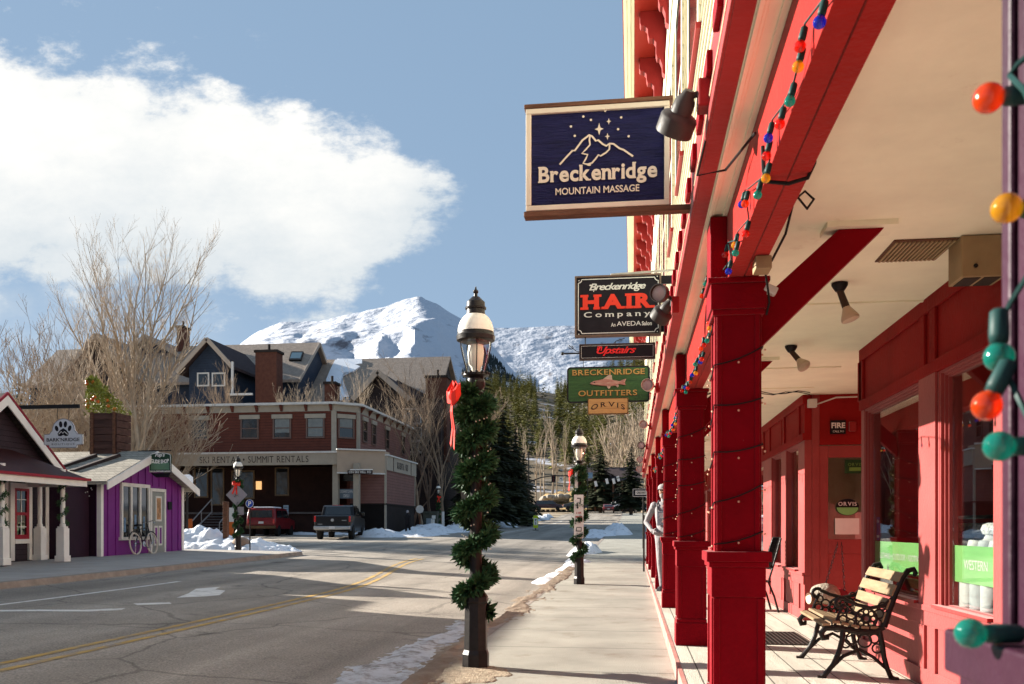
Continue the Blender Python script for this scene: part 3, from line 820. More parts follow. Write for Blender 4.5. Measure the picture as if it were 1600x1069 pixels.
# ------------------------------------------------------------------ hanging signs on the right
M['navy'] = add_lines(mat('navy blue wood-grain paint', (.012, .013, .060), .6, .4, 3, .9, 9, stretch=(1.2, 1, 14), spec=.15), 'Z', 5, .0001, 1, .01)
M['signcream'] = mat('cream sign paint', (.66, .58, .46), .55, .06, 6, .05, 30)
M['rustwood'] = mat('weathered brown timber', (.13, .06, .035), .7, .4, 8, .4, 30, stretch=(.6, 4, 4))
M['signblack'] = mat('black sign paint', (.012, .010, .014), .6, .3, 5, .1, 20, spec=.15)
M['signred'] = mat('red sign lettering', (.68, .045, .022), .5, .08, 6)
M['signsilver'] = mat('silver sign lettering', (.62, .64, .60), .5, .06, 6)
M['signgreen'] = mat('mottled green sign board', (.045, .105, .032), .55, .3, 3, .4, 14, stretch=(.5, 1, 9), c2=(.022, .06, .022))
M['gold'] = mat('gold lettering', (.42, .24, .07), .5, .2, 10)
M['golddark'] = mat('brown letter shadow', (.05, .028, .012), .6, .2, 8)
M['woodtan'] = add_lines(mat('varnished tan board', (.46, .27, .10), .5, .18, 2, .3, 10, stretch=(.6, 1, 7)), 'Z', .085, .004, .5, .3)

def massage_sign():
    Y = 5.12
    bl = atY(822, 331, Y); tr = atY(1046, 158, Y)
    root = thing('hanging_sign', 'large navy blue hanging sign with a white mountain outline and stars, framed in cream', 'sign', (.33, Y, bl.z))
    W = tr.x-bl.x; H = tr.z-bl.z
    pl = Plane2((bl.x, Y, bl.z))
    mb = MB(); mb.box(bl.x+.02, tr.x-.02, Y+.006, Y+.05, bl.z+.02, tr.z-.02); mb.build('board', M['navy'], root)
    mb = MB(); t = .030
    for (a, b, c, d) in ((0, W, 0, t), (0, W, H-t, H), (0, t, t, H-t), (W-t, W, t, H-t)):
        mb.box(bl.x+a, bl.x+b, Y-.012, Y+.066, bl.z+c, bl.z+d)
    mb.build('frame', M['signcream'], root, bevel=.004)
    mb = MB(); mb.box(bl.x-.012, .33, Y-.012, Y+.06, bl.z-.034, bl.z-.002); mb.build('rail', M['rustwood'], root, bevel=.004)
    mb = MB(); mb.box(bl.x-.010, tr.x+.02, Y-.016, Y+.066, tr.z+.002, tr.z+.026); mb.build('rail', M['rustwood'], root, bevel=.004)
    mb = MB()
    # sx, sy: fractions of the sign measured from its lower left
    S = lambda px, py: ((px-82)/850*W, (705-py)/580*H)     # from the crop where the face spans 82..932, 125..705
    put_text(mb, pl, serif_text('Breckenridge', .030, .05, .17, .07), *S(508, 515), width=.83*W, height=.205*H)
    put_text(mb, pl, sans_text('MOUNTAIN MASSAGE', .014), *S(508, 601), width=.585*W, height=.068*H)
    for (x, y) in ((352, 236), (426, 184), (471, 206), (556, 159), (650, 202), (632, 267), (694, 310), (375, 290)): disc(mb, pl, *S(x, y), .0068, h=.0045)
    for (x, y, r) in ((520, 260, 37), (577, 220, 20), (569, 304, 21)):
        r = r/850*W; c = S(x, y); pts = []
        for k in range(8):
            rr = r if k % 2 == 0 else r*.3
            rr *= (.72 if k in (0, 4) else 1)
            pts.append((c[0]+rr*math.cos(k*math.pi/4), c[1]+rr*math.sin(k*math.pi/4)))
        poly2(mb, pl, pts, .0045)
    ridge = [(285, 448), (320, 412), (362, 372), (375, 374), (420, 318), (462, 290), (478, 298), (500, 325), (515, 322), (540, 345), (562, 357), (582, 345), (605, 348), (640, 375), (665, 385), (720, 424)]
    stroke(mb, pl, [S(*p) for p in ridge], .0105)
    stroke(mb, pl, [S(*p) for p in [(466, 292), (462, 320), (466, 345), (440, 372), (418, 392), (452, 400), (440, 425), (425, 448), (450, 455), (478, 448), (500, 425), (516, 405), (528, 412), (560, 395), (580, 378), (582, 348)]], .0095, .0042)
    mb.build('lettering', M['signcream'], root)
    return root
massage_sign()

def hair_sign():
    Y = 9.1
    bl = atY(898, 527, Y); tr = atY(1033, 427, Y); W = tr.x-bl.x; H = tr.z-bl.z
    root = thing('hanging_sign', 'black hanging salon sign with big red slab lettering and a white border with scooped corners', 'sign', (.33, Y, bl.z))
    pl = Plane2((bl.x, Y, bl.z))
    mb = MB(); mb.box(bl.x+.012, tr.x-.012, Y+.004, Y+.05, bl.z+.012, tr.z-.012); mb.build('board', M['signblack'], root)
    mb = MB()
    for (a, b, c, d) in ((0, W, 0, .018), (0, W, H-.018, H), (0, .018, .018, H-.018), (W-.018, W, .018, H-.018)):
        mb.box(bl.x+a, bl.x+b, Y-.012, Y+.066, bl.z+c, bl.z+d)
    mb.build('frame', mat('brown metal edge', (.14, .10, .075), .5, .2, 10), root, bevel=.003)
    S = lambda px, py: ((px-160)/548*W, (512-py)/404*H)
    mb = MB()
    a, b = S(183, 490), S(690, 132)
    stroke(mb, pl, rrect(a[0], b[0], a[1], b[1], .035, 6, True), .0085, closed=True)
    for c in ((188, 138), (684, 128), (684, 490), (186, 494)): disc(mb, pl, *S(*c), .006)
    put_text(mb, pl, sans_text('Breckenridge', .018, .35, .86), *S(432, 190), width=.655*W, height=.145*H)
    disc(mb, pl, *S(262, 172), .012, .008, h=.0048); stroke(mb, pl, [S(255, 172), S(300, 165), S(280, 215)], .008, .0055)
    put_text(mb, pl, serif_text('Company', .012, .30, .15, .05), *S(430, 372), width=.77*W, height=.115*H)
    put_text(mb, pl, sans_text('AVEDA', .006), *S(505, 432), width=.28*W, height=.075*H)
    put_text(mb, pl, sans_text('An', .02), *S(406, 437), width=.052*W, height=.062*H); put_text(mb, pl, sans_text('Salon', .03), *S(618, 434), width=.115*W, height=.068*H)
    mb.build('lettering', M['signsilver'], root)
    mb = MB(); put_text(mb, pl, serif_text('HAIR', .055, .16, .34, .13), *S(432, 283), width=.86*W, height=.245*H); mb.build('lettering', M['signred'], root)
    gb = mat('galvanised bar', (.35, .34, .32), .5, .2, 10)
    mb = MB(); mb.box(tr.x+.0, .45, Y+.02, Y+.05, bl.z+H*.84, bl.z+H*.97); mb.build('bracket', M['signblack'], root)
    mb = MB(); mb.box(tr.x+.0, .45, Y+.02, Y+.05, bl.z+H*.06, bl.z+H*.20); mb.build('bracket', M['signblack'], root)
    mb = MB(); mb.beam((bl.x+.42*W, Y+.03, tr.z+.012), (.45, Y+.25, tr.z+.10), .012, .02); mb.build('brace', gb, root)
    return root
hair_sign()

def upstairs_sign():
    Y = 9.1
    bl = atY(905, 563, Y); tr = atY(1024, 535, Y); W = tr.x-bl.x; H = tr.z-bl.z
    root = thing('hanging_sign', 'narrow black sign with one red script word hung under the black salon sign', 'sign', (bl.x+W/2, Y, bl.z))
    pl = Plane2((bl.x, Y, bl.z))
    mb = MB(); mb.box(bl.x+.006, tr.x-.006, Y+.004, Y+.04, bl.z+.006, tr.z-.006); mb.build('board', M['signblack'], root)
    mb = MB()
    for (a, b, c, d) in ((0, W, 0, .012), (0, W, H-.012, H), (0, .012, .012, H-.012), (W-.012, W, .012, H-.012)): mb.box(bl.x+a, bl.x+b, Y-.006, Y+.05, bl.z+c, bl.z+d)
    mb.build('frame', mat('dark brown edge', (.05, .035, .03), .5, .2, 10), root)
    mb = MB(); put_text(mb, pl, sans_text('Upstairs', .016, .42, .88), .49*W, .52*H, width=.52*W, height=.58*H)
    stroke(mb, pl, [(.24*W, .62*H), (.25*W, .82*H), (.30*W, .80*H), (.29*W, .55*H)], .010, .0050)
    mb.build('lettering', mat('red neon script paint', (.78, .03, .03), .5, .05, 6), root)
    mb = MB(); s = Plane2((bl.x, Y, bl.z)); mb2 = MB()
    stroke(mb2, pl, rrect(.022, W-.022, .020, H-.020, .006, 3), .003, closed=True); mb2.build('border', M['signsilver'], root)
    for fx in (.08, .92): mb.tube([(bl.x+W*fx, Y+.02, tr.z), (bl.x+W*fx, Y+.02, tr.z+.075)], .006, 6)
    mb.build('hanger', M['black'], root)
upstairs_sign()

def scroll_bracket(name, label, Y, z, xl, xr, s=.10):
    root = thing(name, label, 'bracket', (xr, Y, z))
    mb = MB(); mb.tube([(xl, Y, z), (xr, Y, z)], .013, 8); mb.ball((xl-.01, Y, z), .026, 10, 8); mb.build('rod', M['black'], root, smooth=True)
    mb = MB()
    pts = [(xl+.13+(s*.5-.0028*k)*math.cos(k*.33+2.6), Y, z+.10+(s*.5-.0028*k)*math.sin(k*.33+2.6)) for k in range(0, 18)]
    mb.tube([(xl+.30, Y, z+.01), (xl+.2, Y, z+.03)]+pts, .006, 6)
    mb.tube([(xl+.62, Y, z+.02), (xl+.72, Y, z+.09), (xl+.80, Y, z+.17), (xl+.93, Y, z+.21)], .006, 6)
    mb.tube([(xl+.80, Y, z+.17), (xl+.78, Y, z+.11), (xl+.83, Y, z+.08), (xl+.87, Y, z+.11)], .005, 6)
    mb.build('scroll', M['black'], root, smooth=True)
scroll_bracket('sign_bracket', 'black wrought iron scroll bracket with a ball end carrying the green fish sign', 13.6, atY(950, 553, 13.6).z+.02, atY(880, 553, 13.6).x, .33)

def outfitters_sign():
    Y = 13.6
    bl = atY(886, 630, Y); tr = atY(1015, 571, Y); W = tr.x-bl.x; H = tr.z-bl.z
    root = thing('hanging_sign', 'mottled green outfitter sign with a carved pink trout between two lines of gold lettering', 'sign', (bl.x+W/2, Y, bl.z))
    pl = Plane2((bl.x, Y, bl.z))
    mb = MB(); plate(mb, pl, rrect(0, W, 0, H, .05), -.05, 0); mb.build('board', M['signgreen'], root)
    mb = MB(); stroke(mb, pl, rrect(.011, W-.011, .011, H-.011, .045), .022, .003, True); mb.build('border', M['signblack'], root)
    S = lambda px, py: ((px-106)/530*W, (948-py)/246*H)
    for nm, dx, dy, hh, mm in (('letter_shadow', .008, -.008, .003, M['golddark']), ('lettering', 0, 0, .008, M['gold'])):
        mb = MB()
        c = S(372, 741); put_text(mb, pl, serif_text('BRECKENRIDGE', .012, .10, .16, .05), c[0]+dx, c[1]+dy, width=.88*W, height=.155*H, h=hh)
        c = S(368, 884); put_text(mb, pl, serif_text('OUTFITTERS', .012, .10, .16, .05), c[0]+dx, c[1]+dy, width=.71*W, height=.155*H, h=hh)
        mb.build(nm, mm, root)
    fish = [(252, 818), (275, 803), (305, 797), (340, 790), (362, 786), (400, 797), (428, 802), (445, 806), (470, 795), (488, 790), (478, 812), (484, 836), (462, 830), (442, 826), (420, 836), (385, 840), (340, 836), (300, 830), (270, 827)]
    mb = MB(); plate(mb, pl, [S(*p) for p in fish][::-1], 0, .03)
    o = mb.build('trout', mat('carved trout', (.30, .10, .085), .5, .3, 14, .3, 30, c2=(.42, .26, .2), stretch=(.7, 1, 3)), root, bevel=.01)
    mb = MB(); plate(mb, pl, [S(*p) for p in [(340, 789), (362, 772), (380, 760), (395, 766), (398, 796)]][::-1], .004, .022)
    plate(mb, pl, [S(*p) for p in [(362, 838), (372, 856), (384, 852), (388, 838)]][::-1], .004, .022); plate(mb, pl, [S(*p) for p in [(418, 834), (432, 848), (440, 840), (436, 828)]][::-1], .004, .022)
    mb.build('fin', mat('trout fins', (.40, .28, .22), .5, .25, 14), o)
    mb = MB(); disc(mb, pl, *S(285, 812), .009, h=.034); mb.build('eye', M['black'], o)
    mb = MB()
    for fx in (.2, .82): mb.tube([(bl.x+W*fx, Y+.02, tr.z-.01), (bl.x+W*fx, Y+.02, tr.z+.10)], .005, 6)
    mb.build('hanger', M['black'], root)
    # small board below
    bl2 = atY(918, 648, Y-.06); tr2 = atY(982, 621, Y-.06); W = tr2.x-bl2.x; H = tr2.z-bl2.z
    root = thing('hanging_sign', 'small varnished tan board with one arched dark word, fixed below the green fish sign', 'sign', (bl2.x+W/2, Y-.06, bl2.z))
    pl = Plane2((bl2.x, Y-.06, bl2.z))
    mb = MB(); plate(mb, pl, rrect(0, W, 0, H, .025), -.045, 0); mb.build('board', M['woodtan'], root)
    mb = MB(); stroke(mb, pl, rrect(.007, W-.007, .007, H-.007, .022), .012, .003, True); mb.build('border', M['golddark'], root)
    mb = MB(); put_text(mb, pl, serif_text('ORVIS', .008, .30, .16, .05), .5*W, .50*H, width=.82*W, height=.30*H, arc=.055); mb.build('lettering', M['signblack'], root)
outfitters_sign()

# ------------------------------------------------------------------ gooseneck sign lights along the fascia
def cup_light(mb_sh, mb_face, p, d, r, L):
    """a flared bullet shade: mouth at p+d*L"""
    mb_sh.lathe(p, [(.02, -.03), (r*.42, 0), (r*.55, L*.10), (r*.58, L*.42), (r*.93, L*.5), (r, L*.56), (r, L), (r*.94, L*1.0), (r*.9, L*.80)], 20, d)
    mb_face.lathe(Vector(p)+Vector(d).normalized()*(L*.82), [(.001, .012), (r*.5, .010), (r*.88, 0), (r*.88, -.01)], 18, d)
M['shade_dark'] = mat('charcoal lamp shade', (.055, .05, .046), .5, .2, 8, .1, 30)
M['shade_white'] = mat('off-white lamp shade', (.50, .45, .38), .5, .12, 8)
M['lens'] = mat('frosted lamp lens', (.42, .37, .34), .35, .15, 10)
def sign_light(name, label, mount, heads, m, group):
    """mount on the fascia face; heads = [(shade base, direction, radius, length)]"""
    root = thing(name, label, 'light', mount, group)
    mb = MB(); mb.box(mount[0]-.055, mount[0]+.0, mount[1]-.05, mount[1]+.05, mount[2]-.06, mount[2]+.06); mb.build('mount_box', M['red_trim'], root, bevel=.008)
    for (p, d, r, L) in heads:
        mb = MB(); mid = (Vector(mount)+Vector(p))/2+Vector((0, 0, .012))
        mb.tube([Vector(mount)+Vector((-.05, 0, 0)), mid, p], .014, 8); mb.ball(p, .026, 10, 8); a = mb.build('arm', M['shade_dark'], root, smooth=True)
        ms, mf = MB(), MB(); cup_light(ms, mf, p, d, r, L)
        h = ms.build('shade', m, root, smooth=True); mf.build('lens', M['lens'], h, smooth=True)
FX = .33
g = 'sign lights along the red fascia'
mt = atX(1110, 150, FX)
p1 = Vector((mt.x-.10, mt.y-.0, mt.z+.0))
sign_light('sign_light', 'large charcoal bullet lamp beside the navy sign, nearest of the fascia lamps', tuple(mt), [(p1, (-.30, .55, -.62), .082, .155)], M['shade_dark'], g)
mt = atX(1061, 478, FX)
p1 = atY(1040, 462, mt.y-.03); p2 = atY(1046, 474, mt.y+.05)
sign_light('sign_light', 'dark double-headed lamp on the fascia next to the black salon sign', tuple(mt), [(p1, (-.45, -.9, -.05), .064, .13), (p2, (-.5, .6, -.6), .075, .15)], M['shade_dark'], g)
for (u, v, mtc, lab, r) in ((1031, 606, M['shade_white'], 'white round lamp on the fascia at the right edge of the green fish sign', .075),
                            (1019, 666, M['shade_white'], 'pale round fascia lamp below the green fish sign, third along', .07),
                            (1013, 698, M['shade_dark'], 'brown round fascia lamp, fourth along the receding row', .08),
                            (1009.5, 720, M['shade_white'], 'small pale fascia lamp, second to last of the receding row', .085),
                            (1007.5, 735, M['shade_white'], 'small cream fascia lamp farthest along the receding row', .09)):
    mt = atX(u, v, FX)
    p = Vector((mt.x-.12, mt.y-.02, mt.z+.01))
    sign_light('sign_light', lab, tuple(mt), [(p, (-.25, -.95, .04), r, .16)], mtc, g)

# ------------------------------------------------------------------ string lights
BC = {'red': (.75, .035, .015), 'blue': (.02, .05, .55), 'yellow': (.78, .42, .03), 'teal': (.02, .36, .28), 'orange': (.85, .11, .015), 'white': (.8, .72, .6)}
def bulb_mat(name, c):
    """thin tinted glass: coloured light passes, the wall glows a little, the sky glints on it"""
    m = bpy.data.materials.new(name); m.use_nodes = True
    N = m.node_tree.nodes; L = m.node_tree.links; N.remove(N['Principled BSDF'])
    tr = N.new('ShaderNodeBsdfTransparent'); tr.inputs[0].default_value = tuple(min(1, x**.55) for x in c)+(1,)
    df = N.new('ShaderNodeBsdfTranslucent'); d2 = N.new('ShaderNodeBsdfDiffuse')
    nz = N.new('ShaderNodeTexNoise'); nz.inputs['Scale'].default_value = 25; tc = N.new('ShaderNodeTexCoord'); L.new(tc.outputs['Object'], nz.inputs['Vector'])
    rp = N.new('ShaderNodeValToRGB'); rp.color_ramp.elements[0].color = tuple(x*.8 for x in c)+(1,); rp.color_ramp.elements[1].color = tuple(min(1, x*1.2) for x in c)+(1,)
    L.new(nz.outputs['Fac'], rp.inputs[0])
    for q in (df, d2): L.new(rp.outputs[0], q.inputs[0])
    gl = N.new('ShaderNodeBsdfGlossy'); gl.inputs['Roughness'].default_value = .04
    a1 = N.new('ShaderNodeMixShader'); a1.inputs[0].default_value = .5; L.new(df.outputs[0], a1.inputs[1]); L.new(d2.outputs[0], a1.inputs[2])
    a2 = N.new('ShaderNodeMixShader'); a2.inputs[0].default_value = .60; L.new(a1.outputs[0], a2.inputs[1]); L.new(tr.outputs[0], a2.inputs[2])
    a3 = N.new('ShaderNodeMixShader'); L.new(schlick(N, L, .05), a3.inputs[0]); L.new(a2.outputs[0], a3.inputs[1]); L.new(gl.outputs[0], a3.inputs[2])
    L.new(a3.outputs[0], N['Material Output'].inputs[0])
    return m
BM = {k: bulb_mat(k+' bulb glass', v) for k, v in BC.items()}
M['socket'] = mat('green bulb socket', (.012, .045, .042), .5, .2, 20)
_bulb = {}
def add_bulb(root, p, d, colr, r=.0172, n=16):
    key = (colr, round(r, 4), n)
    if key not in _bulb:
        mb = MB()
        prof = [(.007, 0), (.0085, .006)]+[(r*math.sin(t), .006+r*.93-r*math.cos(t)) for t in lin(.45, math.pi-.02, 9)]
        mb.lathe((0, 0, 0), prof, n)
        me = bpy.data.meshes.new('bulb'); me.from_pydata(mb.v, [], mb.f); me.materials.append(BM[colr]); me.polygons.foreach_set('use_smooth', [True]*len(me.polygons))
        ms = MB(); ms.lathe((0, 0, -.034), [(.006, 0), (.0105, .004), (.0115, .03), (.0105, .040)], 10)
        me2 = bpy.data.meshes.new('socket'); me2.from_pydata(ms.v, [], ms.f); me2.materials.append(M['socket']); me2.polygons.foreach_set('use_smooth', [True]*len(me2.polygons))
        _bulb[key] = (me, me2)
    me, me2 = _bulb[key]
    q = Vector(d).to_track_quat('Z', 'Y')
    o = bpy.data.objects.new('bulb', me); col.objects.link(o); o.parent = root
    o.location = Vector(p)-wloc(root); o.rotation_mode = 'QUATERNION'; o.rotation_quaternion = q
    s = bpy.data.objects.new('socket', me2); col.objects.link(s); s.parent = o
    return o
def string_run(name, label, bulbs, wire_pts, group='strings of coloured globe lights'):
    root = thing(name, label, 'string lights', wire_pts[0], group)
    mb = MB(); mb.tube(wire_pts, .0035, 5); mb.build('wire', M['socket'], root, smooth=True)
    for (p, d, c) in bulbs: add_bulb(root, p, d, c)
    return root
def beam_string():
    # near stretch: bulbs where the photo shows them, on the outer face of the beam
    px = [(1284, 32, 'blue'), (1253, 70, 'red'), (1250, 102, 'yellow'), (1237, 156, 'teal'), (1221, 192, 'red'), (1203, 214, 'blue'), (1200, 242, 'red'), (1199, 277, 'yellow'), (1186, 303, 'teal'), (1166, 317, 'orange'), (1161, 318, 'blue'), (1167, 364, 'red'), (1150, 382, 'yellow'), (1151, 394, 'teal'), (1135, 397, 'red'), (1140, 423, 'blue'), (1124, 444, 'red'), (1117, 455, 'yellow'), (1104, 443, 'teal'), (1098, 462, 'orange')]
    bul = []; wire = [(.49, .9, 2.62)]
    for (u, v, c) in px:
        p = atX(u, v, .485)
        s = Vector((.015, 0, .036)); bul.append((p+Vector((0, 0, .018)), (-.25, .1, -1), c)); wire.append(p+Vector((.008, 0, .06)))
    string_run('string_lights', 'coloured globe lights strung down the near red porch beam to the first full column', bul, wire)
    cs = ['teal', 'blue', 'red', 'orange', 'yellow', 'teal', 'red', 'orange', 'red', 'blue', 'teal', 'yellow', 'red', 'blue', 'orange', 'yellow', 'teal', 'red', 'blue', 'orange', 'teal', 'red', 'yellow']
    names = ['second', 'third', 'fourth', 'fifth']
    for k in range(4):
        y0, y1 = COLY[k+1], COLY[k+2]; bul = []; wire = []
        n = 23
        for i in range(n):
            t = (i+.5)/n; y = y0+.1+(y1-y0-.05)*t
            z = 2.70-.12*math.sin(math.pi*t)+.02*math.sin(i*2.1)
            wire.append((.50, y, z))
            bul.append((Vector((.488+.012*math.sin(i*1.7), y, z-.035)), (.3*math.sin(i*2.3)-.2, .2*math.cos(i*1.3), -1), cs[(i+3*k) % len(cs)]))
        string_run('string_lights', 'coloured globe lights sagging along the %s stretch of the porch beam, counted from the camera' % names[k], bul, wire)
    # loops wound loosely round the near right column
    pts = [((1578, 150), (-1, .2, .05), 'orange', 1.03), ((1606, 326), (-1, .1, .1), 'yellow', 1.02), ((1561, 528), (0, 0, -1), 'teal', 1.04), ((1556, 606), (-.35, .1, -.8), 'orange', 1.03), ((1594, 697), (-1, 0, 0), 'teal', 1.0), ((1549, 990), (-1, 0, 0), 'teal', 1.0)]
    bul = []; 
    for (uv, d, c, dd) in pts:
        bul.append((atD(uv[0], uv[1], dd), d, c))
    wp = [atD(1640, 60, 1.0), atD(1590, 100, 1.02), atD(1578, 118, 1.03), atD(1600, 140, 1.0), atD(1660, 260, .95), atD(1640, 330, 1.0), atD(1612, 420, 1.0), atD(1580, 470, 1.03), atD(1562, 505, 1.04), atD(1566, 560, 1.06), atD(1576, 590, 1.03), atD(1600, 640, 1.0), atD(1625, 690, 1.0), atD(1660, 800, .95), atD(1640, 960, .98), atD(1600, 985, 1.0), atD(1580, 990, 1.0)]
    string_run('string_lights', 'large out-of-focus globe lights wound round the nearest porch column at the right edge', bul, wp)
beam_string()

def mini_lights():
    """thin dark cords of mini lights spiralling round the columns"""
    wm = mat('warm mini light', (.75, .45, .30), .3, .2, 10)
    for k, nm in ((1, 'nearest full red column'), (2, 'second full red column'), (3, 'third full red column')):
        y = COLY[k]; root = thing('mini_lights', 'thin dark cord of tiny lights wound round the %s' % nm, 'mini lights', (.573, y+.118, BW+1.04), 'mini light cords on the porch columns')
        cord = []; dots = MB(); cx, cy_ = .573, y+.118; h = .131
        per = [(-h, -h), (h, -h), (h, h), (-h, h)]
        z = BW+1.08; i = 0; turns = 5
        for t in range(turns*4+1):
            a = per[t % 4]
            cord.append((cx+a[0], cy_+a[1], BW+1.07+.25*t/4+.02*math.sin(t*2.7)))
        full = []
        for a, b in zip(cord, cord[1:]):
            for s in (0, .25, .5, .75):
                p = Vector(a).lerp(Vector(b), s); p.z -= .015*math.sin(s*math.pi); full.append(p)
        mb = MB(); mb.tube(full, .004, 5); mb.build('cord', M['blackmatte'], root)
        for j, p in enumerate(full):
            if j % 2: continue
            o = Vector((p.x-cx, p.y-cy_, 0)).normalized()*.014
            dots.ball(p+o+Vector((0, 0, .03*math.sin(j*3.1)-.01)), .0062, 6, 5)
        dots.build('mini_bulbs', wm, root)
mini_lights()

# ------------------------------------------------------------------ cables, conduit, ceiling fixtures
def cables():
    mb = MB(); pts = []
    y = -1
    while y < 31:
        pts.append((.325, y, 3.12+.012*math.sin(y*2.3)+.008*math.sin(y*7))); y += .12
    mb.tube(pts, .0065, 6)
    tag(mb.build('rope_light', mat('dusty clear rope light', (.52, .40, .28), .4, .25, 30), smooth=True), 'beaded clear rope light pinned along the red fascia', 'rope light')
    for k, (y, lab) in enumerate(((1.95, 'black cable looped under the porch beam near the top edge'), (3.62, 'black cable looped under the porch beam before the nearest full column'))):
        mb = MB(); mb.tube([(.505, y, 2.80), (.508, y, 2.70), (.525, y-.01, 2.655), (.60, y-.02, 2.640), (.67, y-.03, 2.655), (.69, y-.05, 2.70), (.70, y-.07, 2.80), (.705, y-.1, 2.965)], .008, 7)
        tag(mb.build('cable', M['blackmatte'], smooth=True), lab, 'cable')
    mb = MB(); pts = [(.705+.01*math.sin(y*3), y, 2.955-.01*abs(math.sin(y*5))) for y in lin(1.2, 4.0, 20)]
    mb.tube(pts, .006, 6); tag(mb.build('cable', mat('orange cable', (.45, .18, .03), .5, .1, 10), smooth=True), 'thin orange cable run along the inner edge of the porch beam', 'cable')
    mb = MB(); q = [(.70, 4.05, 2.94), (.74, 4.2, 2.80), (.80, 4.3, 2.78), (.84, 4.35, 2.84), (.80, 4.35, 2.88), (.74, 4.3, 2.82), (.72, 4.4, 2.70), (.70, 4.7, 2.66)]
    mb.tube(q, .006, 6); tag(mb.build('cable', M['blackmatte'], smooth=True), 'slack coil of black cable hanging inside the porch beam', 'cable')
    mb = MB()
    for o in (0, .03): mb.tube([(.69+i*.144, 11.25+o, 2.945-.02*math.sin(i*1.9+o*40)) for i in range(11)], .006, 6)
    tag(mb.build('cable', M['blackmatte'], smooth=True), 'twisted pair of dark cables crossing the porch ceiling before the shop door', 'cable')
    mb = MB(); mb.tube([(.34, 3.9, 3.10), (.30, 4.3, 2.96), (.42, 4.2, 2.94), (.50, 3.8, 2.93)], .006, 6)
    tag(mb.build('cable', M['blackmatte'], smooth=True), 'short black cable drooping from the fascia under the navy sign', 'cable')
    mb = MB(); mb.tube([(.66, 4.7, 2.66), (.70, 4.85, 2.58), (.73, 4.98, 2.52), (.72, 5.02, 2.46)], .006, 6)
    root = thing('outlet_box', 'small tan outlet box with a cord hanging under the beam at the nearest full column', 'outlet box', (.66, 4.7, 2.62))
    mb.build('cord', M['blackmatte'], root, smooth=True)
    mb = MB(); mb.box(.61, .69, 4.62, 4.74, 2.60, 2.668); mb.build('box', mat('tan outlet box', (.34, .25, .14), .5, .15, 10), root, bevel=.006)
    mb = MB(); mb.obox((.745, 5.04, 2.60), Vector((.9, 0, -.43)), Vector((0, 1, 0)), Vector((.43, 0, .9)), .035, .03, .022)
    tag(mb.build('motion_sensor', M['offwhite'], bevel=.008), 'small white motion sensor fixed to the brace of the nearest full column', 'sensor')
cables()

def flood_lamp(label, p, d):
    root = thing('ceiling_lamp', label, 'lamp', p, 'bare flood bulbs on the porch ceiling')
    p = Vector(p); d = Vector(d).normalized()
    mb = MB(); mb.lathe(p, [(.055, 0), (.055, -.012), (.045, -.03), (.028, -.055)], 14); mb.build('base', M['black'], root, smooth=True)
    mb = MB(); a = p+Vector((0, 0, -.045)); mb.tube([a, a+d*.13], [.022, .026], 10); mb.build('holder', mat('bronze lamp holder', (.06, .04, .03), .5, .2, 10), root, smooth=True)
    mb = MB(); mb.lathe(a+d*.12, [(.022, 0), (.03, .02), (.056, .075), (.062, .092), (.058, .104), (.03, .112), (.001, .114)], 16, d); mb.build('bulb', mat('frosted flood bulb', (.58, .46, .34), .3, .1, 10), root, smooth=True)
p = atZ(1312, 443, 2.965); flood_lamp('bare flood bulb on the porch ceiling, the nearer of two', p, (.30, -.12, -.95))
p = atZ(1236, 541, 2.965); flood_lamp('bare flood bulb on the porch ceiling, the farther of two near the dark door', p, (.45, -.5, -.75))

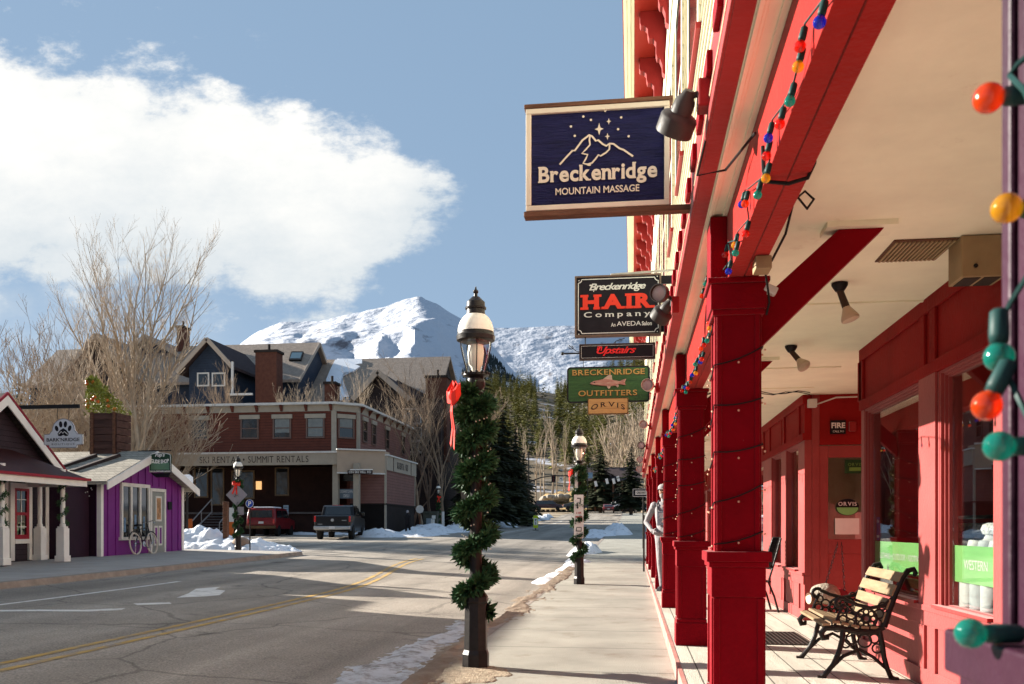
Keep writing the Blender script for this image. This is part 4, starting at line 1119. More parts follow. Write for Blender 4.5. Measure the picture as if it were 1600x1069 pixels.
def ceiling_things():
    a = atZ(1482, 393, 2.97)
    root = thing('heater_box', 'beige metal box hung under the porch ceiling against the shop wall', 'heater', (1.99, 5.6, 2.72))
    bm_ = mat('beige enamel', (.36, .26, .14), .5, .12, 5, .1, 20)
    mb = MB(); mb.box(1.855, 2.10, 5.40, 5.62, 2.73, 2.966); mb.build('body', bm_, root, bevel=.006)
    mb = MB(); mb.box(1.875, 1.965, 5.42, 5.60, 2.726, 2.7299); mb.box(1.985, 2.075, 5.42, 5.60, 2.726, 2.7299); mb.build('louvre', M['dark'], root)
    mb = MB(); mb.lathe((1.93, 5.398, 2.79), [(.012, 0), (.012, .006)], 10, (0, -1, 0)); mb.build('knob', M['black'], root)
    root = thing('ceiling_vent', 'dark slatted vent grille set in the porch ceiling beside the beige box', 'vent', (1.7, 5.75, 2.966))
    mb = MB(); mb.box(1.50, 1.86, 5.44, 5.86, 2.962, 2.969); mb.build('frame', M['rustwood'], root)
    mb = MB()
    for i in range(14): mb.box(1.515+i*.0245, 1.527+i*.0245, 5.46, 5.84, 2.952, 2.9615)
    mb.build('slats', bm_, root)
    # door surround bits
    root = thing('fire_sign', 'small red and black fire bell sign above the shop door', 'sign', (2.6, 11.6, 2.45))
    mb = MB(); mb.box(2.44, 2.62, 11.585, 11.615, 2.47, 2.64); mb.build('panel', M['signblack'], root)
    pl = Plane2((2.44, 11.583, 2.47)); mb = MB(); put_text(mb, pl, sans_text('FIRE', .03), .09, .105, width=.165); put_text(mb, pl, sans_text('CALL 911', .01), .09, .03, width=.13); mb.build('lettering', M['white'], root)
    mb = MB(); mb.box(2.66, 2.74, 11.56, 11.618, 2.50, 2.62); mb.build('strobe', M['red_trim'], root, bevel=.008)
    mb = MB(); mb.box(2.16, 2.26, 11.50, 11.595, 2.80, 2.90); mb.tube([(2.27, 11.55, 2.84), (2.5, 11.56, 2.92), (3.2, 11.57, 2.93)], .01, 6)
    tag(mb.build('junction_box', M['offwhite']), 'white junction box with a bent conduit above the shop door', 'junction box')
    root = thing('door_sticker', 'green and black oval sticker low on the shop door glass', 'sticker', (2.62, 11.63, 1.55))
    pl = Plane2((2.46, 11.628, 1.20))
    mb = MB(); disc(mb, pl, .19, .36, .14, .105, 0, 28); mb.build('oval', M['signblack'], root)
    mb = MB(); mb.face([pl.p(.19+.13*math.cos(t), .355+.095*math.sin(t), .002) for t in lin(math.pi, 2*math.pi, 16)]); mb.build('lower_half', mat('leaf green sticker', (.20, .50, .16), .5, .1, 5), root)
    mb = MB(); put_text(mb, pl, serif_text('ORVIS', .01, .2), .19, .40, width=.22, h=.003); mb.build('lettering', M['white'], root)
    mb = MB(); mb.box(2.50, 2.79, 11.622, 11.627, 1.22, 1.42); tag(mb.build('notice', M['white']), 'blank white notice under the oval sticker on the shop door', 'notice')
    root = thing('door_sticker', 'dark green square sticker at the top of the shop door glass', 'sticker', (2.72, 11.63, 2.05))
    pl = Plane2((2.62, 11.628, 1.98)); mb = MB(); mb.face([pl.p(0, 0), pl.p(.24, 0), pl.p(.24, .17), pl.p(0, .17)]); mb.build('panel', mat('dark green sticker', (.02, .06, .02), .5, .2, 5), root)
    mb = MB(); put_text(mb, pl, serif_text('ORVIS', .01, .2), .12, .11, width=.17, h=.006); mb.face([pl.p(.05, .03, .006), pl.p(.19, .03, .006), pl.p(.19, .075, .006), pl.p(.05, .075, .006)]); mb.build('lettering', mat('lime lettering', (.15, .30, .06), .5, .1, 5), root)
ceiling_things()

def grate():
    c = atZ(1217, 990, BW)
    mb = MB()
    for i in range(13): mb.box(1.22+i*.045, 1.232+i*.045, 9.15, 10.25, BW+.002, BW+.012)
    for i in range(22): mb.box(1.22, 1.772, 9.15+i*.0515, 9.162+i*.0515, BW+.002, BW+.0115)
    tag(mb.build('floor_grate', mat('steel grate', (.05, .045, .04), .5, .2, 10)), 'dark metal grate set in the boardwalk before the shop door', 'grate')
grate()
# ------------------------------------------------------------------ bench, chair, hanging ornament, shop display
M['iron'] = mat('black cast iron bench paint', (.016, .013, .012), .4, .3, 18, .2, 50)
M['slat'] = mat('worn bench slat', (.25, .175, .105), .65, .25, 5, .3, 30, stretch=(5, .8, 5), wear=((.30, .18, .08), .55, .75, 6))
def spiral(cx, cz, r0, r1, a0, a1, n=14): return [(cx+(r0+(r1-r0)*k/n)*math.cos(a0+(a1-a0)*k/n), cz+(r0+(r1-r0)*k/n)*math.sin(a0+(a1-a0)*k/n)) for k in range(n+1)]
def make_bench():
    # local: x = depth (front at -x), y = length, z up from the deck
    root = thing('park_bench', 'park bench with worn pale slats and black cast iron scrollwork ends on the boardwalk', 'bench', (0, 0, 0))
    back = [(.20, .40), (.235, .52), (.285, .66), (.335, .78)]
    seat = [(-.24, .395), (-.17, .425), (-.06, .405), (.06, .385), (.17, .385)]
    for y in (-.53, .53):
        P = lambda a: [(x, y, z) for x, z in a]
        mb = MB()
        mb.tube(P(back+[(.375, .835), (.415, .845), (.43, .815), (.415, .79)]), [.026, .024, .022, .022, .022, .022, .02, .014], 8)             # back stile rolling over
        mb.tube(P([(.20, .40), (.13, .362), (0, .362), (-.14, .39), (-.23, .385), (-.262, .345), (-.245, .305), (-.215, .31), (-.21, .335)]), [.024, .024, .024, .024, .024, .024, .024, .02, .012], 8)
        f = mb.build('end_frame', M['iron'], root, smooth=True)
        mb = MB()  # arm: sweeps from the back down and forward into a scroll
        mb.tube(P([(.27, .63), (.20, .565), (.10, .545), (0, .57), (-.08, .605)]+spiral(-.115, .575, .05, .015, .9, 6.6)), .015, 8); mb.build('arm_rest', M['iron'], f, smooth=True)
        mb = MB()  # rose window between arm and seat, with ring of petals
        mb.tube(P(spiral(.07, .462, .078, .078, 0, 2*math.pi, 20)), .010, 6); mb.tube(P(spiral(.07, .462, .030, .030, 0, 2*math.pi, 12)), .012, 6)
        for k in range(8):
            an = k*math.pi/4
            mb.tube(P(spiral(.07+.053*math.cos(an), .462+.053*math.sin(an), .020, .020, 0, 2*math.pi, 8)), .007, 5)
        for (cx, cz, r) in ((-.04, .49, .035), (-.10, .455, .03), (-.04, .43, .026), (.165, .50, .035), (.19, .56, .03), (-.09, .53, .03), (.155, .43, .028)):
            mb.tube(P(spiral(cx, cz, r, r, 0, 2*math.pi, 10)), .008, 5)
        mb.tube(P([(-.16, .41), (-.13, .5), (-.09, .57)]), .011, 6)
        mb.build('scrollwork', M['iron'], f, smooth=True)
        for sx, pts in ((-1, [(-.10, .38), (-.105, .30), (-.13, .20), (-.175, .10), (-.225, .035), (-.255, .0)]), (1, [(.165, .38), (.185, .28), (.20, .17), (.225, .08), (.25, .02), (.275, .0)])):
            mb = MB(); mb.tube(P(pts), [.022, .021, .020, .019, .02, .024], 8)
            q = pts[-1]; mb.box(q[0]-.035, q[0]+.03, y-.022, y+.022, 0, .018)
            mb.build('leg', M['iron'], root, smooth=True)
        mb = MB()
        mb.tube(P([(-.205, .06), (-.10, .17), (.02, .225), (.12, .17), (.22, .08)]), .015, 6)
        for (cx, cz, r) in ((-.03, .31, .045), (.06, .29, .05), (.13, .31, .035), (-.08, .265, .03), (.15, .235, .035)):
            mb.tube(P(spiral(cx, cz, r, r, 0, 2*math.pi, 12)), .008, 5)
        mb.build('brace', M['iron'], root, smooth=True)
    for i, (x, z) in enumerate(((-.225, .412), (-.155, .434), (-.085, .42), (-.012, .405), (.06, .395), (.13, .395))):
        mb = MB(); an = (-.1, .1, .2, .18, .08, 0)[i]
        mb.obox((x, 0, z), Vector((math.cos(an), 0, -math.sin(an))), Vector((0, 1, 0)), Vector((math.sin(an), 0, math.cos(an))), .030, .545, .011)
        mb.build('seat_slat', M['slat'], root, bevel=.006)
    for (x, z, h, an) in ((.222, .475, .042, .28), (.252, .575, .042, .34), (.292, .680, .045, .40), (.342, .782, .040, .5)):
        mb = MB(); mb.obox((x-.02, 0, z), Vector((math.cos(an), 0, -math.sin(an))), Vector((0, 1, 0)), Vector((math.sin(an), 0, math.cos(an))), .010, .545, h)
        mb.build('back_slat', M['slat'], root, bevel=.006)
    root.location = (1.72, 7.72, BW); root.rotation_euler = (0, 0, R(-1.5))
make_bench()

def make_chair():
    root = thing('metal_chair', 'black metal chair with a perforated tall back facing the street before the far shop windows', 'chair', (0, 0, 0))
    for y in (-.24, .24):
        mb = MB(); mb.tube([(.30, y, 0), (.24, y, .22), (.16, y, .42), (.22, y, .62), (.33, y, 1.02)], .015, 7); mb.build('leg', M['iron'], root, smooth=True)
        mb = MB(); mb.tube([(-.24, y, 0), (-.22, y, .25), (-.2, y, .42), (-.16, y, .64), (.20, y, .64)], .014, 7); mb.build('leg', M['iron'], root, smooth=True)
    mb = MB(); mb.box(-.22, .2, -.24, .24, .41, .435); mb.build('seat', M['iron'], root, bevel=.005)
    mb = MB()
    def pt(t, y): return (.205+.125*t, y, .60+.42*t)
    for i in range(9): mb.beam(pt(i/8, -.24), pt(i/8, .24), .007, .030)
    for j in range(9): mb.beam(pt(0, -.24+j*.06), pt(1, -.24+j*.06), .006, .030, (1, 0, 0))
    mb.build('backrest', M['iron'], root)
    root.location = (1.66, 12.86, BW); root.rotation_euler = (0, 0, R(4))
make_chair()

def hanging_ornament():
    """rough wooden log figure with a shaggy cap on two chains from the door panel"""
    c = atY(1287, 930, 11.0)
    root = thing('hanging_ornament', 'rough log ornament with a shaggy grey cap, hung on two chains by the shop door', 'ornament', tuple(c))
    mb = MB(); a = Vector((c.x-.18, 10.95, c.z-.04)); mb.tube([a, a+Vector((.12, .05, .01)), a+Vector((.32, .16, -.02))], [.07, .075, .07], 12); mb.build('log', M['rustwood'], root, smooth=True)
    mb = MB(); mb.lathe(a, [(.062, .003), (.001, .004)], 12, (-.93, -.36, 0)); mb.build('cut_end', mat('pale cut wood', (.55, .42, .3), .7, .2, 20), root)
    mb = MB(); b = Vector((c.x+.02, 11.0, c.z+.02)); mb.ball(b, .15, 18, 12, (1.1, 1, .8)); 
    r = random.Random(2)
    for v in range(len(mb.v)):
        p = Vector(mb.v[v]); mb.v[v] = tuple(b+(p-b)*(1+.16*mnoise.noise(p*14)))
    mb.build('cap', mat('shaggy grey bark', (.30, .26, .21), .9, .4, 25, 1.0, 40), root, smooth=True)
    mb = MB(); mb.lathe((c.x+.22, 11.2, c.z-.06), [(.13, 0), (.135, .02), (.13, .04)], 20, (-.3, -1, 0)); mb.build('disc', mat('dark red disc', (.22, .012, .02), .5, .2, 5), root, smooth=False, bevel=.006)
    for (x0, z0, x1, z1) in ((2.52, 1.12, c.x+.04, c.z+.12), (2.56, 1.12, c.x+.26, c.z+.05)):
        mb = MB(); n = 16
        for i in range(n):
            t = (i+.5)/n; p = Vector((x0+(x1-x0)*t, 11.55-.45*t, z0+(z1-z0)*t))
            k = i % 2
            ring = [(p.x+(.010 if k else .003)*math.cos(q), p.y+(.003 if k else .010)*math.cos(q), p.z+.022*math.sin(q)) for q in lin(0, 2*math.pi, 8)[:-1]]
            mb.tube(ring, .0038, 4, closed=True)
        mb.build('chain', M['black'], root)
hanging_ornament()

def shop_display():
    cl = [(.62, .64, .68), (.50, .54, .58), (.70, .70, .70), (.42, .46, .52), (.60, .66, .64), (.72, .70, .64), (.50, .56, .62)]
    adj = ['pale grey', 'slate', 'white', 'dark blue grey', 'mint grey', 'cream', 'steel blue']
    rail = thing('clothes_rail', 'black clothes rail carrying a row of jackets inside the near shop window', 'clothes rail', (2.50, 6.7, BW+.02))
    mb = MB(); mb.tube([(2.50, 5.95, 1.38), (2.50, 7.45, 1.38)], .014, 8); mb.build('bar', M['black'], rail)
    for y in (5.97, 7.42):
        mb = MB(); mb.tube([(2.50, y, .16), (2.50, y, 1.38)], .014, 8); mb.box(2.34, 2.70, y-.02, y+.02, .16, .185); mb.build('leg', M['black'], rail)
    for i in range(7):
        y = 6.13+i*.185
        root = thing('jacket', '%s quilted jacket on the rail inside the shop window' % adj[i], 'jacket', (2.50, y, 1.0), 'jackets on the rail inside the shop window')
        m = mat(adj[i]+' jacket fabric', cl[i], .8, .15, 5, .5, 10)
        mb = MB()
        zs = [(.62, .20, .09), (.78, .21, .10), (.98, .20, .11), (1.14, .19, .10), (1.24, .13, .08), (1.29, .08, .06)]
        n = 16; b = len(mb.v)
        for (z, hx, hy) in zs:
            for k in range(n):
                t = 2*math.pi*k/n; w = 1+.10*math.sin(z*60)+.08*mnoise.noise(Vector((z*9, k, i)))
                mb.v.append((2.50+hx*math.cos(t)*w, y+hy*math.sin(t)*w, z))
        for a in range(len(zs)-1):
            for k in range(n):
                l = (k+1) % n; mb.f.append((b+a*n+k, b+a*n+l, b+(a+1)*n+l, b+(a+1)*n+k)); mb.m.append(0)
        mb.build('body', m, root, smooth=True)
        for sx in (-1, 1):
            s = MB(); s.tube([(2.50+sx*.15, y, 1.20), (2.50+sx*.21, y-.02, .98), (2.50+sx*.22, y-.03, .76), (2.50+sx*.22, y-.03, .64)], [.07, .075, .068, .055], 10); s.build('sleeve', m, root, smooth=True)
        s = MB(); s.tube([(2.50+.10*math.cos(t), y+.08*math.sin(t), 1.29) for t in lin(0, 2*math.pi, 12)[:-1]], .045, 8, closed=True); s.build('collar', mat(adj[i]+' fleece collar', tuple(min(.8, v*1.15) for v in cl[i]), .95, .25, 30, .8, 40), root, smooth=True)
    # printed bands inside the glass
    gm = mat('lime green window vinyl', (.22, .52, .17), .5, .08, 3)
    for (p, q, txt, lab, fx) in ((7.06, 8.69, 'CLOTHING \u2022 OUTDOOR \u2022 FOOTWEAR', 'lime green printed band across the shop window behind the bench', .5), (5.66, 6.63, 'WESTERN', 'lime green printed band across the shop window nearest the camera', .45)):
        root = thing('window_band', lab, 'window band', (2.215, (p+q)/2, 1.0))
        mb = MB(); mb.box(2.2135, 2.2155, p+.05, q-.05, .93, 1.18); mb.build('band', gm, root)
        pl = Plane2((2.213, q, .93), (0, -1, 0)); mb = MB()
        put_text(mb, pl, sans_text(txt, 0), (q-p)*fx, .125, width=(q-p)*(.78 if len(txt) > 10 else .42), h=.0016); mb.build('lettering', M['white'], root)
    root = thing('window_sticker', 'small blue payment sticker low in the corner of the shop window behind the bench', 'sticker', (2.24, 8.25, 1.2))
    mb = MB(); mb.box(2.2115, 2.2125, 8.48, 8.58, 1.19, 1.40); mb.build('panel', mat('blue sticker', (.03, .04, .22), .5, .1, 5), root)
    pl = Plane2((2.211, 8.58, 1.19), (0, -1, 0)); mb = MB(); put_text(mb, pl, sans_text('VISA', .02), .05, .17, width=.08, h=.001); mb.face([pl.p(.012, .02, .001), pl.p(.088, .02, .001), pl.p(.088, .045, .001), pl.p(.012, .045, .001)]); mb.build('lettering', M['white'], root)
    # timber display benches and dark fittings farther back
    root = thing('display_table', 'long timber display table inside the shop', 'table', (4.6, 6.5, BW+.02))
    mb = MB(); mb.box(4.2, 5.2, 5.4, 8.2, .86, .93); mb.build('tabletop', M['woodtan'], root, bevel=.01)
    for (x, y) in ((4.25, 5.45), (5.15, 5.45), (4.25, 8.15), (5.15, 8.15)):
        mb = MB(); mb.box(x-.04, x+.04, y-.04, y+.04, .16, .86); mb.build('leg', M['rustwood'], root)
shop_display()

# ------------------------------------------------------------------ street lamps with garlands and bows
M['garland'] = mat('artificial fir garland', (.016, .050, .018), .6, .4, 12, c2=(.055, .12, .05))
M['lampiron'] = mat('dark lamp iron', (.020, .017, .016), .38, .3, 14, .1, 40)
M['lampdome'] = mat('white lamp dome', (.78, .74, .66), .35, .05, 5)
M['bow'] = mat('red velvet ribbon', (.72, .035, .022), .55, .15, 8)
LAMP_H = 3.5
def make_lamp(label, full=True):
    root = thing('street_lamp', label, 'street lamp', (0, 0, 0), 'old-fashioned street lamps')
    mb = MB()
    mb.lathe((0, 0, 0), [(.128, 0), (.128, .13), (.112, .17), (.105, .60), (.118, .62), (.118, .66), (.09, .70), (.062, .76), (.058, .9)], 8, rot=math.pi/8)
    mb.build('base', M['lampiron'], root, bevel=.004)
    mb = MB(); mb.lathe((0, 0, .88), [(.058, 0), (.055, .8), (.048, 1.55), (.06, 1.58), (.06, 1.62), (.045, 1.66)], 14); mb.build('pole', M['lampiron'], root, smooth=True)
    mb = MB(); mb.lathe((0, 0, 2.50), [(.05, 0), (.07, .03), (.075, .06), (.055, .08), (.085, .12), (.09, .16), (.07, .20), (.125, .215), (.12, .235)], 18)
    for k in range(14):
        t = 2*math.pi*k/14; mb.ball((.12*math.cos(t), .12*math.sin(t), 2.735), .016, 6, 5)
    mb.build('collar', M['lampiron'], root, smooth=True)
    mb = MB(); prof = [(.075, 2.735), (.092, 2.80), (.118, 2.90), (.135, 2.98), (.140, 3.04)]
    mb.lathe((0, 0, 0), prof, 20); g = mb.build('lantern', M['bulbglass'], root, smooth=True)
    mb = MB()
    for k in range(4):
        t = 2*math.pi*k/4+.25
        mb.tube([((r+.003)*math.cos(t), (r+.003)*math.sin(t), z) for r, z in prof], .006, 6)
    mb.build('lantern_rib', M['lampiron'], g, smooth=True)
    mb = MB(); mb.lathe((0, 0, 2.74), [(.04, 0), (.045, .05), (.065, .08), (.078, .18), (.07, .26), (.001, .28)], 12); mb.build('lamp_bulb', mat('frosted lamp', (.85, .80, .70), .4, .05, 8), g, smooth=True)
    mb = MB(); mb.lathe((0, 0, 3.03), [(.15, 0), (.178, .012), (.182, .05), (.172, .062), (.172, .085), (.15, .095)], 22); mb.build('ring', M['lampiron'], root, smooth=True)
    mb = MB(); mb.lathe((0, 0, 3.12), [(.168, 0), (.165, .04), (.150, .09), (.122, .135), (.095, .16)], 22); mb.build('dome', M['lampdome'], root, smooth=True)
    mb = MB(); mb.lathe((0, 0, 3.275), [(.092, 0), (.088, .02), (.085, .055), (.098, .06), (.10, .075), (.088, .08), (.086, .125), (.06, .15), (.035, .175), (.018, .18), (.016, .205), (.025, .215), (.025, .232), (.01, .245), (.006, .27)], 18); mb.build('cap', M['lampiron'], root, smooth=True)
    return root
def make_garland(label, seed, n_tuft=760, per=75, z0=.50, z1=2.56, turns=6.6):
    root = thing('garland', label, 'garland', (0, 0, 0), 'fir garlands wound up the lamp posts')
    r = random.Random(seed); mb = MB()
    N = n_tuft
    for i in range(N):
        t = i/N; a = turns*2*math.pi*t+seed
        low = 1-sstep(.35, .62, t)
        rad = .085+.040*low
        c = Vector((rad*math.cos(a), rad*math.sin(a), z0+(z1-z0)*(1-(1-t)**1.3)))
        L = (.105+.020*sstep(.3, .6, t))*r.uniform(.7, 1.25)
        for k in range(int(per/3*(1 if t > .40 else .95))):
            d = Vector((r.gauss(0, 1), r.gauss(0, 1), r.gauss(0, .8))); d.normalize()
            d = (d+c.xy.to_3d().normalized()*.55).normalized()
            s = d.orthogonal().normalized(); q = r.uniform(0, 6.28); s = (s*math.cos(q)+d.cross(s)*math.sin(q))
            w = .012; p = c+Vector((r.uniform(-.02, .02), r.uniform(-.02, .02), r.uniform(-.02, .02)))
            e = p+d*L*r.uniform(.6, 1.1)
            mb.face([p-s*w, p+(d*L*.4)-s*w*1.8, e, p+(d*L*.4)+s*w*1.8])
    mb.build('needles', M['garland'], root)
    mb = MB(); mb.tube([((.080)*math.cos(turns*2*math.pi*t+seed), .075*math.sin(turns*2*math.pi*t+seed), z0+(z1-z0)*(1-(1-t)**1.3)) for t in lin(0, 1, 90)], .016, 6); mb.build('core', M['garland'], root)
    mb = MB()
    for i in range(46):
        t = r.random(); a = turns*2*math.pi*t+seed; q = .14; mb.ball((q*math.cos(a), q*math.sin(a), z0+(z1-z0)*t), .007, 6, 5)
    mb.build('mini_bulbs', mat('warm mini bulb', (.6, .5, .4), .3, .2, 8), root)
    return root
def make_bow(label, kind=0):
    root = thing('bow', label, 'bow', (0, 0, 0), 'red bows on the lamp posts')
    mb = MB()
    for sx in (-1, 1):
        for y0, sc in ((0, 1), (.02, .8)):
            pts = [(0, 0, 0), (.06*sx*sc, .035, .045), (.13*sx*sc, .03, .06), (.15*sx*sc, 0, .02), (.12*sx*sc, -.03, -.01), (.05*sx*sc, -.02, -.01), (0, 0, 0)]
            for a, b in zip(pts, pts[1:]):
                h = .04
                mb.face([(a[0], a[1]+y0-.03, a[2]-h), (b[0], b[1]+y0-.03, b[2]-h), (b[0], b[1]+y0-.03, b[2]+h), (a[0], a[1]+y0-.03, a[2]+h)])
    o = mb.build('loops', M['bow'], root, smooth=False); sd = o.modifiers.new('s', 'SOLIDIFY'); sd.thickness = .004
    mb = MB(); mb.ball((0, -.04, .01), .032, 10, 8, (1, .8, 1.1)); mb.build('knot', M['bow'], root, smooth=True)
    for sx in (-1, 1):
        mb = MB(); pts = [(0, -.03, 0), (.03*sx, -.05, -.10), (.05*sx, -.04, -.22), (.08*sx, -.06, -.33)]
        for i, (a, b) in enumerate(zip(pts, pts[1:])):
            w = .026; mb.face([(a[0]-w, a[1], a[2]), (b[0]-w, b[1], b[2]), (b[0]+w, b[1], b[2]-(.02 if i == 2 else 0)), (a[0]+w, a[1], a[2])])
        o = mb.build('tail', M['bow'], root); sd = o.modifiers.new('s', 'SOLIDIFY'); sd.thickness = .003
    return root
lp = [((-1.44, 8.24), 0.0), (None, 0), (None, 0), (None, 0)]
l2 = atD(905, 912, 19.9); l3 = atD(372, 848, 33.4); l4 = atD(685, 833, 66.5)
L1 = make_lamp('tall old-fashioned street lamp nearest the camera, on the sidewalk edge'); L1.location = (-1.45, 8.22, 0)
for o, lab in ((l2, 'old-fashioned street lamp with a parking sign, second along the sidewalk'), (l3, 'old-fashioned street lamp behind the snow heap by the red utility vehicle'), (l4, 'small distant street lamp beside the grey utility cabinets')):
    c = copy_tree(L1); c.location = (o.x, o.y, grade(o.y) if o.x > -3 else gz(o.x, o.y)); relabel(c, lab)
G1 = make_garland('thick fir garland spiralling up the nearest lamp post', 0.6); G1.location = L1.location
for o, lab, sd in ((l2, 'fir garland spiralling up the second lamp post along the sidewalk', 2.0), (l3, 'dark fir garland on the lamp post behind the snow heap', 3.1), (l4, 'fir garland on the distant lamp post by the utility cabinets', 4.4)):
    g_ = make_garland(lab, sd, 480, 45); g_.location = (o.x, o.y, (grade(o.y) if o.x > -3 else gz(o.x, o.y)))
B1 = make_bow('big sunlit red bow with pale tails on the nearest lamp post'); B1.location = (-1.60, 8.04, 2.50); B1.rotation_euler = (R(6), R(14), R(-68)); B1.scale = (1.05, 1.1, 1.35)
for o, lab, dx, rz in ((l2, 'red bow on the second lamp post along the sidewalk', -.17, -80), (l3, 'bright red bow on the lamp post behind the snow heap', 0, 10), (l4, 'tiny red bow on the distant lamp post by the utility cabinets', .08, 20)):
    b_ = copy_tree(B1); relabel(b_, lab); b_.scale = (1, 1, 1.1); b_.location = (o.x+dx, o.y-(.02 if dx < -.1 else .15), 2.45+(grade(o.y) if o.x > -3 else gz(o.x, o.y))); b_.rotation_euler = (0, R(8), R(rz))

# signs fixed to the lamps
def lamp_signs():
    z = grade(l2.y); y = l2.y-.16
    root = thing('parking_sign', 'tall narrow white parking rules sign on the second lamp post', 'sign', (l2.x, y, z+1.4))
    mb = MB(); mb.box(l2.x-.105, l2.x+.105, y, y+.006, z+1.02, z+1.98); mb.build('panel', M['white'], root)
    pl = Plane2((l2.x-.105, y-.001, z+1.02)); mb = MB()
    stroke(mb, pl, [(.07, .88), (.14, .88), (.14, .78), (.08, .78), (.08, .66)], .022); mb.build('symbol', M['signblack'], root)
    mb = MB(); stroke(mb, pl, [(.03, .47), (.18, .47)], .03); put_text(mb, pl, sans_text('2 HR', .03), .105, .56, width=.12, h=.003); mb.build('lettering', mat('faded sign red', (.45, .08, .06), .5, .1, 5), root)
    mb = MB(); stroke(mb, pl, [(.03, .38), (.18, .38)], .02); stroke(mb, pl, [(.05, .16), (.16, .16), (.16, .24), (.06, .24), (.05, .16)], .02); stroke(mb, pl, [(.03, .06), (.18, .06)], .02); mb.build('symbol', M['lampiron'], root)
    mb = MB(); mb.box(l2.x-.09, l2.x-.02, y+.02, y+.03, z+2.05, z+2.5); tag(mb.build('small_sign', M['offwhite']), 'narrow pale sign plate edge under the bow of the second lamp post', 'sign')
    # back of a diamond warning sign and round parking sign by the third lamp
    z = gz(l3.x, l3.y); y = l3.y-.17
    root = thing('warning_sign', 'bare grey back of a diamond warning sign on the lamp post behind the snow heap', 'sign', (l3.x, y, z+2))
    mb = MB(); s = .42; cz = z+2.05
    mb.prism([(l3.x+.02+s*a, y, cz+s*b) for a, b in ((0, -1), (1, 0), (0, 1), (-1, 0))], (0, .004, 0)); mb.box(l3.x+.06, l3.x+.30, y, y+.004, cz-.74, cz-.44)
    mb.build('panel', mat('grey sign back', (.30, .28, .30), .5, .1, 5, metal=.3), root)
    p = atY(390, 787, l3.y-.4); root = thing('parking_sign', 'round blue parking sign with a white letter P beside the red utility vehicle', 'sign', (p.x, p.y, gz(p.x, p.y)))
    mb = MB(); mb.tube([(p.x, p.y+.03, gz(p.x, p.y)), (p.x, p.y+.03, p.z+.1)], .025, 8); mb.build('post', M['lampiron'], root)
    pl = Plane2((p.x, p.y, p.z)); mb = MB(); disc(mb, pl, 0, 0, .155, h=0, n=28); mb.build('disc', M['white'], root)
    mb = MB(); disc(mb, pl, 0, 0, .138, h=.003, n=28); mb.build('face', mat('parking blue', (.02, .07, .36), .45, .08, 5), root)
    mb = MB(); put_text(mb, pl, serif_text('P', .03, .1, .2, .06), 0, 0, height=.17, h=.006); mb.build('lettering', M['white'], root)
lamp_signs()
# ------------------------------------------------------------------ the little shops on the left
def shingle(name, c, var=.2, bump=.5):
    m = mat(name, c, .85, var, 2.2, bump, 30, stretch=(1, 1, 1))
    N, L, p = nodes_of(m)
    tc = N.new('ShaderNodeTexCoord'); br = N.new('ShaderNodeTexBrick')
    br.inputs['Scale'].default_value = 3.2; br.inputs['Mortar Size'].default_value = .03; br.inputs['Color1'].default_value = (1, 1, 1, 1); br.inputs['Color2'].default_value = (.72, .72, .72, 1); br.inputs['Mortar'].default_value = (.45, .45, .45, 1)
    br.inputs['Row Height'].default_value = .3; br.inputs['Brick Width'].default_value = .7
    sp = N.new('ShaderNodeSeparateXYZ'); L.new(tc.outputs['Object'], sp.inputs[0])
    ad = N.new('ShaderNodeMath'); ad.operation = 'ADD'; L.new(sp.outputs[0], ad.inputs[0]); L.new(sp.outputs[1], ad.inputs[1])
    cb = N.new('ShaderNodeCombineXYZ'); L.new(ad.outputs[0], cb.inputs[0]); L.new(sp.outputs[2], cb.inputs[1])
    L.new(cb.outputs[0], br.inputs['Vector'])
    mx = N.new('ShaderNodeMix'); mx.data_type = 'RGBA'; mx.blend_type = 'MULTIPLY'; mx.inputs[0].default_value = .8
    L.new(p.inputs['Base Color'].links[0].from_socket, mx.inputs[6]); L.new(br.outputs[0], mx.inputs[7]); L.new(mx.outputs[2], p.inputs['Base Color'])
    return m
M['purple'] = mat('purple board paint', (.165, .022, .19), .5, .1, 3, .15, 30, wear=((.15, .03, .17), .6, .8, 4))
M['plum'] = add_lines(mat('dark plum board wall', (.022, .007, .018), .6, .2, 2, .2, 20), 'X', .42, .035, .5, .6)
M['roof_red'] = add_lines(mat('dark red standing-seam metal roof', (.045, .012, .010), .5, .25, 1.5, .1, 8), 'Y', .40, .03, 1.5, .8)
M['shingle_pale'] = shingle('pale weathered shingles', (.36, .32, .26))
M['shingle_dark'] = shingle('dark asphalt shingles', (.10, .08, .07))
M['greydoor'] = mat('sage grey door paint', (.24, .25, .23), .5, .1, 5)
M['plumclap'] = add_lines(mat('grey purple clapboard', (.034, .022, .030), .6, .15, 3, .2, 20), 'Z', .14, .018, .45, .6)

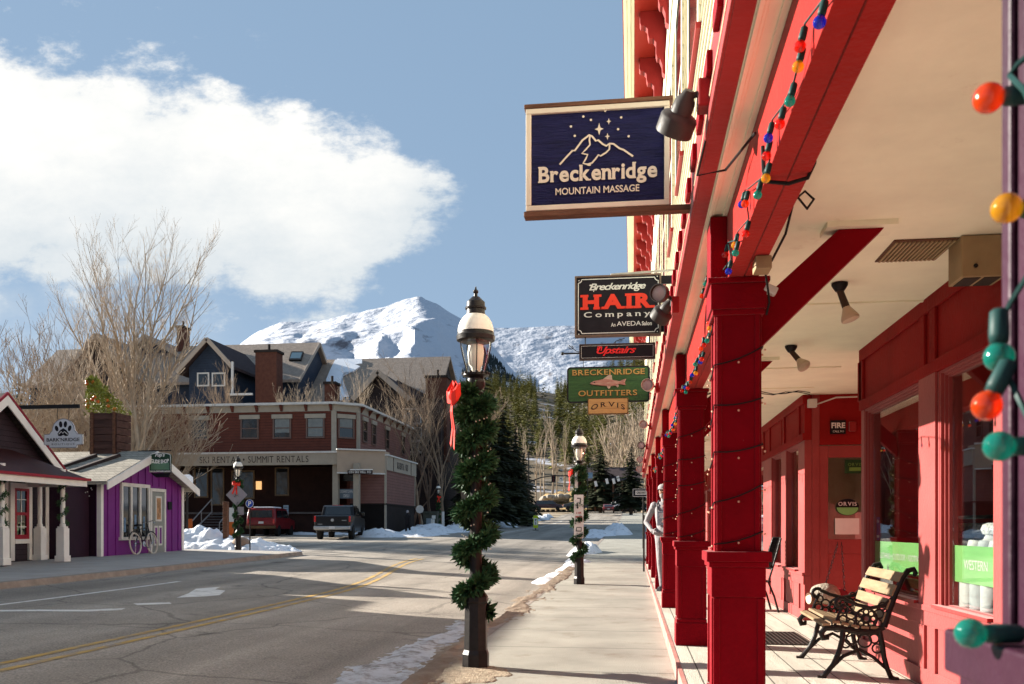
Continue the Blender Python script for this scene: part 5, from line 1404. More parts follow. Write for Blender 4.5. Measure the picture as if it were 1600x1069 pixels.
def purple_shop():
    X = -15.65; y0, y1 = 24.7, 29.6; g = .47; ym = (y0+y1)/2; D = 7.5
    eave = 2.55+g-.35; peak = 3.68
    eave = 2.72
    root = thing('purple_shop', 'small purple board shop with a white-trimmed gable, wide window and sage door', 'shop', (X, ym, g))
    mb = MB(); th = .14
    mb.prism([(X, y0, g-.3), (X, y1, g-.3), (X, y1, eave), (X, ym, peak-.12), (X, y0, eave)], (-.14, 0, 0))
    w = mb.build('front_wall', M['purple'], root)
    mb = MB(); k = y0+.38
    wy0, wy1 = 25.75, 27.3; dy0, dy1 = 27.46, 28.24
    while k < y1-.2:
        zt = eave+(peak-.14-eave)*(1-abs(k-ym)/(ym-y0))
        zb = g-.3
        if wy0-.12 < k < dy1+.12: zb = g+2.2
        mb.box(X, X+.028, k-.028, k+.028, zb, zt-.02); k += .42
    mb.build('batten', M['purple'], w)
    mb = MB(); mb.box(X-D, X-.14, y0, y0+.14, g-.3, eave); mb.box(X-D, X-.14, y1-.14, y1, g-.3, eave); mb.box(X-D, X-D+.14, y0+.14, y1-.14, g-.3, eave+1)
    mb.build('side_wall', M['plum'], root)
    # corner boards
    mb = MB(); mb.box(X-.10, X+.035, y0-.03, y0+.10, g-.3, eave); mb.build('corner_board', M['white'], root)
    mb = MB(); mb.box(X-.10, X+.035, y1-.10, y1+.03, g-.3, eave); mb.build('corner_board', M['white'], root)
    # roof slabs with overhang
    ov = .38; s = (peak-eave)/(ym-y0)
    for sgn in (-1, 1):
        ye = ym+sgn*(ym-y0+ov); ze = eave-s*ov
        mb = MB(); mb.prism([(X+.42, ym, peak), (X+.42, ye, ze), (X+.42, ye, ze+.10), (X+.42, ym, peak+.11)], (-D-.5, 0, 0)); mb.build('roof', M['shingle_pale'], root)
        mb = MB(); mb.prism([(X+.46, ym, peak-.17), (X+.46, ye-sgn*.03, ze-.15), (X+.46, ye-sgn*.03, ze+.085), (X+.46, ym, peak+.095)], (-.038, 0, 0)); mb.build('bargeboard', M['white'], root)
    # window group and door
    z0, z1 = g+.55, g+2.12
    mb = MB(); t = .09
    for yy in (wy0, wy0+.52, wy0+1.03, wy1-.0): mb.box(X+.0, X+.07, yy-t/2, yy+t/2, z0, z1)
    mb.box(X, X+.072, wy0-t/2, wy1+t/2, z1, z1+.11); mb.box(X, X+.10, wy0-.1, wy1+.1, z0-.10, z0)
    f = mb.build('window', M['offwhite'], root)
    mb = MB()
    for a in (wy0, wy0+.52, wy0+1.03): mb.box(X+.002, X+.02, a+.046, a+.474, z0, z1)
    mb.build('pane', M['pane_dark'], f)
    mb = MB()
    for (yy, z, c) in ((wy0+.2, .9, 0), (wy0+.8, 1.0, 0), (wy0+1.3, .95, 0)): mb.box(X+.021, X+.024, yy-.06, yy+.06, g+z-.2, g+z+.25)
    mb.build('poster', mat('window poster', (.12, .20, .30), .6, .5, 8), f)
    mb = MB(); mb.box(X+.0, X+.06, dy0, dy1, g, g+2.02); d = mb.build('door', M['greydoor'], root, bevel=.01)
    mb = MB(); mb.box(X, X+.075, dy0-.1, dy0, g, g+2.13); mb.box(X, X+.075, dy1, dy1+.1, g, g+2.13); mb.box(X, X+.075, dy0, dy1, g+2.03, g+2.13); mb.build('frame', M['offwhite'], d)
    mb = MB(); mb.box(X+.06, X+.072, dy0+.22, dy1-.18, g+1.05, g+1.88); mb.build('pane', M['offwhite'], d)
    mb = MB(); mb.box(X+.072, X+.077, dy0+.28, dy1-.24, g+1.11, g+1.82); mb.build('poster', mat('tan door poster', (.40, .22, .11), .6, .5, 6), d)
    mb = MB()
    for yy in (dy0+.25, dy0+.53): mb.box(X+.06, X+.07, yy-.11, yy+.11, g+.25, g+.90)
    mb.build('panel', M['offwhite'], d)
    mb = MB()
    for yy in (dy0+.25, dy0+.53): mb.box(X+.07, X+.074, yy-.06, yy+.06, g+.31, g+.84)
    mb.build('panel_inset', M['purple'], d)
    mb = MB(); mb.ball((X+.09, dy0+.08, g+1.0), .035, 8, 6); mb.build('handle', M['chrome'], d)
    mb = MB(); mb.box(X+.03, X+.055, dy1+.30, dy1+.52, g+1.45, g+1.72); tag(mb.build('small_sign', M['signblack']), 'small dark plaque beside the sage door of the purple shop', 'sign')
    # low dark link between the two shops
    lk = thing('link_wall', 'dark plum board wall closing the gap between the two small shops', 'wall', (-15.9, 23.6, g))
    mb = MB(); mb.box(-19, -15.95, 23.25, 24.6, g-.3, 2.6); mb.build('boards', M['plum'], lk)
    # icicle lights under the eave
    mb = MB(); r = random.Random(5)
    for i in range(46):
        x = -15.7-3.2*r.random(); mb.ball((x, y0-.34+.02*r.random(), 2.52-.30*r.random()), .016, 5, 4)
    tag(mb.build('icicle_lights', mat('small white lights', (.7, .7, .66), .4, .1, 5)), 'row of tiny white icicle lights under the eave of the purple shop', 'icicle lights')
    # wooden crate on the ridge with a small decorated fir in it
    c = atY(173, 690, 27.3)
    cr = thing('crate', 'dark weathered plank crate standing on the ridge of the purple shop', 'crate', (c.x, 27.3, 3.6))
    mb = MB(); cx = c.x
    for i in range(6):
        za, zb = 3.62+i*.235, 3.835+i*.235
        mb.box(cx-.42, cx+.42, 26.88, 26.93, za, zb); mb.box(cx-.42, cx+.42, 27.65, 27.70, za, zb); mb.box(cx+.42, cx+.47, 26.88, 27.70, za, zb); mb.box(cx-.47, cx-.42, 26.88, 27.70, za, zb)
    mb.build('planks', mat('dark weathered planks', (.070, .035, .028), .8, .4, 3, .4, 20, stretch=(.5, 2, 4)), cr)
    mb = MB()
    for xx in (cx-.38, cx+.38): mb.box(xx-.04, xx+.04, 26.84, 26.88, 3.3, 5.04)
    mb.build('batten', M['rustwood'], cr)
    for k, xx in enumerate((cx-.45, cx+.35)):
        mb = MB(); mb.beam((xx-.3, 25.2, 3.02), (xx+.35, 26.6, 3.62), .24, .10)
        tag(mb.build('runner', mat('dark tar board', (.03, .02, .02), .7, .3, 4)), ('left' if k == 0 else 'right')+' of two dark skids lying on the purple shop roof below the crate', 'skid')
    ft = thing('decorated_fir', 'small yellow-green fir with red and orange baubles in the rooftop crate', 'tree', (cx-.2, 27.3, 4.9))
    mb = MB(); r = random.Random(11)
    mb2 = MB()
    for i in range(1500):
        t = r.random(); an = r.uniform(0, 6.28)
        lean = -.62*t; z = 4.95+1.2*t; rad = (.62*(1-t)+.16)*math.sqrt(r.random())
        p = Vector((cx-.05+lean+rad*math.cos(an), 27.3+rad*.8*math.sin(an), z+.12*r.random()))
        d = Vector((r.gauss(0, 1), r.gauss(0, 1), r.gauss(.3, 1))).normalized(); s = d.orthogonal().normalized()*.022
        mb.face([p-s, p+d*.12, p+s])
    mb.build('needles', mat('yellow green needles', (.20, .22, .035), .6, .5, 6), ft)
    for i in range(14):
        t = r.random(); an = r.uniform(3.2, 6.2); rad = .55*(1-t)+.15
        mb2.ball((cx-.05-.62*t+rad*math.cos(an), 27.3+rad*.8*math.sin(an), 4.98+1.15*t), .06, 8, 6)
    mb2.build('baubles', mat('red orange baubles', (.55, .05, .02), .35, .5, 2, c2=(.55, .22, .03)), ft, smooth=True)
    return root
purple_shop()

def shop_sign():
    p = atX(250, 716, -14.9)
    root = thing('hanging_sign', 'dark green shop sign with an arched top hanging at the purple gable corner', 'sign', tuple(p))
    bl = atY(233, 738, p.y); tr = atY(267, 707, p.y); W = tr.x-bl.x; H = tr.z-bl.z; Y = p.y
    pl = Plane2((bl.x, Y, bl.z))
    out = [(0, 0), (W, 0), (W, .86*H)]+[(W/2+W/2*math.cos(t), .86*H+.14*H*math.sin(t)) for t in lin(0, math.pi, 10)[1:-1]]+[(0, .86*H)]
    mb = MB(); plate(mb, pl, out, -.05, 0); mb.build('board', mat('dark green sign', (.018, .045, .026), .5, .2, 5), root)
    mb = MB(); poly2(mb, pl, [(.08*W, .12*H), (.92*W, .12*H), (.92*W, .48*H), (.08*W, .48*H)], .003); mb.build('panel', mat('sage sign panel', (.12, .22, .14), .5, .1, 5), root)
    mb = MB(); stroke(mb, pl, [(a*.96+.02*W, b*.96+.02*H) for a, b in out], .02, .004, True)
    put_text(mb, pl, sans_text("Pup's", .03, .3), .5*W, .86*H, width=.45*W, h=.004); put_text(mb, pl, sans_text('GLIDE SHOP', .04), .5*W, .56*H, width=.82*W, height=.20*H, h=.005, arc=-.03)
    put_text(mb, pl, sans_text('SKIS & SNOWBOARDS', .02), .5*W, .05*H, width=.9*W, h=.005)
    mb.build('lettering', M['white'], root)
    mb = MB()
    mb.prism([pl.p(.04*W, -.04*H, -.03), pl.p(.96*W, -.04*H, -.03), pl.p(.85*W, -.26*H, -.03), pl.p(.3*W, -.26*H, -.03)], (0, .02, 0)); mb.build('tail_board', M['signblack'], root)
    mb = MB(); mb.tube([(X_, Y+.02, tr.z+.06) for X_ in (-15.65, tr.x)], .018, 6); mb.build('bracket', M['black'], root)
shop_sign()

def porch_shop():
    X = -16.3; XP = -15.0; g = .43; y1 = 23.2; y0 = 13.5
    root = thing('porch_shop', 'dark clapboard shop with a red metal porch roof, white posts and red sash window', 'shop', (X, 18, g))
    eave = 3.05
    ym = 20.72; pk = 4.60; hw = 2.15
    mb = MB(); mb.box(X-8, X, y0, y1, g-.3, eave+.3); w = mb.build('wall', M['plumclap'], root)
    mb = MB(); mb.prism([(X+.35, ym-hw+.1, 2.95), (X+.35, ym+hw-.1, 2.95), (X+.35, ym, pk-.12)], (-7, 0, 0)); mb.build('gable', M['plumclap'], root)
    for sgn in (-1, 1):
        ye = ym+sgn*(hw+.35); ze = pk-(pk-2.95)/hw*(hw+.35)
        mb = MB(); mb.prism([(X+.62, ym, pk), (X+.62, ye, ze), (X+.62, ye, ze+.10), (X+.62, ym, pk+.11)], (-8.5, 0, 0)); mb.build('roof', M['shingle_dark'], root)
        mb = MB(); mb.prism([(X+.66, ym, pk-.20), (X+.66, ye-sgn*.03, ze-.17), (X+.66, ye-sgn*.03, ze+.055), (X+.66, ym, pk+.055)], (-.037, 0, 0)); mb.build('bargeboard', M['white'], root)
        mb = MB(); mb.prism([(X+.67, ym, pk+.06), (X+.67, ye, ze+.06), (X+.67, ye, ze+.13), (X+.67, ym, pk+.14)], (-.05, 0, 0)); mb.build('edge_trim', mat('crimson trim', (.22, .012, .025), .45, .1, 4), root)
    # unseen wing added out of frame on the left, sized to shade the street
    mb = MB(); mb.box(X-8, X-.02, 0.0, 17.7, eave+.31, 5.5); mb.box(X-8, X-.02, 0, y0-.02, g-.3, eave+.3); mb.box(X-8, X-.6, 17.72, 19.5, eave+.31, 4.75); mb.build('wing_wall', M['plumclap'], root)
    mb = MB(); mb.box(X-8.2, X+.3, -.1, 17.8, 5.5, 5.65); mb.build('shade_wing_roof', M['roof_red'], root)
    # hipped porch roof
    zo, zi = 2.62, 3.55; xo = XP+.45; ya, yb = y0-.2, 22.42
    mb = MB()
    mb.face([(xo, ya, zo), (xo, yb, zo), (X-.1, yb-1.55, zi), (X-.1, ya+.6, zi)])
    mb.face([(xo, yb, zo), (X-2.2, yb, zo), (X-2.2, yb-1.55, zi), (X-.1, yb-1.55, zi)])
    mb.face([(xo, ya, zo-.02), (X-2.2, ya, zo-.02), (X-2.2, yb, zo-.02), (xo, yb, zo-.02)])
    mb.face([(xo, ya, zo-.02), (xo, ya, zo), (X-.1, ya+.6, zi), (X-2.2, ya, zo-.02)])
    mb.build('porch_roof', M['roof_red'], root)
    mb = MB(); mb.box(xo-.02, xo+.05, ya, yb+.05, zo-.055, zo+.012); mb.box(X-2.2, xo-.02, yb-.02, yb+.05, zo-.055, zo+.012); mb.build('gutter', mat('crimson gutter', (.26, .012, .025), .4, .1, 4), root)
    mb = MB(); mb.box(xo-.12, xo-.022, ya, yb-.03, zo-.21, zo-.057); mb.box(X-2.2, xo-.12, yb-.14, yb-.03, zo-.21, zo-.057); mb.build('porch_fascia', M['white'], root)
    for (px_, py_) in ((XP+.05, 21.9), (XP+.05, 19.60), (XP+.05, 16.0), (-16.12, 22.62)):
        mb = MB(); mb.lathe((px_, py_, g+.9), [(.075, 0), (.075, .06), (.055, .10), (.062, .6), (.055, 1.1), (.075, 1.16), (.075, 1.52)], 12)
        p = mb.build('post', M['white'], root, smooth=True)
        mb = MB(); mb.box(px_-.115, px_+.115, py_-.115, py_+.115, g-.02, g+.86); mb.box(px_-.14, px_+.14, py_-.14, py_+.14, g-.02, g+.14); mb.box(px_-.095, px_+.095, py_-.095, py_+.095, g+.86, g+.91); mb.build('post_base', M['white'], p, bevel=.01)
    # window beside door, both facing the street
    wy0, wy1 = 21.78, 22.36; z0, z1 = 1.0, 2.36
    mb = MB(); mb.box(X, X+.06, wy0-.16, wy0, g+.0, z1+.14); mb.box(X, X+.06, wy1, wy1+.12, g, z1+.14); mb.box(X, X+.06, wy0, wy1, z1, z1+.14); mb.box(X, X+.08, wy0, wy1, z0-.12, z0); f = mb.build('window', M['white'], root)
    mb = MB(); mb.box(X+.0, X+.02, wy0, wy1, z0, z1); mb.build('pane', M['pane_dark'], f)
    mb = MB(); rt = mat('crimson sash', (.30, .015, .03), .4, .1, 4)
    for (a, b, c, d) in ((wy0, wy0+.09, z0, z1), (wy1-.09, wy1, z0, z1), (wy0+.09, wy1-.09, z0, z0+.12), (wy0+.09, wy1-.09, z1-.07, z1), (wy0+.09, wy1-.09, (z0+z1)/2-.04, (z0+z1)/2+.04)): mb.box(X+.02, X+.05, a, b, c, d)
    mb.build('sash', rt, f)
    mb = MB()
    mb.box(X+.02, X+.035, (wy0+wy1)/2-.012, (wy0+wy1)/2+.012, z0+.12, z1-.07)
    for zz in (z0+.33, z1-.3): mb.box(X+.02, X+.0352, wy0+.09, wy1-.09, zz-.012, zz+.012)
    mb.build('glazing_bar', M['white'], f)
    mb = MB(); r = random.Random(4)
    for i in range(16): a = r.uniform(wy0+.1, wy1-.25); zz = r.uniform(z0+.05, z0+.45); mb.box(X+.0202, X+.0205, a, a+r.uniform(.06, .15), zz, zz+r.uniform(.05, .12))
    mb.build('display', mat('coloured window display', (.10, .35, .20), .5, .9, 9, c2=(.5, .4, .3)), f)
    dy0, dy1 = 20.45, 21.42
    mb = MB(); mb.box(X, X+.05, dy0, dy1, g, g+2.1); d = mb.build('door', rt, root, bevel=.01)
    mb = MB(); mb.box(X+.05, X+.06, dy0+.55, dy1-.1, g+1.0, g+1.95); mb.box(X+.05, X+.058, dy0+.55, dy1-.1, g+.2, g+.9); mb.build('panel', M['white'], d, bevel=.005)
    mb = MB(); mb.box(X, X+.055, dy1, dy1+.12, g, g+2.2); mb.box(X, X+.055, dy0-.12, dy0, g, g+2.2); mb.box(X, X+.055, dy0, dy1, g+2.11, g+2.2); mb.build('frame', M['white'], d)
    mb = MB(); mb.box(X-.10, X+.03, y1-.10, y1+.03, g, 2.95); mb.build('corner_board', M['white'], root)
    # garland wound on the front posts
    for (py_, lab) in ((21.9, 'sparse dark garland wound on the corner porch post of the red-roofed shop'), (19.60, 'leafy dark garland wound on the left porch post of the red-roofed shop')):
        gr = thing('garland', lab, 'garland', (XP+.05, py_, g+.9), 'garlands on the porch posts')
        mb = MB(); r = random.Random(int(py_*10))
        for i in range(420):
            t = r.random(); a = t*22; c = Vector((XP+.05+.085*math.cos(a), py_+.085*math.sin(a), g+.95+1.25*t))
            dd = Vector((r.gauss(0, 1), r.gauss(0, 1), r.gauss(0, 1))).normalized(); s = dd.orthogonal().normalized()*.016
            mb.face([c-s, c+dd*.08-s*.4, c+dd*.11, c+dd*.05+s])
        mb.build('leaves', M['garland'], gr)
    # long sign pole with pet boutique sign
    Yp = 21.9; a = atY(12, 637, Yp); b = atY(124, 637, Yp)
    sp = thing('sign_pole', 'long dark horizontal pole with a scroll carrying the paw print sign', 'sign pole', tuple(a))
    mb = MB(); mb.box(a.x, b.x, Yp-.03, Yp+.03, a.z-.05, a.z+.05); mb.build('pole', M['black'], sp)
    mb = MB(); mb.tube([(a.x+.15, Yp, a.z-.05)]+[(a.x+.32+r_*math.cos(t), Yp, a.z-.28+r_*math.sin(t)) for t, r_ in zip(lin(1.6, 9, 22), lin(.2, .04, 22))], .014, 6); mb.tube([(a.x+.06, Yp, a.z-.9), (a.x+.06, Yp, a.z)], .022, 6); mb.build('scroll', M['black'], sp)
    bl = atY(69, 700, Yp); tr = atY(129, 654, Yp); W = tr.x-bl.x; H = tr.z-bl.z
    root2 = thing('hanging_sign', 'white pet boutique sign with a big paw print, hung from the long dark pole', 'sign', (bl.x+W/2, Yp, bl.z))
    pl = Plane2((bl.x, Yp, bl.z))
    S = lambda px, py: ((px-205)/180*W, (414-py)/136*H)
    out = [(232, 414), (355, 414), (358, 402), (384, 398), (384, 352), (360, 350), (352, 338)]+[(295+52*math.cos(t), 334-56*math.sin(t)) for t in lin(0, math.pi, 14)]+[(238, 338), (230, 350), (205, 352), (205, 398), (228, 402)]
    mb = MB(); plate(mb, pl, [S(*p) for p in out], -.05, 0); mb.build('board', mat('cool white sign board', (.60, .62, .66), .5, .05, 4), root2)
    mb = MB(); stroke(mb, pl, [S(*p) for p in out], .022, .002, True)
    mb.build('border', mat('grey sign edge', (.25, .25, .27), .5, .1, 5), root2)
    mb = MB()
    for (x, y, rx, ry, ro) in ((264, 323, 8, 13, .35), (283, 304, 8, 14, .1), (305, 304, 8, 14, -.1), (325, 323, 8, 13, -.35)):
        c = S(x, y); disc(mb, pl, c[0], c[1], rx/180*W, ry/180*W, .003, 16, ro)
    pad = [(272, 358), (268, 348), (280, 332), (295, 322), (310, 332), (321, 348), (317, 358), (306, 360), (295, 354), (284, 360)]
    poly2(mb, pl, [S(*p) for p in pad][::-1], .003)
    put_text(mb, pl, sans_text("BARK'NRIDGE", .02), *S(294, 376), width=.86*W, height=.125*H, h=.003); put_text(mb, pl, sans_text('BOUTIQUE', 0, 0, 1.4), *S(295, 398), width=.60*W, height=.07*H, h=.003)
    mb.build('lettering', M['signblack'], root2)
    mb = MB(); stroke(mb, pl, [S(*p) for p in [(274, 350), (286, 338), (293, 346), (300, 338), (316, 352)]], .02, .005); mb.build('mountain_line', M['white'], root2)
    mb = MB()
    for fx in (.35, .65): mb.tube([(bl.x+W*fx, Yp-.01, tr.z-.02), (bl.x+W*fx, Yp, a.z-.04)], .008, 5)
    mb.build('hanger', M['black'], root2)
    return root
porch_shop()

def bicycle():
    root = thing('bicycle', 'old bicycle with pale tyres leaning on the purple shop below its window', 'bicycle', (0, 0, 0))
    blk = M['black']
    for (y, nm) in ((-.52, 'wheel'), (.52, 'wheel')):
        mb = MB(); mb.tube([(0, y+.33*math.cos(t), .35+.33*math.sin(t)) for t in lin(0, 2*math.pi, 28)[:-1]], .026, 6, closed=True)
        w = mb.build('wheel', mat('cream tyre', (.50, .46, .40), .7, .1, 5), root, smooth=True)
        mb = MB()
        for k in range(14):
            t = k*math.pi/7; mb.tube([(0.012, y, .35), (0, y+.31*math.cos(t), .35+.31*math.sin(t))], .003, 4)
        mb.ball((0, y, .35), .035, 8, 6); mb.build('spokes', M['chrome'], w)
    mb = MB()
    for a, b in (((0, -.52, .35), (0, -.05, .33)), ((0, -.05, .33), (0, -.18, .82)), ((0, -.18, .80), (0, .36, .86)), ((0, -.05, .33), (0, .38, .78)), ((0, -.52, .35), (0, -.17, .78)), ((0, .52, .35), (0, .36, .92)), ((0, .36, .92), (0, .33, 1.02))): mb.tube([a, b], .018, 6)
    mb.build('frame', blk, root)
    mb = MB(); mb.tube([(0, -.19, .82), (0, -.20, .90)], .015, 6); mb.obox((0, -.2, .93), Vector((1, 0, 0)), Vector((0, 1, 0)), UP, .08, .14, .03); mb.build('saddle', blk, root, bevel=.02)
    mb = MB(); mb.tube([(-.28, .22, 1.04), (-.22, .32, 1.06), (0, .34, 1.02), (.22, .32, 1.06), (.28, .22, 1.04)], .014, 6); mb.build('handlebar', M['chrome'], root)
    mb = MB(); mb.lathe((.03, -.05, .33), [(.09, 0), (.09, .01)], 14, (1, 0, 0)); mb.tube([(.04, -.05, .33), (.05, .08, .22)], .012, 6); mb.box(.03, .14, .05, .13, .2, .22); mb.build('crank', M['chrome'], root)
    for y in (-.52, .52):
        mb = MB(); mb.tube([(0, y+.385*math.cos(t), .35+.385*math.sin(t)) for t in lin(.5, 2.7, 12)], .02, 5); mb.build('mudguard', blk, root)
    root.location = (-15.33, 26.6, .46); root.rotation_euler = (0, R(-7), R(2))
bicycle()

# ------------------------------------------------------------------ vehicles
M['tyre'] = mat('tyre rubber', (.014, .013, .013), .8, .2, 10)
M['rim'] = mat('alloy rim', (.35, .35, .35), .35, .1, 5, metal=.8)
M['lampred'] = mat('tail lamp red', (.50, .012, .012), .2, .1, 5, coat=1)
M['plate'] = mat('licence plate', (.55, .55, .55), .5, .1, 20)
M['chromeb'] = mat('dull chrome bumper', (.36, .36, .36), .3, .1, 4, metal=.9)
def car_body(name, prof, hw, m, root, tuck=.10, belt=.95, top=1.6, lower=.25):
    """side profile (y, z) lofted across the width: sides bulge at the belt, lean in above it"""
    mb = MB(); n = len(prof)
    secs = []
    for f, ins in ((-1, 1.0), (-.965, .35), (-.86, 0), (.86, 0), (.965, .35), (1, 1.0)):
        row = []
        for (y, z) in prof:
            t = max(0, (z-belt)/(top-belt)); wv = hw*(1-.19*t) if z > belt else hw*(1-.05*max(0, (belt-z-.3)))
            cy_ = 0; shr = ins*.035
            row.append((f*wv, y*(1-shr*.6), z-(shr*.6 if z > .6 else -shr*.3)))
        secs.append(row)
    b = 0
    for row in secs: mb.v += row
    for i in range(len(secs)-1):
        for k in range(n):
            l = (k+1) % n; mb.f.append((i*n+k, (i+1)*n+k, (i+1)*n+l, i*n+l)); mb.m.append(0)
    mb.f.append(tuple(range(n))); mb.m.append(0); mb.f.append(tuple(range((len(secs)-1)*n+n-1, (len(secs)-1)*n-1, -1))); mb.m.append(0)
    return mb.build(name, m, root, smooth=True)
def add_wheel(root, x, y, r, w=.24):
    sx = 1 if x > 0 else -1
    mb = MB(); mb.lathe((x-sx*w/2, y, r), [(r*.62, 0), (r*.93, 0), (r, .03), (r, w-.03), (r*.93, w), (r*.66, w)], 22, (sx, 0, 0)); o = mb.build('wheel', M['tyre'], root, smooth=True)
    mb = MB(); mb.lathe((x+sx*(w/2-.06), y, r), [(r*.66, 0), (r*.66, .055), (r*.60, .05), (r*.56, .012), (r*.20, .03), (r*.12, .045)], 20, (sx, 0, 0))
    for k in range(6):
        t = k*math.pi/3; mb.beam((x+sx*(w/2-.03), y, r), (x+sx*(w/2-.02), y+r*.6*math.cos(t), r+r*.6*math.sin(t)), .05, .03, (sx, 0, 0))
    mb.build('rim', M['rim'], o, smooth=True)
    mb = MB(); mb.tube([(x-sx*.10, y+(r+.06)*math.cos(t), r+(r+.06)*math.sin(t)) for t in lin(-.15, math.pi+.15, 14)], .045, 6)
    return o
def glass_panel(root, name, pts, m=None):
    mb = MB(); mb.face(pts); mb.build(name, m or M['pane_dark'], root)

def pickup():
    paint = mat('black pickup paint', (.006, .006, .008), .3, .2, 3, coat=.25)
    root = thing('pickup_truck', 'black pickup truck with a chrome bumper parked before the rental building', 'pickup truck', (0, 0, 0))
    # local: +y forward, rear at y=-2.9
    body = [(-2.85, .62), (-2.88, .80), (-2.86, 1.30), (-2.80, 1.34), (-1.05, 1.36), (-1.0, 1.30), (1.3, 1.28), (2.6, 1.22), (2.88, 1.05), (2.92, .6), (2.8, .42), (-2.7, .48)]
    car_body('body', body, 1.0, paint, root, belt=1.5, top=2)
    cab = [(-1.12, 1.28), (-.98, 1.86), (-.80, 1.95), (.55, 1.94), (.85, 1.82), (1.55, 1.26)]
    car_body('cab', cab, .95, paint, root, belt=1.3, top=2.4)
    glass_panel(root, 'rear_window', [(-.74, -1.10, 1.40), (.74, -1.10, 1.40), (.68, -1.005, 1.84), (-.68, -1.005, 1.84)])
    for sx in (-1, 1):
        glass_panel(root, 'side_window', [(sx*.965, -.9, 1.38), (sx*.965, .1, 1.38), (sx*.905, .1, 1.82), (sx*.905, -.75, 1.84)])
        glass_panel(root, 'side_window', [(sx*.965, .18, 1.38), (sx*.965, 1.2, 1.38), (sx*.905, .72, 1.80), (sx*.905, .18, 1.82)])
        mb = MB(); mb.box(sx*1.0-.10*sx-.0 if sx > 0 else -1.0, sx*1.0 if sx > 0 else -.90, -2.91, -2.80, .98, 1.30); mb.build('tail_light', M['lampred'], root, bevel=.015)
        mb = MB(); mb.box(min(sx*1.02, sx*1.22), max(sx*1.02, sx*1.22), .98, 1.10, 1.36, 1.58); mb.build('mirror', paint, root, bevel=.03)
        mb = MB(); mb.box(sx*.985-.02, sx*.985+.02, -.5, .9, .42, .47); mb.build('step', M['chromeb'], root)
        for y in (-1.75, 1.85): add_wheel(root, sx*.88, y, .41, .27)
    mb = MB(); mb.box(-.88, .88, -2.905, -2.87, .78, 1.30); t = mb.build('tailgate', paint, root, bevel=.02)
    mb = MB(); mb.lathe((0, -2.905, 1.08), [(.085, 0), (.085, .008), (.02, .012)], 12, (0, -1, 0)); mb.build('emblem', M['chromeb'], t)
    mb = MB(); mb.box(.52, .78, -2.909, -2.905, 1.05, 1.08); mb.box(-.80, -.55, -2.909, -2.905, .84, .87); mb.build('badge', M['chromeb'], t)
    mb = MB(); mb.box(-1.0, 1.0, -3.02, -2.86, .55, .76); b_ = mb.build('bumper', M['chromeb'], root, bevel=.04)
    mb = MB(); mb.box(-.16, .16, -3.028, -3.02, .60, .74); mb.build('licence_plate', M['plate'], b_)
    mb = MB(); mb.box(-.03, .03, -3.12, -3.0, .44, .50); mb.build('tow_hitch', M['tyre'], b_)
    mb = MB(); mb.box(-.30, .30, -1.09, -1.04, 1.93, 1.955); mb.build('brake_light', M['lampred'], root)
    return root
p_ = atD(527, 843, 49.5); pk = pickup(); pk.location = (p_.x-.65, p_.y+2.6, gz(p_.x, p_.y)-.124); pk.rotation_euler = (0, 0, R(9))

def suv():
    paint = mat('faded red paint', (.17, .012, .016), .35, .15, 3, coat=.4)
    root = thing('utility_vehicle', 'boxy red utility vehicle parked by the steps, left of the black pickup', 'car', (0, 0, 0))
    body = [(-2.2, .62), (-2.24, .75), (-2.2, 1.12), (-2.08, 1.72), (-1.95, 1.78), (.2, 1.78), (.45, 1.72), (.95, 1.18), (2.1, 1.05), (2.22, .9), (2.2, .45), (-2.05, .50)]
    car_body('body', body, .92, paint, root, belt=1.12, top=2.6)
    glass_panel(root, 'rear_window', [(-.70, -2.215, 1.18), (.70, -2.215, 1.18), (.66, -2.115, 1.64), (-.66, -2.115, 1.64)])
    for sx in (-1, 1):
        glass_panel(root, 'side_window', [(sx*.925, -1.95, 1.18), (sx*.925, -.75, 1.18), (sx*.865, -.75, 1.64), (sx*.865, -1.85, 1.64)])
        glass_panel(root, 'side_window', [(sx*.925, -.65, 1.18), (sx*.925, .78, 1.18), (sx*.865, .36, 1.64), (sx*.865, -.65, 1.64)])
        mb = MB(); mb.box(sx*.80-.06, sx*.80+.06, -2.27, -2.2, .82, 1.08); mb.build('tail_light', M['lampred'], root, bevel=.01)
        for y in (-1.4, 1.45): add_wheel(root, sx*.80, y, .37, .24)
    mb = MB(); mb.box(-.94, .94, -2.34, -2.2, .50, .68); mb.build('bumper', mat('dark tan bumper', (.10, .06, .03), .5, .2, 5), root, bevel=.03)
    mb = MB(); mb.box(-.16, .16, -2.255, -2.235, .80, .94); mb.build('licence_plate', M['plate'], root)
    mb = MB(); mb.box(-.55, .75, -2.0, -.4, 1.785, 1.86); mb.build('roof_snow', M['snowclean'], root, bevel=.03)
    return root
p_ = atD(420, 838, 56); sv = suv(); sv.location = (p_.x-.65, p_.y+2.0, gz(p_.x, p_.y)-.124); sv.rotation_euler = (0, 0, R(6))

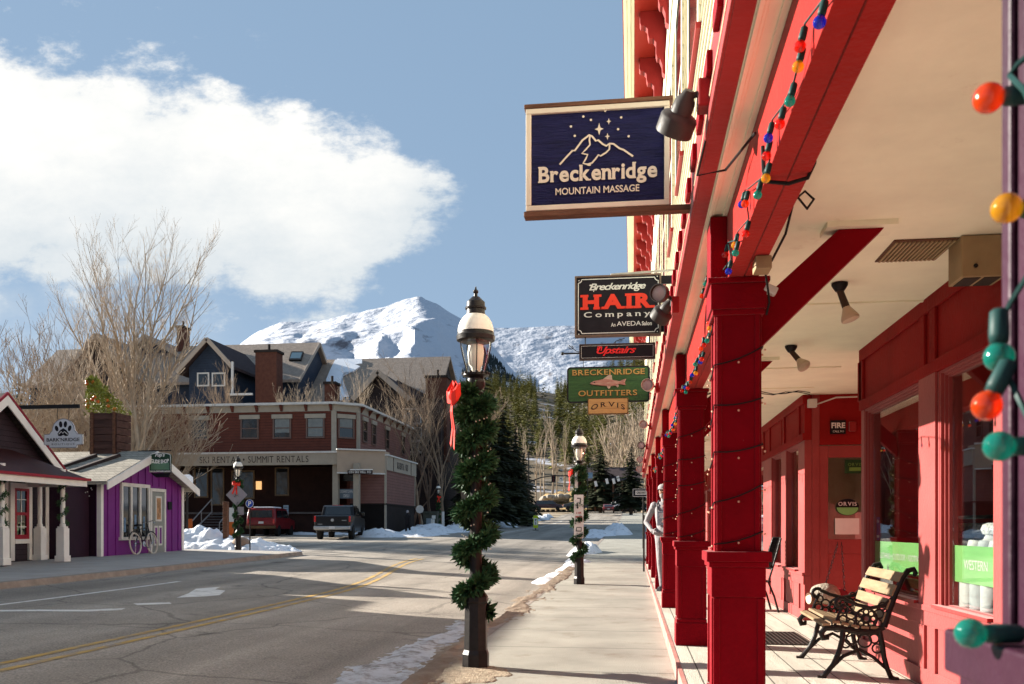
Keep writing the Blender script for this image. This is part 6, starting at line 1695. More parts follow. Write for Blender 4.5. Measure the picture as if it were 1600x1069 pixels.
def sedan(name, label, c, L=4.7, hatch=False, h=1.5):
    paint = mat(label[:20]+' paint', c, .25, .15, 3, coat=.6)
    root = thing(name, label, 'car', (0, 0, 0)); a = L/2
    if hatch: body = [(-a, .55), (-a-.03, .85), (-a+.10, 1.05), (-a+.35, h-.06), (-a+.6, h), (.5, h), (.8, h-.06), (1.5, 1.03), (a-.3, .92), (a, .7), (a, .35), (-a+.05, .38)]
    else: body = [(-a, .5), (-a-.02, .85), (-a+.1, 1.0), (-a+.75, 1.02), (-a+1.45, h-.05), (-a+1.7, h), (.35, h), (.6, h-.05), (1.4, .98), (a-.2, .85), (a, .65), (a, .33), (-a+.05, .36)]
    car_body('body', body, .9, paint, root, belt=1.0, top=2.2)
    y0, y1 = (-a+.1, -a+.33) if hatch else (-a+.82, -a+1.4)
    glass_panel(root, 'rear_window', [(-.72, y0-.02, 1.05), (.72, y0-.02, 1.05), (.64, y1-.03, h-.09), (-.64, y1-.03, h-.09)])
    for sx in (-1, 1):
        glass_panel(root, 'side_window', [(sx*.908, y0+.35, 1.05), (sx*.908, 1.25, 1.05), (sx*.845, .62, h-.10), (sx*.845, y1+.18, h-.10)])
        mb = MB(); mb.box(sx*.72-.14, sx*.72+.14, -a-.05, -a+.04, .74, .90); mb.build('tail_light', M['lampred'], root, bevel=.01)
        for y in (-a+.85, a-.9): add_wheel(root, sx*.80, y, .33, .22)
    mb = MB(); mb.box(-.88, .88, -a-.06, -a+.06, .40, .56); mb.build('bumper', M['tyre'], root, bevel=.03)
    mb = MB(); mb.box(-.2, .2, -a-.055, -a-.03, .60, .72); mb.build('licence_plate', M['plate'], root)
    return root
def put(o, u, v, d, rz):
    p = atD(u, v, d); o.location = (p.x, p.y, p.z); o.rotation_euler = (0, 0, R(rz))
s1 = sedan('parked_car', 'dark plum estate car crossing the far junction, seen side-on', (.045, .022, .028), 4.9, True, 1.65); put(s1, 857, 797.5, 152, -86)
s2 = sedan('driving_car', 'small dark red car driving away up the street', (.16, .035, .03), 4.5, False, 1.45); put(s2, 951, 802, 146, 1)
s3 = sedan('parked_car', 'white car parked at the far kerb beyond the red car', (.62, .62, .62), 4.6, True, 1.6); put(s3, 974, 797, 166, -62)
s4 = sedan('parked_car', 'silver grey car parked at the far right beyond the white car', (.42, .42, .44), 4.8, True, 1.6); put(s4, 991, 797, 160, -70)
s5 = sedan('parked_car', 'low dark car half hidden at the left of the far junction', (.03, .03, .035), 4.4, False, 1.4); put(s5, 899, 796.5, 160, -80)
# ------------------------------------------------------------------ rental building across the side street
M['brick_clap'] = add_lines(mat('brick red clapboard', (.122, .034, .021), .6, .14, 2, .15, 15), 'Z', .20, .028, .5, .7)
M['brick_clap2'] = add_lines(mat('skylit rose clapboard', (.20, .095, .080), .6, .12, 2, .15, 15), 'Z', .20, .028, .6, .7)  # paler clapboard copy for the right-hand side, sky light put into the colour
M['taupe'] = mat('taupe trim', (.36, .31, .245), .6, .08, 3, .1, 20)
M['taupe2'] = mat('tan sign panel', (.40, .305, .225), .6, .05, 2)
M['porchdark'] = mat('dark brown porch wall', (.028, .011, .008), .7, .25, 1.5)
def rental_building():
    Yf = 62.0; Yp = 57.6; g = .72
    XL = -46; XC = atY(522, 700, Yf).x       # start of the chamfer
    chx1 = atY(559, 700, Yf+1.2); Xr = chx1.x
    Yc = Yf+1.2
    ztop = atY(400, 631, Yf).z; zcorn = ztop-.62
    root = thing('rental_building', 'two-storey brick red clapboard ski rental building with a cut corner and taupe trim', 'building', (-30, Yf, g))
    zdeck = g+1.55; zfb = atY(400, 727, Yp).z; zft = atY(400, 709, Yp).z
    Ye = atX(640, 690, Xr).y
    mb = MB(); mb.prism([(XL, Yf, g), (XC, Yf, g), (Xr, Yc, g), (Xr, Ye, g), (XL, Ye, g)], (0, 0, zcorn-g)); mb.build('wall', M['brick_clap'], root)
    mb = MB(); mb.box(Xr+.001, Xr+.04, Yc+.12, Ye, g+3, zcorn-.02); mb.build('side_wall', M['brick_clap2'], root)
    # cornice: plain board, brackets, white cap
    def band(z0, z1, o, name, m):
        mb = MB(); mb.prism([(XL, Yf-o, z0), (XC+.4*o, Yf-o, z0), (Xr+o, Yc-.4*o, z0), (Xr+o, Ye+o, z0), (XL, Ye+o, z0)], (0, 0, z1-z0)); return mb.build(name, m, root)
    band(zcorn, ztop-.16, .06, 'cornice', M['taupe']); band(ztop-.157, ztop, .42, 'roof_edge', M['offwhite'])
    mb = None
    for k in range(14):
        x = XC-.2-k*1.86
        mb = MB(); mb.prism([(x-.09, Yf-.065, zcorn+.02), (x-.09, Yf-.36, ztop-.16), (x-.09, Yf-.065, ztop-.16)], (.18, 0, 0)); mb.build('bracket', M['brick_clap'], root)
    for k in range(8):
        y = Yc+.6+k*2.0
        mb = MB(); mb.prism([(Xr+.065, y-.1, zcorn+.02), (Xr+.36, y-.1, ztop-.16), (Xr+.065, y-.1, ztop-.16)], (0, .2, 0)); mb.build('bracket', M['brick_clap'], root)
    for (x, y) in ((XC, Yf), (Xr, Yc)):
        mb = MB(); mb.box(x-.18, x+.16, y-.07, y+.12, zft, zcorn); mb.build('corner_board', M['taupe'], root)
    # windows of the upper floor
    def window(c, ux, w, z0, z1, m=M['pane_dark'], blind=0):
        ux = Vector(ux).normalized(); n = ux.cross(UP); c = Vector(c)
        f = MB(); t = .10
        def b(a0, a1, zz0, zz1, d0, d1, mbx): mbx.obox(c+ux*((a0+a1)/2)+UP*((zz0+zz1)/2-c.z)+n*((d0+d1)/2), ux, -n, UP, abs(a1-a0)/2, abs(d1-d0)/2, (zz1-zz0)/2)
        b(-w/2-t, -w/2, z0, z1, 0, .09, f); b(w/2, w/2+t, z0, z1, 0, .09, f); b(-w/2-t, w/2+t, z0-.10, z0, 0, .11, f); b(-w/2, w/2, (z0+z1)/2-.03, (z0+z1)/2+.03, .02, .07, f)
        o = f.build('window', M['brick_clap2'] if False else mat('brown window frame', (.16, .10, .08), .6, .1, 4) if 'wf' not in M else M['wf'], root)
        h = MB(); b(-w/2-t-.08, w/2+t+.08, z1, z1+.30, 0, .12, h); h.build('head_board', M['taupe'], o)
        g_ = MB(); b(-w/2, w/2, z0, z1, .0, .02, g_); g_.build('pane', m, o)
        if blind:
            g_ = MB(); b(-w/2+.04, w/2-.04, z1-(z1-z0)*blind, z1-.03, .021, .028, g_); g_.build('blind', M['blind'], o)
    M['wf'] = mat('brown window frame', (.16, .10, .08), .6, .1, 4); M['blind'] = mat('pale window blind', (.20, .21, .20), .6, .15, 3)
    z0 = atY(400, 684, Yf).z; z1 = atY(400, 655, Yf).z
    for i, (u, bl) in enumerate(((312, 0), (390.5, 0), (441, .75), (493, .97))):
        window((atY(u, 670, Yf).x, Yf, z0), (1, 0, 0), 1.18, z0, z1, blind=bl)
    cxm = ((XC+Xr)/2, (Yf+Yc)/2, z0); window(cxm, (Xr-XC, Yc-Yf, 0), 1.05, z0, z1, blind=.5)
    for u in (569.5, 583.5, 604.5, 629):
        p = atX(u, 680, Xr+.04); window((Xr+.04, p.y, z0), (0, 1, 0), .95, z0-.1, z1+.05)
    # lower storey: recessed dark porch, fascia with lettering, raised deck, solid corner
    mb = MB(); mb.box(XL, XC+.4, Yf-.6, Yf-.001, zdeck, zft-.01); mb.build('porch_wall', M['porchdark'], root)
    Xb0 = atY(527, 700, Yp).x; 
    pr = atY(602, 720, Yp+1.6); Xb1 = pr.x
    mb = MB(); mb.box(XL, Xb0, Yp, Yp+.22, zfb, zft); mb.build('fascia', M['taupe'], root)
    mb = MB(); mb.box(XL, Xb0, Yp-.08, Yf-.01, zft, zft+.12); mb.build('porch_roof', M['offwhite'], root)
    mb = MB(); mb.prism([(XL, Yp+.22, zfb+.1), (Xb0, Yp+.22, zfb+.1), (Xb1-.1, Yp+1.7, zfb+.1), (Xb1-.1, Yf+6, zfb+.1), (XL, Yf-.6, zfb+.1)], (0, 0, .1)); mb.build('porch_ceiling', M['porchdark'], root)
    # protruding angled box fascia over the corner
    za = atY(530, 742-4, Yp).z; zt2 = atY(530, 703, Yp).z
    a = Vector((Xb0+.02, Yp-.12, 0)); b = Vector((Xb1, Yp+1.5, 0))
    mb = MB(); mb.prism([(a.x, a.y, za), (b.x, b.y, za), (b.x, b.y+1.2, za), (a.x, a.y+1.2, za)], (0, 0, zt2-za)); mb.build('corner_panel', M['taupe2'], root)
    mb = MB(); d = (b-a).normalized(); mb.beam((a.x-.02, a.y-.03, zt2+.04), (b.x+.05, b.y-.03, zt2+.04), .25, .09); mb.beam((a.x, a.y-.02, za-.04), (b.x+.02, b.y-.02, za-.04), .12, .09); mb.build('panel_edge', M['offwhite'], root)
    # right lower block with its own fascia
    Xr2 = Xb1+.05; ya = b.y+.02; yb = atX(648, 760, Xr2).y; zf2 = atX(625, 748, Xr2).z; zt3 = atX(610, 713, Xr2).z; zd2 = atX(604, 794, Xr2).z
    mb = MB(); mb.box(Xr2-2.6, Xr2, ya, yb, g+2.25, zt3-.1); mb.build('corner_wall', M['brick_clap2'], root)
    mb = MB(); mb.box(Xr2-.3, Xr2+.10, ya-.02, yb+.1, zt3-1.02, zt3-.05); fb = mb.build('fascia', M['taupe'], root)
    mb = MB(); mb.box(Xr2-.4, Xr2+.2, ya-.02, yb+.25, zt3-.05, zt3+.04); mb.build('fascia_cap', M['offwhite'], root)
    mb = MB(); mb.box(Xr2+.10, Xr2+.125, ya+1.6, ya+1.66, zt3-1.0, zt3-.07); mb.box(Xr2+.10, Xr2+.125, yb-1.6, yb-1.54, zt3-1.0, zt3-.07); mb.build('fascia_strip', M['porchdark'], fb)
    mb = MB(); mb.box(Xr2-.08, Xr2+.04, ya-.05, ya+.10, g, zt3-1.0); mb.build('corner_board', M['taupe'], root)
    mb = MB(); mb.box(Xr2-.06, Xr2+.04, yb-.1, yb+.04, g+2.2, zt3-1.0); mb.build('corner_board', M['taupe'], root)
    mb = MB(); mb.box(Xr2-2.6, Xr2-.02, ya+.05, yb-.05, g-.4, g+2.15); mb.box(Xr2-2.7, Xr2+.06, ya-.05, yb+.05, g+2.15, g+2.25); mb.build('base_wall', add_lines(mat('dark board base', (.018, .012, .011), .7, .3, 2, .2, 10), 'Y', .32, .05, .4, .8), root)
    # deck base, posts, deck front
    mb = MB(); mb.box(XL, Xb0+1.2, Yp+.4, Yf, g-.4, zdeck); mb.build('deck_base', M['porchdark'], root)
    mb = MB(); mb.box(XL, Xr2-2.4, Yp+.25, Yp+.4, zdeck-.02, zdeck+.10); mb.build('deck_edge', mat('grey deck edge', (.10, .085, .08), .7, .2, 3), root)
    for u in (524, 556.5):
        p = atY(u, 780, Yp+.3); mb = MB(); mb.box(p.x-.19, p.x+.19, Yp+.26, Yp+.62, zdeck+.1, zfb+.1); mb.build('post', M['taupe'], root)
    mb = MB(); mb.prism([(Xb0+.3, Yp+1.1, zdeck), (Xr2-2.4, Yp+2.0, zdeck), (Xr2-2.4, Yp+2.1, zdeck), (Xb0+.3, Yp+1.3, zdeck)], (0, 0, zfb-zdeck)); mb.build('corner_porch_wall', M['brick_clap'], root)
    # porch windows and door, seen in the dark
    lw = mat('tan porch frame', (.20, .14, .085), .6, .1, 4)
    for (u0, u1, v0, v1) in ((304, 326, 730, 778), (330, 351, 730, 790), (362, 398, 735, 780), (430, 452, 730, 775)):
        a_ = atY(u0, v1, Yf-.6); b_ = atY(u1, v0, Yf-.6)
        f = MB(); t = .10
        for (q, r_, s, w) in ((a_.x, a_.x+t, a_.z, b_.z), (b_.x-t, b_.x, a_.z, b_.z), (a_.x+t, b_.x-t, b_.z-t, b_.z), (a_.x+t, b_.x-t, a_.z, a_.z+t)): f.box(q, r_, Yf-.68, Yf-.605, s, w)
        o = f.build('window', lw, root); f = MB(); f.box(a_.x+t, b_.x-t, Yf-.64, Yf-.61, a_.z+t, b_.z-t); f.build('pane', M['pane_dark'], o)
    a_ = atY(400, 765, Yf-.7); b_ = atY(408, 752, Yf-.7); mb = MB(); mb.box(a_.x, b_.x, Yf-.72, Yf-.605, a_.z, b_.z); lampo = mb.build('porch_light', emis('warm porch lamp', (1.0, .55, .22), .30), root)
    a_ = atY(536, 752, Yp+1.0); b_ = atY(553, 722+12, Yp+1.0); mb = MB(); mb.box(a_.x, b_.x, Yp+1.0, Yp+1.08, a_.z, b_.z); mb.build('window', M['pane_dark'], root)
    # lettering
    pl = Plane2((XL, Yp-.004, zfb)); mb = MB()
    x0 = atY(312, 717, Yp).x-XL; x1 = atY(482, 717, Yp).x-XL; hh = (zft-zfb)
    geo = serif_text('SKI RENTAL \u2022 SUMMIT RENTALS', .0, .14, .16, .05); put_text(mb, pl, geo, (x0+x1)/2, hh*.5, width=x1-x0, height=.44, h=.006); mb.build('lettering', mat('dark brown lettering', (.045, .03, .022), .6, .1, 5), root)
    pl = Plane2((Xr2+.102, ya+1.66, zt3-1.02), (0, 1, 0)); mb = MB(); put_text(mb, pl, serif_text('SKI RENTAL \u2022 SKIS', .04, .14), (yb-1.6-ya-1.66)/2, .48, width=(yb-ya-3.2)*.62, height=.48, h=.006); mb.build('lettering', M['signblack'], root)
    s = thing('deli_sign', 'pale blue grey deli sign hung on the corner porch of the rental building', 'sign', (atY(541, 780, Yp+.9).x, Yp+.9, 3))
    a_ = atY(530.5, 779, Yp+.9); b_ = atY(552, 764, Yp+.9); mb = MB(); mb.box(a_.x, b_.x, Yp+.9, Yp+.95, a_.z, b_.z); mb.build('board', mat('blue grey sign board', (.16, .20, .24), .6, .1, 4), s)
    pl = Plane2((a_.x, Yp+.898, a_.z)); W = b_.x-a_.x; H = b_.z-a_.z; mb = MB(); put_text(mb, pl, serif_text('DOWNTOWN', .01, .1), W/2, H*.72, width=W*.92, height=H*.3); put_text(mb, pl, serif_text('DELI', .01, .1), W/2, H*.28, width=W*.4, height=H*.3); mb.build('lettering', M['white'], s)
    s = thing('street_name_sign', 'dark narrow street name board under the corner canopy of the rental building', 'sign', (atY(560, 736, Yp-.1).x, Yp-.1, 5.2))
    a_ = atY(543, 741, Yp-.1); b_ = atY(582, 733, Yp-.1); mb = MB(); mb.box(a_.x, b_.x, Yp-.1, Yp-.05, a_.z, b_.z-.07); mb.build('board', M['porchdark'], s)
    mb = MB(); mb.box(a_.x+.2, b_.x, Yp-.16, Yp-.05, b_.z-.07, b_.z); mb.build('lamp_strip', M['white'], s)
    pl = Plane2((a_.x, Yp-.102, a_.z)); W = b_.x-a_.x; H = b_.z-a_.z; mb = MB(); put_text(mb, pl, sans_text('ON SKI HILL RD', .03), W/2, H*.42, width=W*.9, height=H*.5); mb.build('lettering', M['offwhite'], s)
    # steps with handrails
    st = thing('staircase', 'dark outside staircase with pale handrails up to the rental shop porch', 'stairs', (atY(340, 820, Yp-1).x, Yp-1, g))
    xa, xb = atY(318, 820, Yp-1).x, atY(360, 820, Yp-1).x
    n = 9
    for i in range(n):
        mb = MB(); z = g-.12+(zdeck-g+.12)*(i+1)/n; mb.box(xa, xb, Yp-2.6+i*.32, Yp-2.6+i*.32+.36, z-.06, z); mb.build('step', mat('steel tread', (.10, .095, .10), .6, .2, 5) if i == 0 else bpy.data.materials['steel tread'], st)
    rail = mat('galvanised rail', (.30, .28, .27), .5, .1, 8)
    for x in (xa-.05, xb+.05):
        mb = MB(); mb.tube([(x, Yp-2.7, g+.9), (x, Yp+.3, zdeck+1.0)], .04, 7); mb.tube([(x, Yp-2.7, g+.2), (x, Yp+.3, zdeck+.1)], .05, 6)
        for t in (0, .5, 1): mb.tube([(x, Yp-2.7+3*t, g-.1+(zdeck-g)*t), (x, Yp-2.7+3*t, g+.9+(zdeck-g+.1)*t)], .03, 6)
        mb.build('handrail', rail, st)
    return root
def emis(name, c, s):
    m = bpy.data.materials.new(name); m.use_nodes = True
    N, L, p = nodes_of(m); p.inputs['Base Color'].default_value = tuple(c)+(1,); p.inputs['Emission Color'].default_value = tuple(c)+(1,); p.inputs['Emission Strength'].default_value = s
    return m
rental_building()

# ------------------------------------------------------------------ lodge behind: brown roofs, blue gables, brick chimneys
M['roof_brown'] = shingle('brown roof shingles', (.38, .30, .24), .12)
M['roof_dark'] = shingle('dark plum shingles', (.060, .042, .044), .2)
M['lodge_blue'] = add_lines(mat('slate blue siding', (.026, .038, .062), .6, .15, 1, .1, 10), 'Z', .25, .03, .6, .5)
M['lodge_dark'] = add_lines(mat('dark brown siding', (.030, .020, .019), .7, .2, 1, .1, 10), 'Z', .25, .03, .6, .5)
M['chim'] = mat('brick chimney', (.115, .045, .030), .85, .2, 3, .3, 20)
M['trimtan'] = mat('tan bargeboard', (.42, .34, .27), .6, .08, 3)
def lodge():
    root = thing('lodge', 'large hillside lodge with brown shingle roofs, slate blue gables and brick chimneys', 'building', (-40, 95, 2))
    Y1 = 92
    # block 1: long roof, ridge along X
    r0 = atY(340, 535, Y1+6); r1 = atY(499, 535, Y1+6); e0 = atY(330, 590, Y1); e1 = atY(487, 590, Y1)
    mb = MB(); mb.prism([(r1.x, e1.y-.3, e1.z-.2), (r1.x, r1.y, r1.z), (r1.x, r1.y, r1.z-.3), (r1.x, e1.y-.3, e1.z-.5)], (r0.x-r1.x-20, 0, 0)); mb.build('roof', M['roof_brown'], root)
    mb = MB(); mb.prism([(r1.x, r1.y, r1.z), (r1.x, r1.y+7, e1.z-.3), (r1.x, r1.y+7, e1.z-.6), (r1.x, r1.y, r1.z-.3)], (r0.x-r1.x-20, 0, 0)); mb.build('roof', M['roof_brown'], root)
    mb = MB(); mb.prism([(r1.x-.4, Y1+.3, 2), (r1.x-.4, Y1+12.5, 2), (r1.x-.4, Y1+12.5, e1.z-.4), (r1.x-.4, r1.y, r1.z-.35), (r1.x-.4, Y1+.3, e1.z-.4)], (r0.x-r1.x-19, 0, 0)); mb.build('wall', M['lodge_blue'], root)
    for q in ((e1.y-.3, e1.z-.36), (r1.y+7, e1.z-.46)):
        mb = MB(); mb.beam((r1.x+.06, r1.y, r1.z-.16), (r1.x+.06, q[0], q[1]), .14, .34); mb.build('bargeboard', M['trimtan'], root)
    # block 2
    Y2 = 94
    s0 = atY(515, 557, Y2+7); s1 = atY(704, 557, Y2+7); f0 = atY(500, 632, Y2); zt = s1.z
    mb = MB(); mb.prism([(s1.x, f0.y, f0.z), (s1.x, s1.y, zt), (s1.x, s1.y, zt-.3), (s1.x, f0.y, f0.z-.3)], (s0.x-s1.x-2.5, 0, 0)); rf = mb.build('roof', M['roof_brown'], root)
    mb = MB(); mb.prism([(s1.x, s1.y, zt), (s1.x, s1.y+8, f0.z+1), (s1.x, s1.y+8, f0.z+.7), (s1.x, s1.y, zt-.3)], (s0.x-s1.x-2.5, 0, 0)); mb.build('roof', M['roof_brown'], root)
    mb = MB(); mb.prism([(s1.x-.4, f0.y+.5, 1), (s1.x-.4, f0.y+14.5, 1), (s1.x-.4, f0.y+14.5, f0.z), (s1.x-.4, s1.y, zt-.4), (s1.x-.4, f0.y+.5, f0.z-.1)], (s0.x-s1.x-2, 0, 0)); mb.build('wall', M['lodge_dark'], root)
    # snow and dark patches lying on the block 2 slope
    n = Vector((0, f0.y-s1.y, f0.z-zt)); 
    def onroof(u, v, h=.03):
        r_ = ray(u, v); nn = Vector((0, (zt-f0.z), -(s1.y-f0.y))).normalized()
        if nn.z < 0: nn = -nn
        p0 = Vector((0, s1.y, zt)); t = (p0-EYE).dot(nn)/r_.dot(nn); return EYE+r_*t+nn*h
    def patch(name, px, m, h, par, sub=0):
        mb = MB(); top = [onroof(u, v, h) for u, v in px]; bot = [onroof(u, v, .001) for u, v in px]
        c = sum(top, Vector())/len(top)
        for i in range(len(px)):
            j = (i+1) % len(px); mb.face([top[i], top[j], c]); mb.face([bot[i], bot[j], top[j], top[i]])
        return mb.build(name, m, par)
    patch('roof_snow', [(524, 564), (536, 562), (552, 570), (563, 574), (552, 582), (538, 584), (533, 600), (538, 616), (548, 626), (522, 628), (512, 610), (510, 595), (516, 580)][::-1], M['snowclean'], .16, rf)
    patch('roof_snow', [(527, 562), (545, 562), (566, 563), (566, 569), (552, 571), (540, 567)][::-1], M['snowclean'], .13, rf)
    # cross gables at the front: (peak u,v) (left eave) (right eave) Y, depth
    def gable(pu, pv, lu, lv, ru, rv, Y, D, wall, roofm, base_v, bw=.30):
        P = atY(pu, pv, Y); Lp = atY(lu, lv, Y); Rp = atY(ru, rv, Y); zb = atY(pu, base_v, Y).z
        mb = MB(); mb.prism([(Lp.x+.9, Y+.8, zb), (Rp.x-.9, Y+.8, zb), (Rp.x-.9, Y+.8, Rp.z+.5), (P.x, Y+.8, P.z-.4), (Lp.x+.9, Y+.8, Lp.z+.5)], (0, D, 0)); w = mb.build('gable_wall', wall, root)
        for E in (Lp, Rp):
            s = 1 if E.x > P.x else -1
            mb = MB(); mb.prism([(P.x, Y, P.z), (E.x, Y, E.z), (E.x, Y, E.z-.28), (P.x, Y, P.z-.28)], (0, D, 0)); mb.build('roof', roofm, root)
            mb = MB(); mb.beam((P.x, Y-.06, P.z-.16), (E.x, Y-.06, E.z-.16), .12, bw+.1, (0, 0, 1)); mb.build('bargeboard', M['trimtan'], root)
        return P, Lp, Rp, zb, w
    P, Lp, Rp, zb, w = gable(323, 527, 276, 580, 364, 572, 84, 9, M['lodge_blue'], M['roof_dark'], 720)
    for (u0, u1, v0, v1) in ((308, 327, 582, 604), (331, 352, 582, 604)):
        a = atY(u0, v1, 84.74); b = atY(u1, v0, 84.74); mb = MB(); t = .14
        for (q, r_, s, e) in ((a.x, a.x+t, a.z, b.z), (b.x-t, b.x, a.z, b.z), (a.x+t, b.x-t, b.z-t, b.z), (a.x+t, b.x-t, a.z, a.z+t)): mb.box(q, r_, 84.70, 84.78, s, e)
        o = mb.build('window', M['offwhite'], root); mb = MB(); mb.box(a.x+t, b.x-t, 84.75, 84.79, a.z+t, b.z-t); mb.build('pane', M['pane_dark'], o)
    a = atY(361, 616, 83.5); mb = MB(); mb.box(a.x, a.x+.2, 83.5, 83.7, a.z, a.z+3.2); mb.build('balcony_post', M['offwhite'], root)
    a = atY(358, 618, 83); b = atY(394, 614, 83); mb = MB(); mb.box(a.x, b.x, 83, 83.2, a.z, b.z); mb.build('balcony_rail', M['offwhite'], root)
    gable(590, 578, 551, 622, 640, 622, 88, 7, M['lodge_dark'], M['roof_dark'], 720, .42)
    gable(150, 520, 95, 588, 205, 588, 88, 10, M['lodge_dark'], M['roof_brown'], 720)
    gable(226, 522, 175, 575, 290, 560, 96, 12, M['lodge_blue'], M['roof_brown'], 720)
    # dark dormer faces beside the right gable
    a = atY(618, 636, 90); b = atY(664, 580, 95)
    mb = MB(); mb.prism([atY(612, 634, 90.5), atY(664, 634, 90.5), atY(664, 616, 91), atY(620, 594, 94.5)], (0, .3, .05)); mb.build('valley_roof', M['roof_dark'], root)
    for (u0, u1, v0, v1, Y) in ((453, 473, 552, 565, 0), ):
        r_ = lambda u, v: None
        mb = MB(); nn = Vector((0, -(r1.z-e1.z), (r1.y-e1.y))).normalized(); p0 = Vector((0, r1.y, r1.z))
        def onr(u, v, h): rr = ray(u, v); t = (p0-EYE).dot(nn)/rr.dot(nn); return EYE+rr*t+nn*h
        q = [(u0+3, v0), (u1+2, v0), (u1-2, v1), (u0-1, v1)]
        mb.prism([onr(u, v, .0) for u, v in q], nn*.25); o = mb.build('skylight', M['black'], root)
        mb = MB(); mb.face([onr(u, v, .255) for u, v in ((u0+4, v0+2), (u1, v0+2), (u1-3, v1-2), (u0+1, v1-2))]); mb.build('pane', mat('skylight glass', (.10, .16, .20), .1, .1, 1), o)
    for (u0, u1, v0, v1) in ((534, 551, 620, 632), (647, 660, 620, 632)):
        a = atY(u0, v1, 93.2); b = atY(u1, v0, 93.9); mb = MB(); mb.prism([(a.x, 93.0, a.z), (b.x, 93.0, a.z), (b.x, 93.9, b.z), (a.x, 93.9, b.z)], (0, .3, -.3)); o = mb.build('skylight', M['black'], root)
        mb = MB(); mb.face([(a.x+.2, 92.99, a.z+.15), (b.x-.2, 92.99, a.z+.15), (b.x-.2, 93.8, b.z-.1), (a.x+.2, 93.8, b.z-.1)]); mb.build('pane', bpy.data.materials['skylight glass'], o)
    # chimneys
    for (u0, u1, v0, v1, Y, cap) in ((399, 432, 550, 640, 86, 543), (507, 523, 600, 640, 88, 594), (665, 698, 590, 660, 90, 582), (276, 286, 512, 540, 97, 510)):
        a = atY(u0, v1, Y); b = atY(u1, v0, Y); mb = MB(); mb.box(a.x, b.x, Y, Y+1.6, a.z-4, b.z); c = mb.build('chimney', M['chim'], root)
        mb = MB(); mb.box(a.x-.12, b.x+.12, Y-.12, Y+1.72, b.z, b.z+.25); mb.tube([((a.x+b.x)/2, Y+.8, b.z+.2), ((a.x+b.x)/2, Y+.8, b.z+.95)], .14, 8); mb.build('chimney_cap', M['dark'], c)
    # right lower wing with balconies seen past the rental building
    a = atY(630, 800, 88); b = atY(664, 634, 88); mb = MB(); mb.box(a.x-3, b.x+1.5, 88.6, 96, .5, b.z+.8); mb.build('wing_wall', M['lodge_dark'], root)
    for v in (640, 663, 690, 707):
        a = atY(632, v, 88); b = atY(657, v, 88); mb = MB(); mb.box(a.x, b.x, 87.6, 88.6, a.z-.1, a.z+.1); mb.build('balcony', M['trimtan'], root)
    for (u, v) in ((640, 652), (649, 652), (640, 678), (650, 678), (645, 700)):
        a = atY(u, v, 88.5); mb = MB(); mb.box(a.x-.6, a.x+.6, 88.5, 88.6, a.z-.7, a.z+.7); o = mb.build('window', M['offwhite'], root); mb = MB(); mb.box(a.x-.5, a.x+.5, 88.46, 88.5, a.z-.6, a.z+.6); mb.build('pane', M['pane_dark'], o)
lodge()

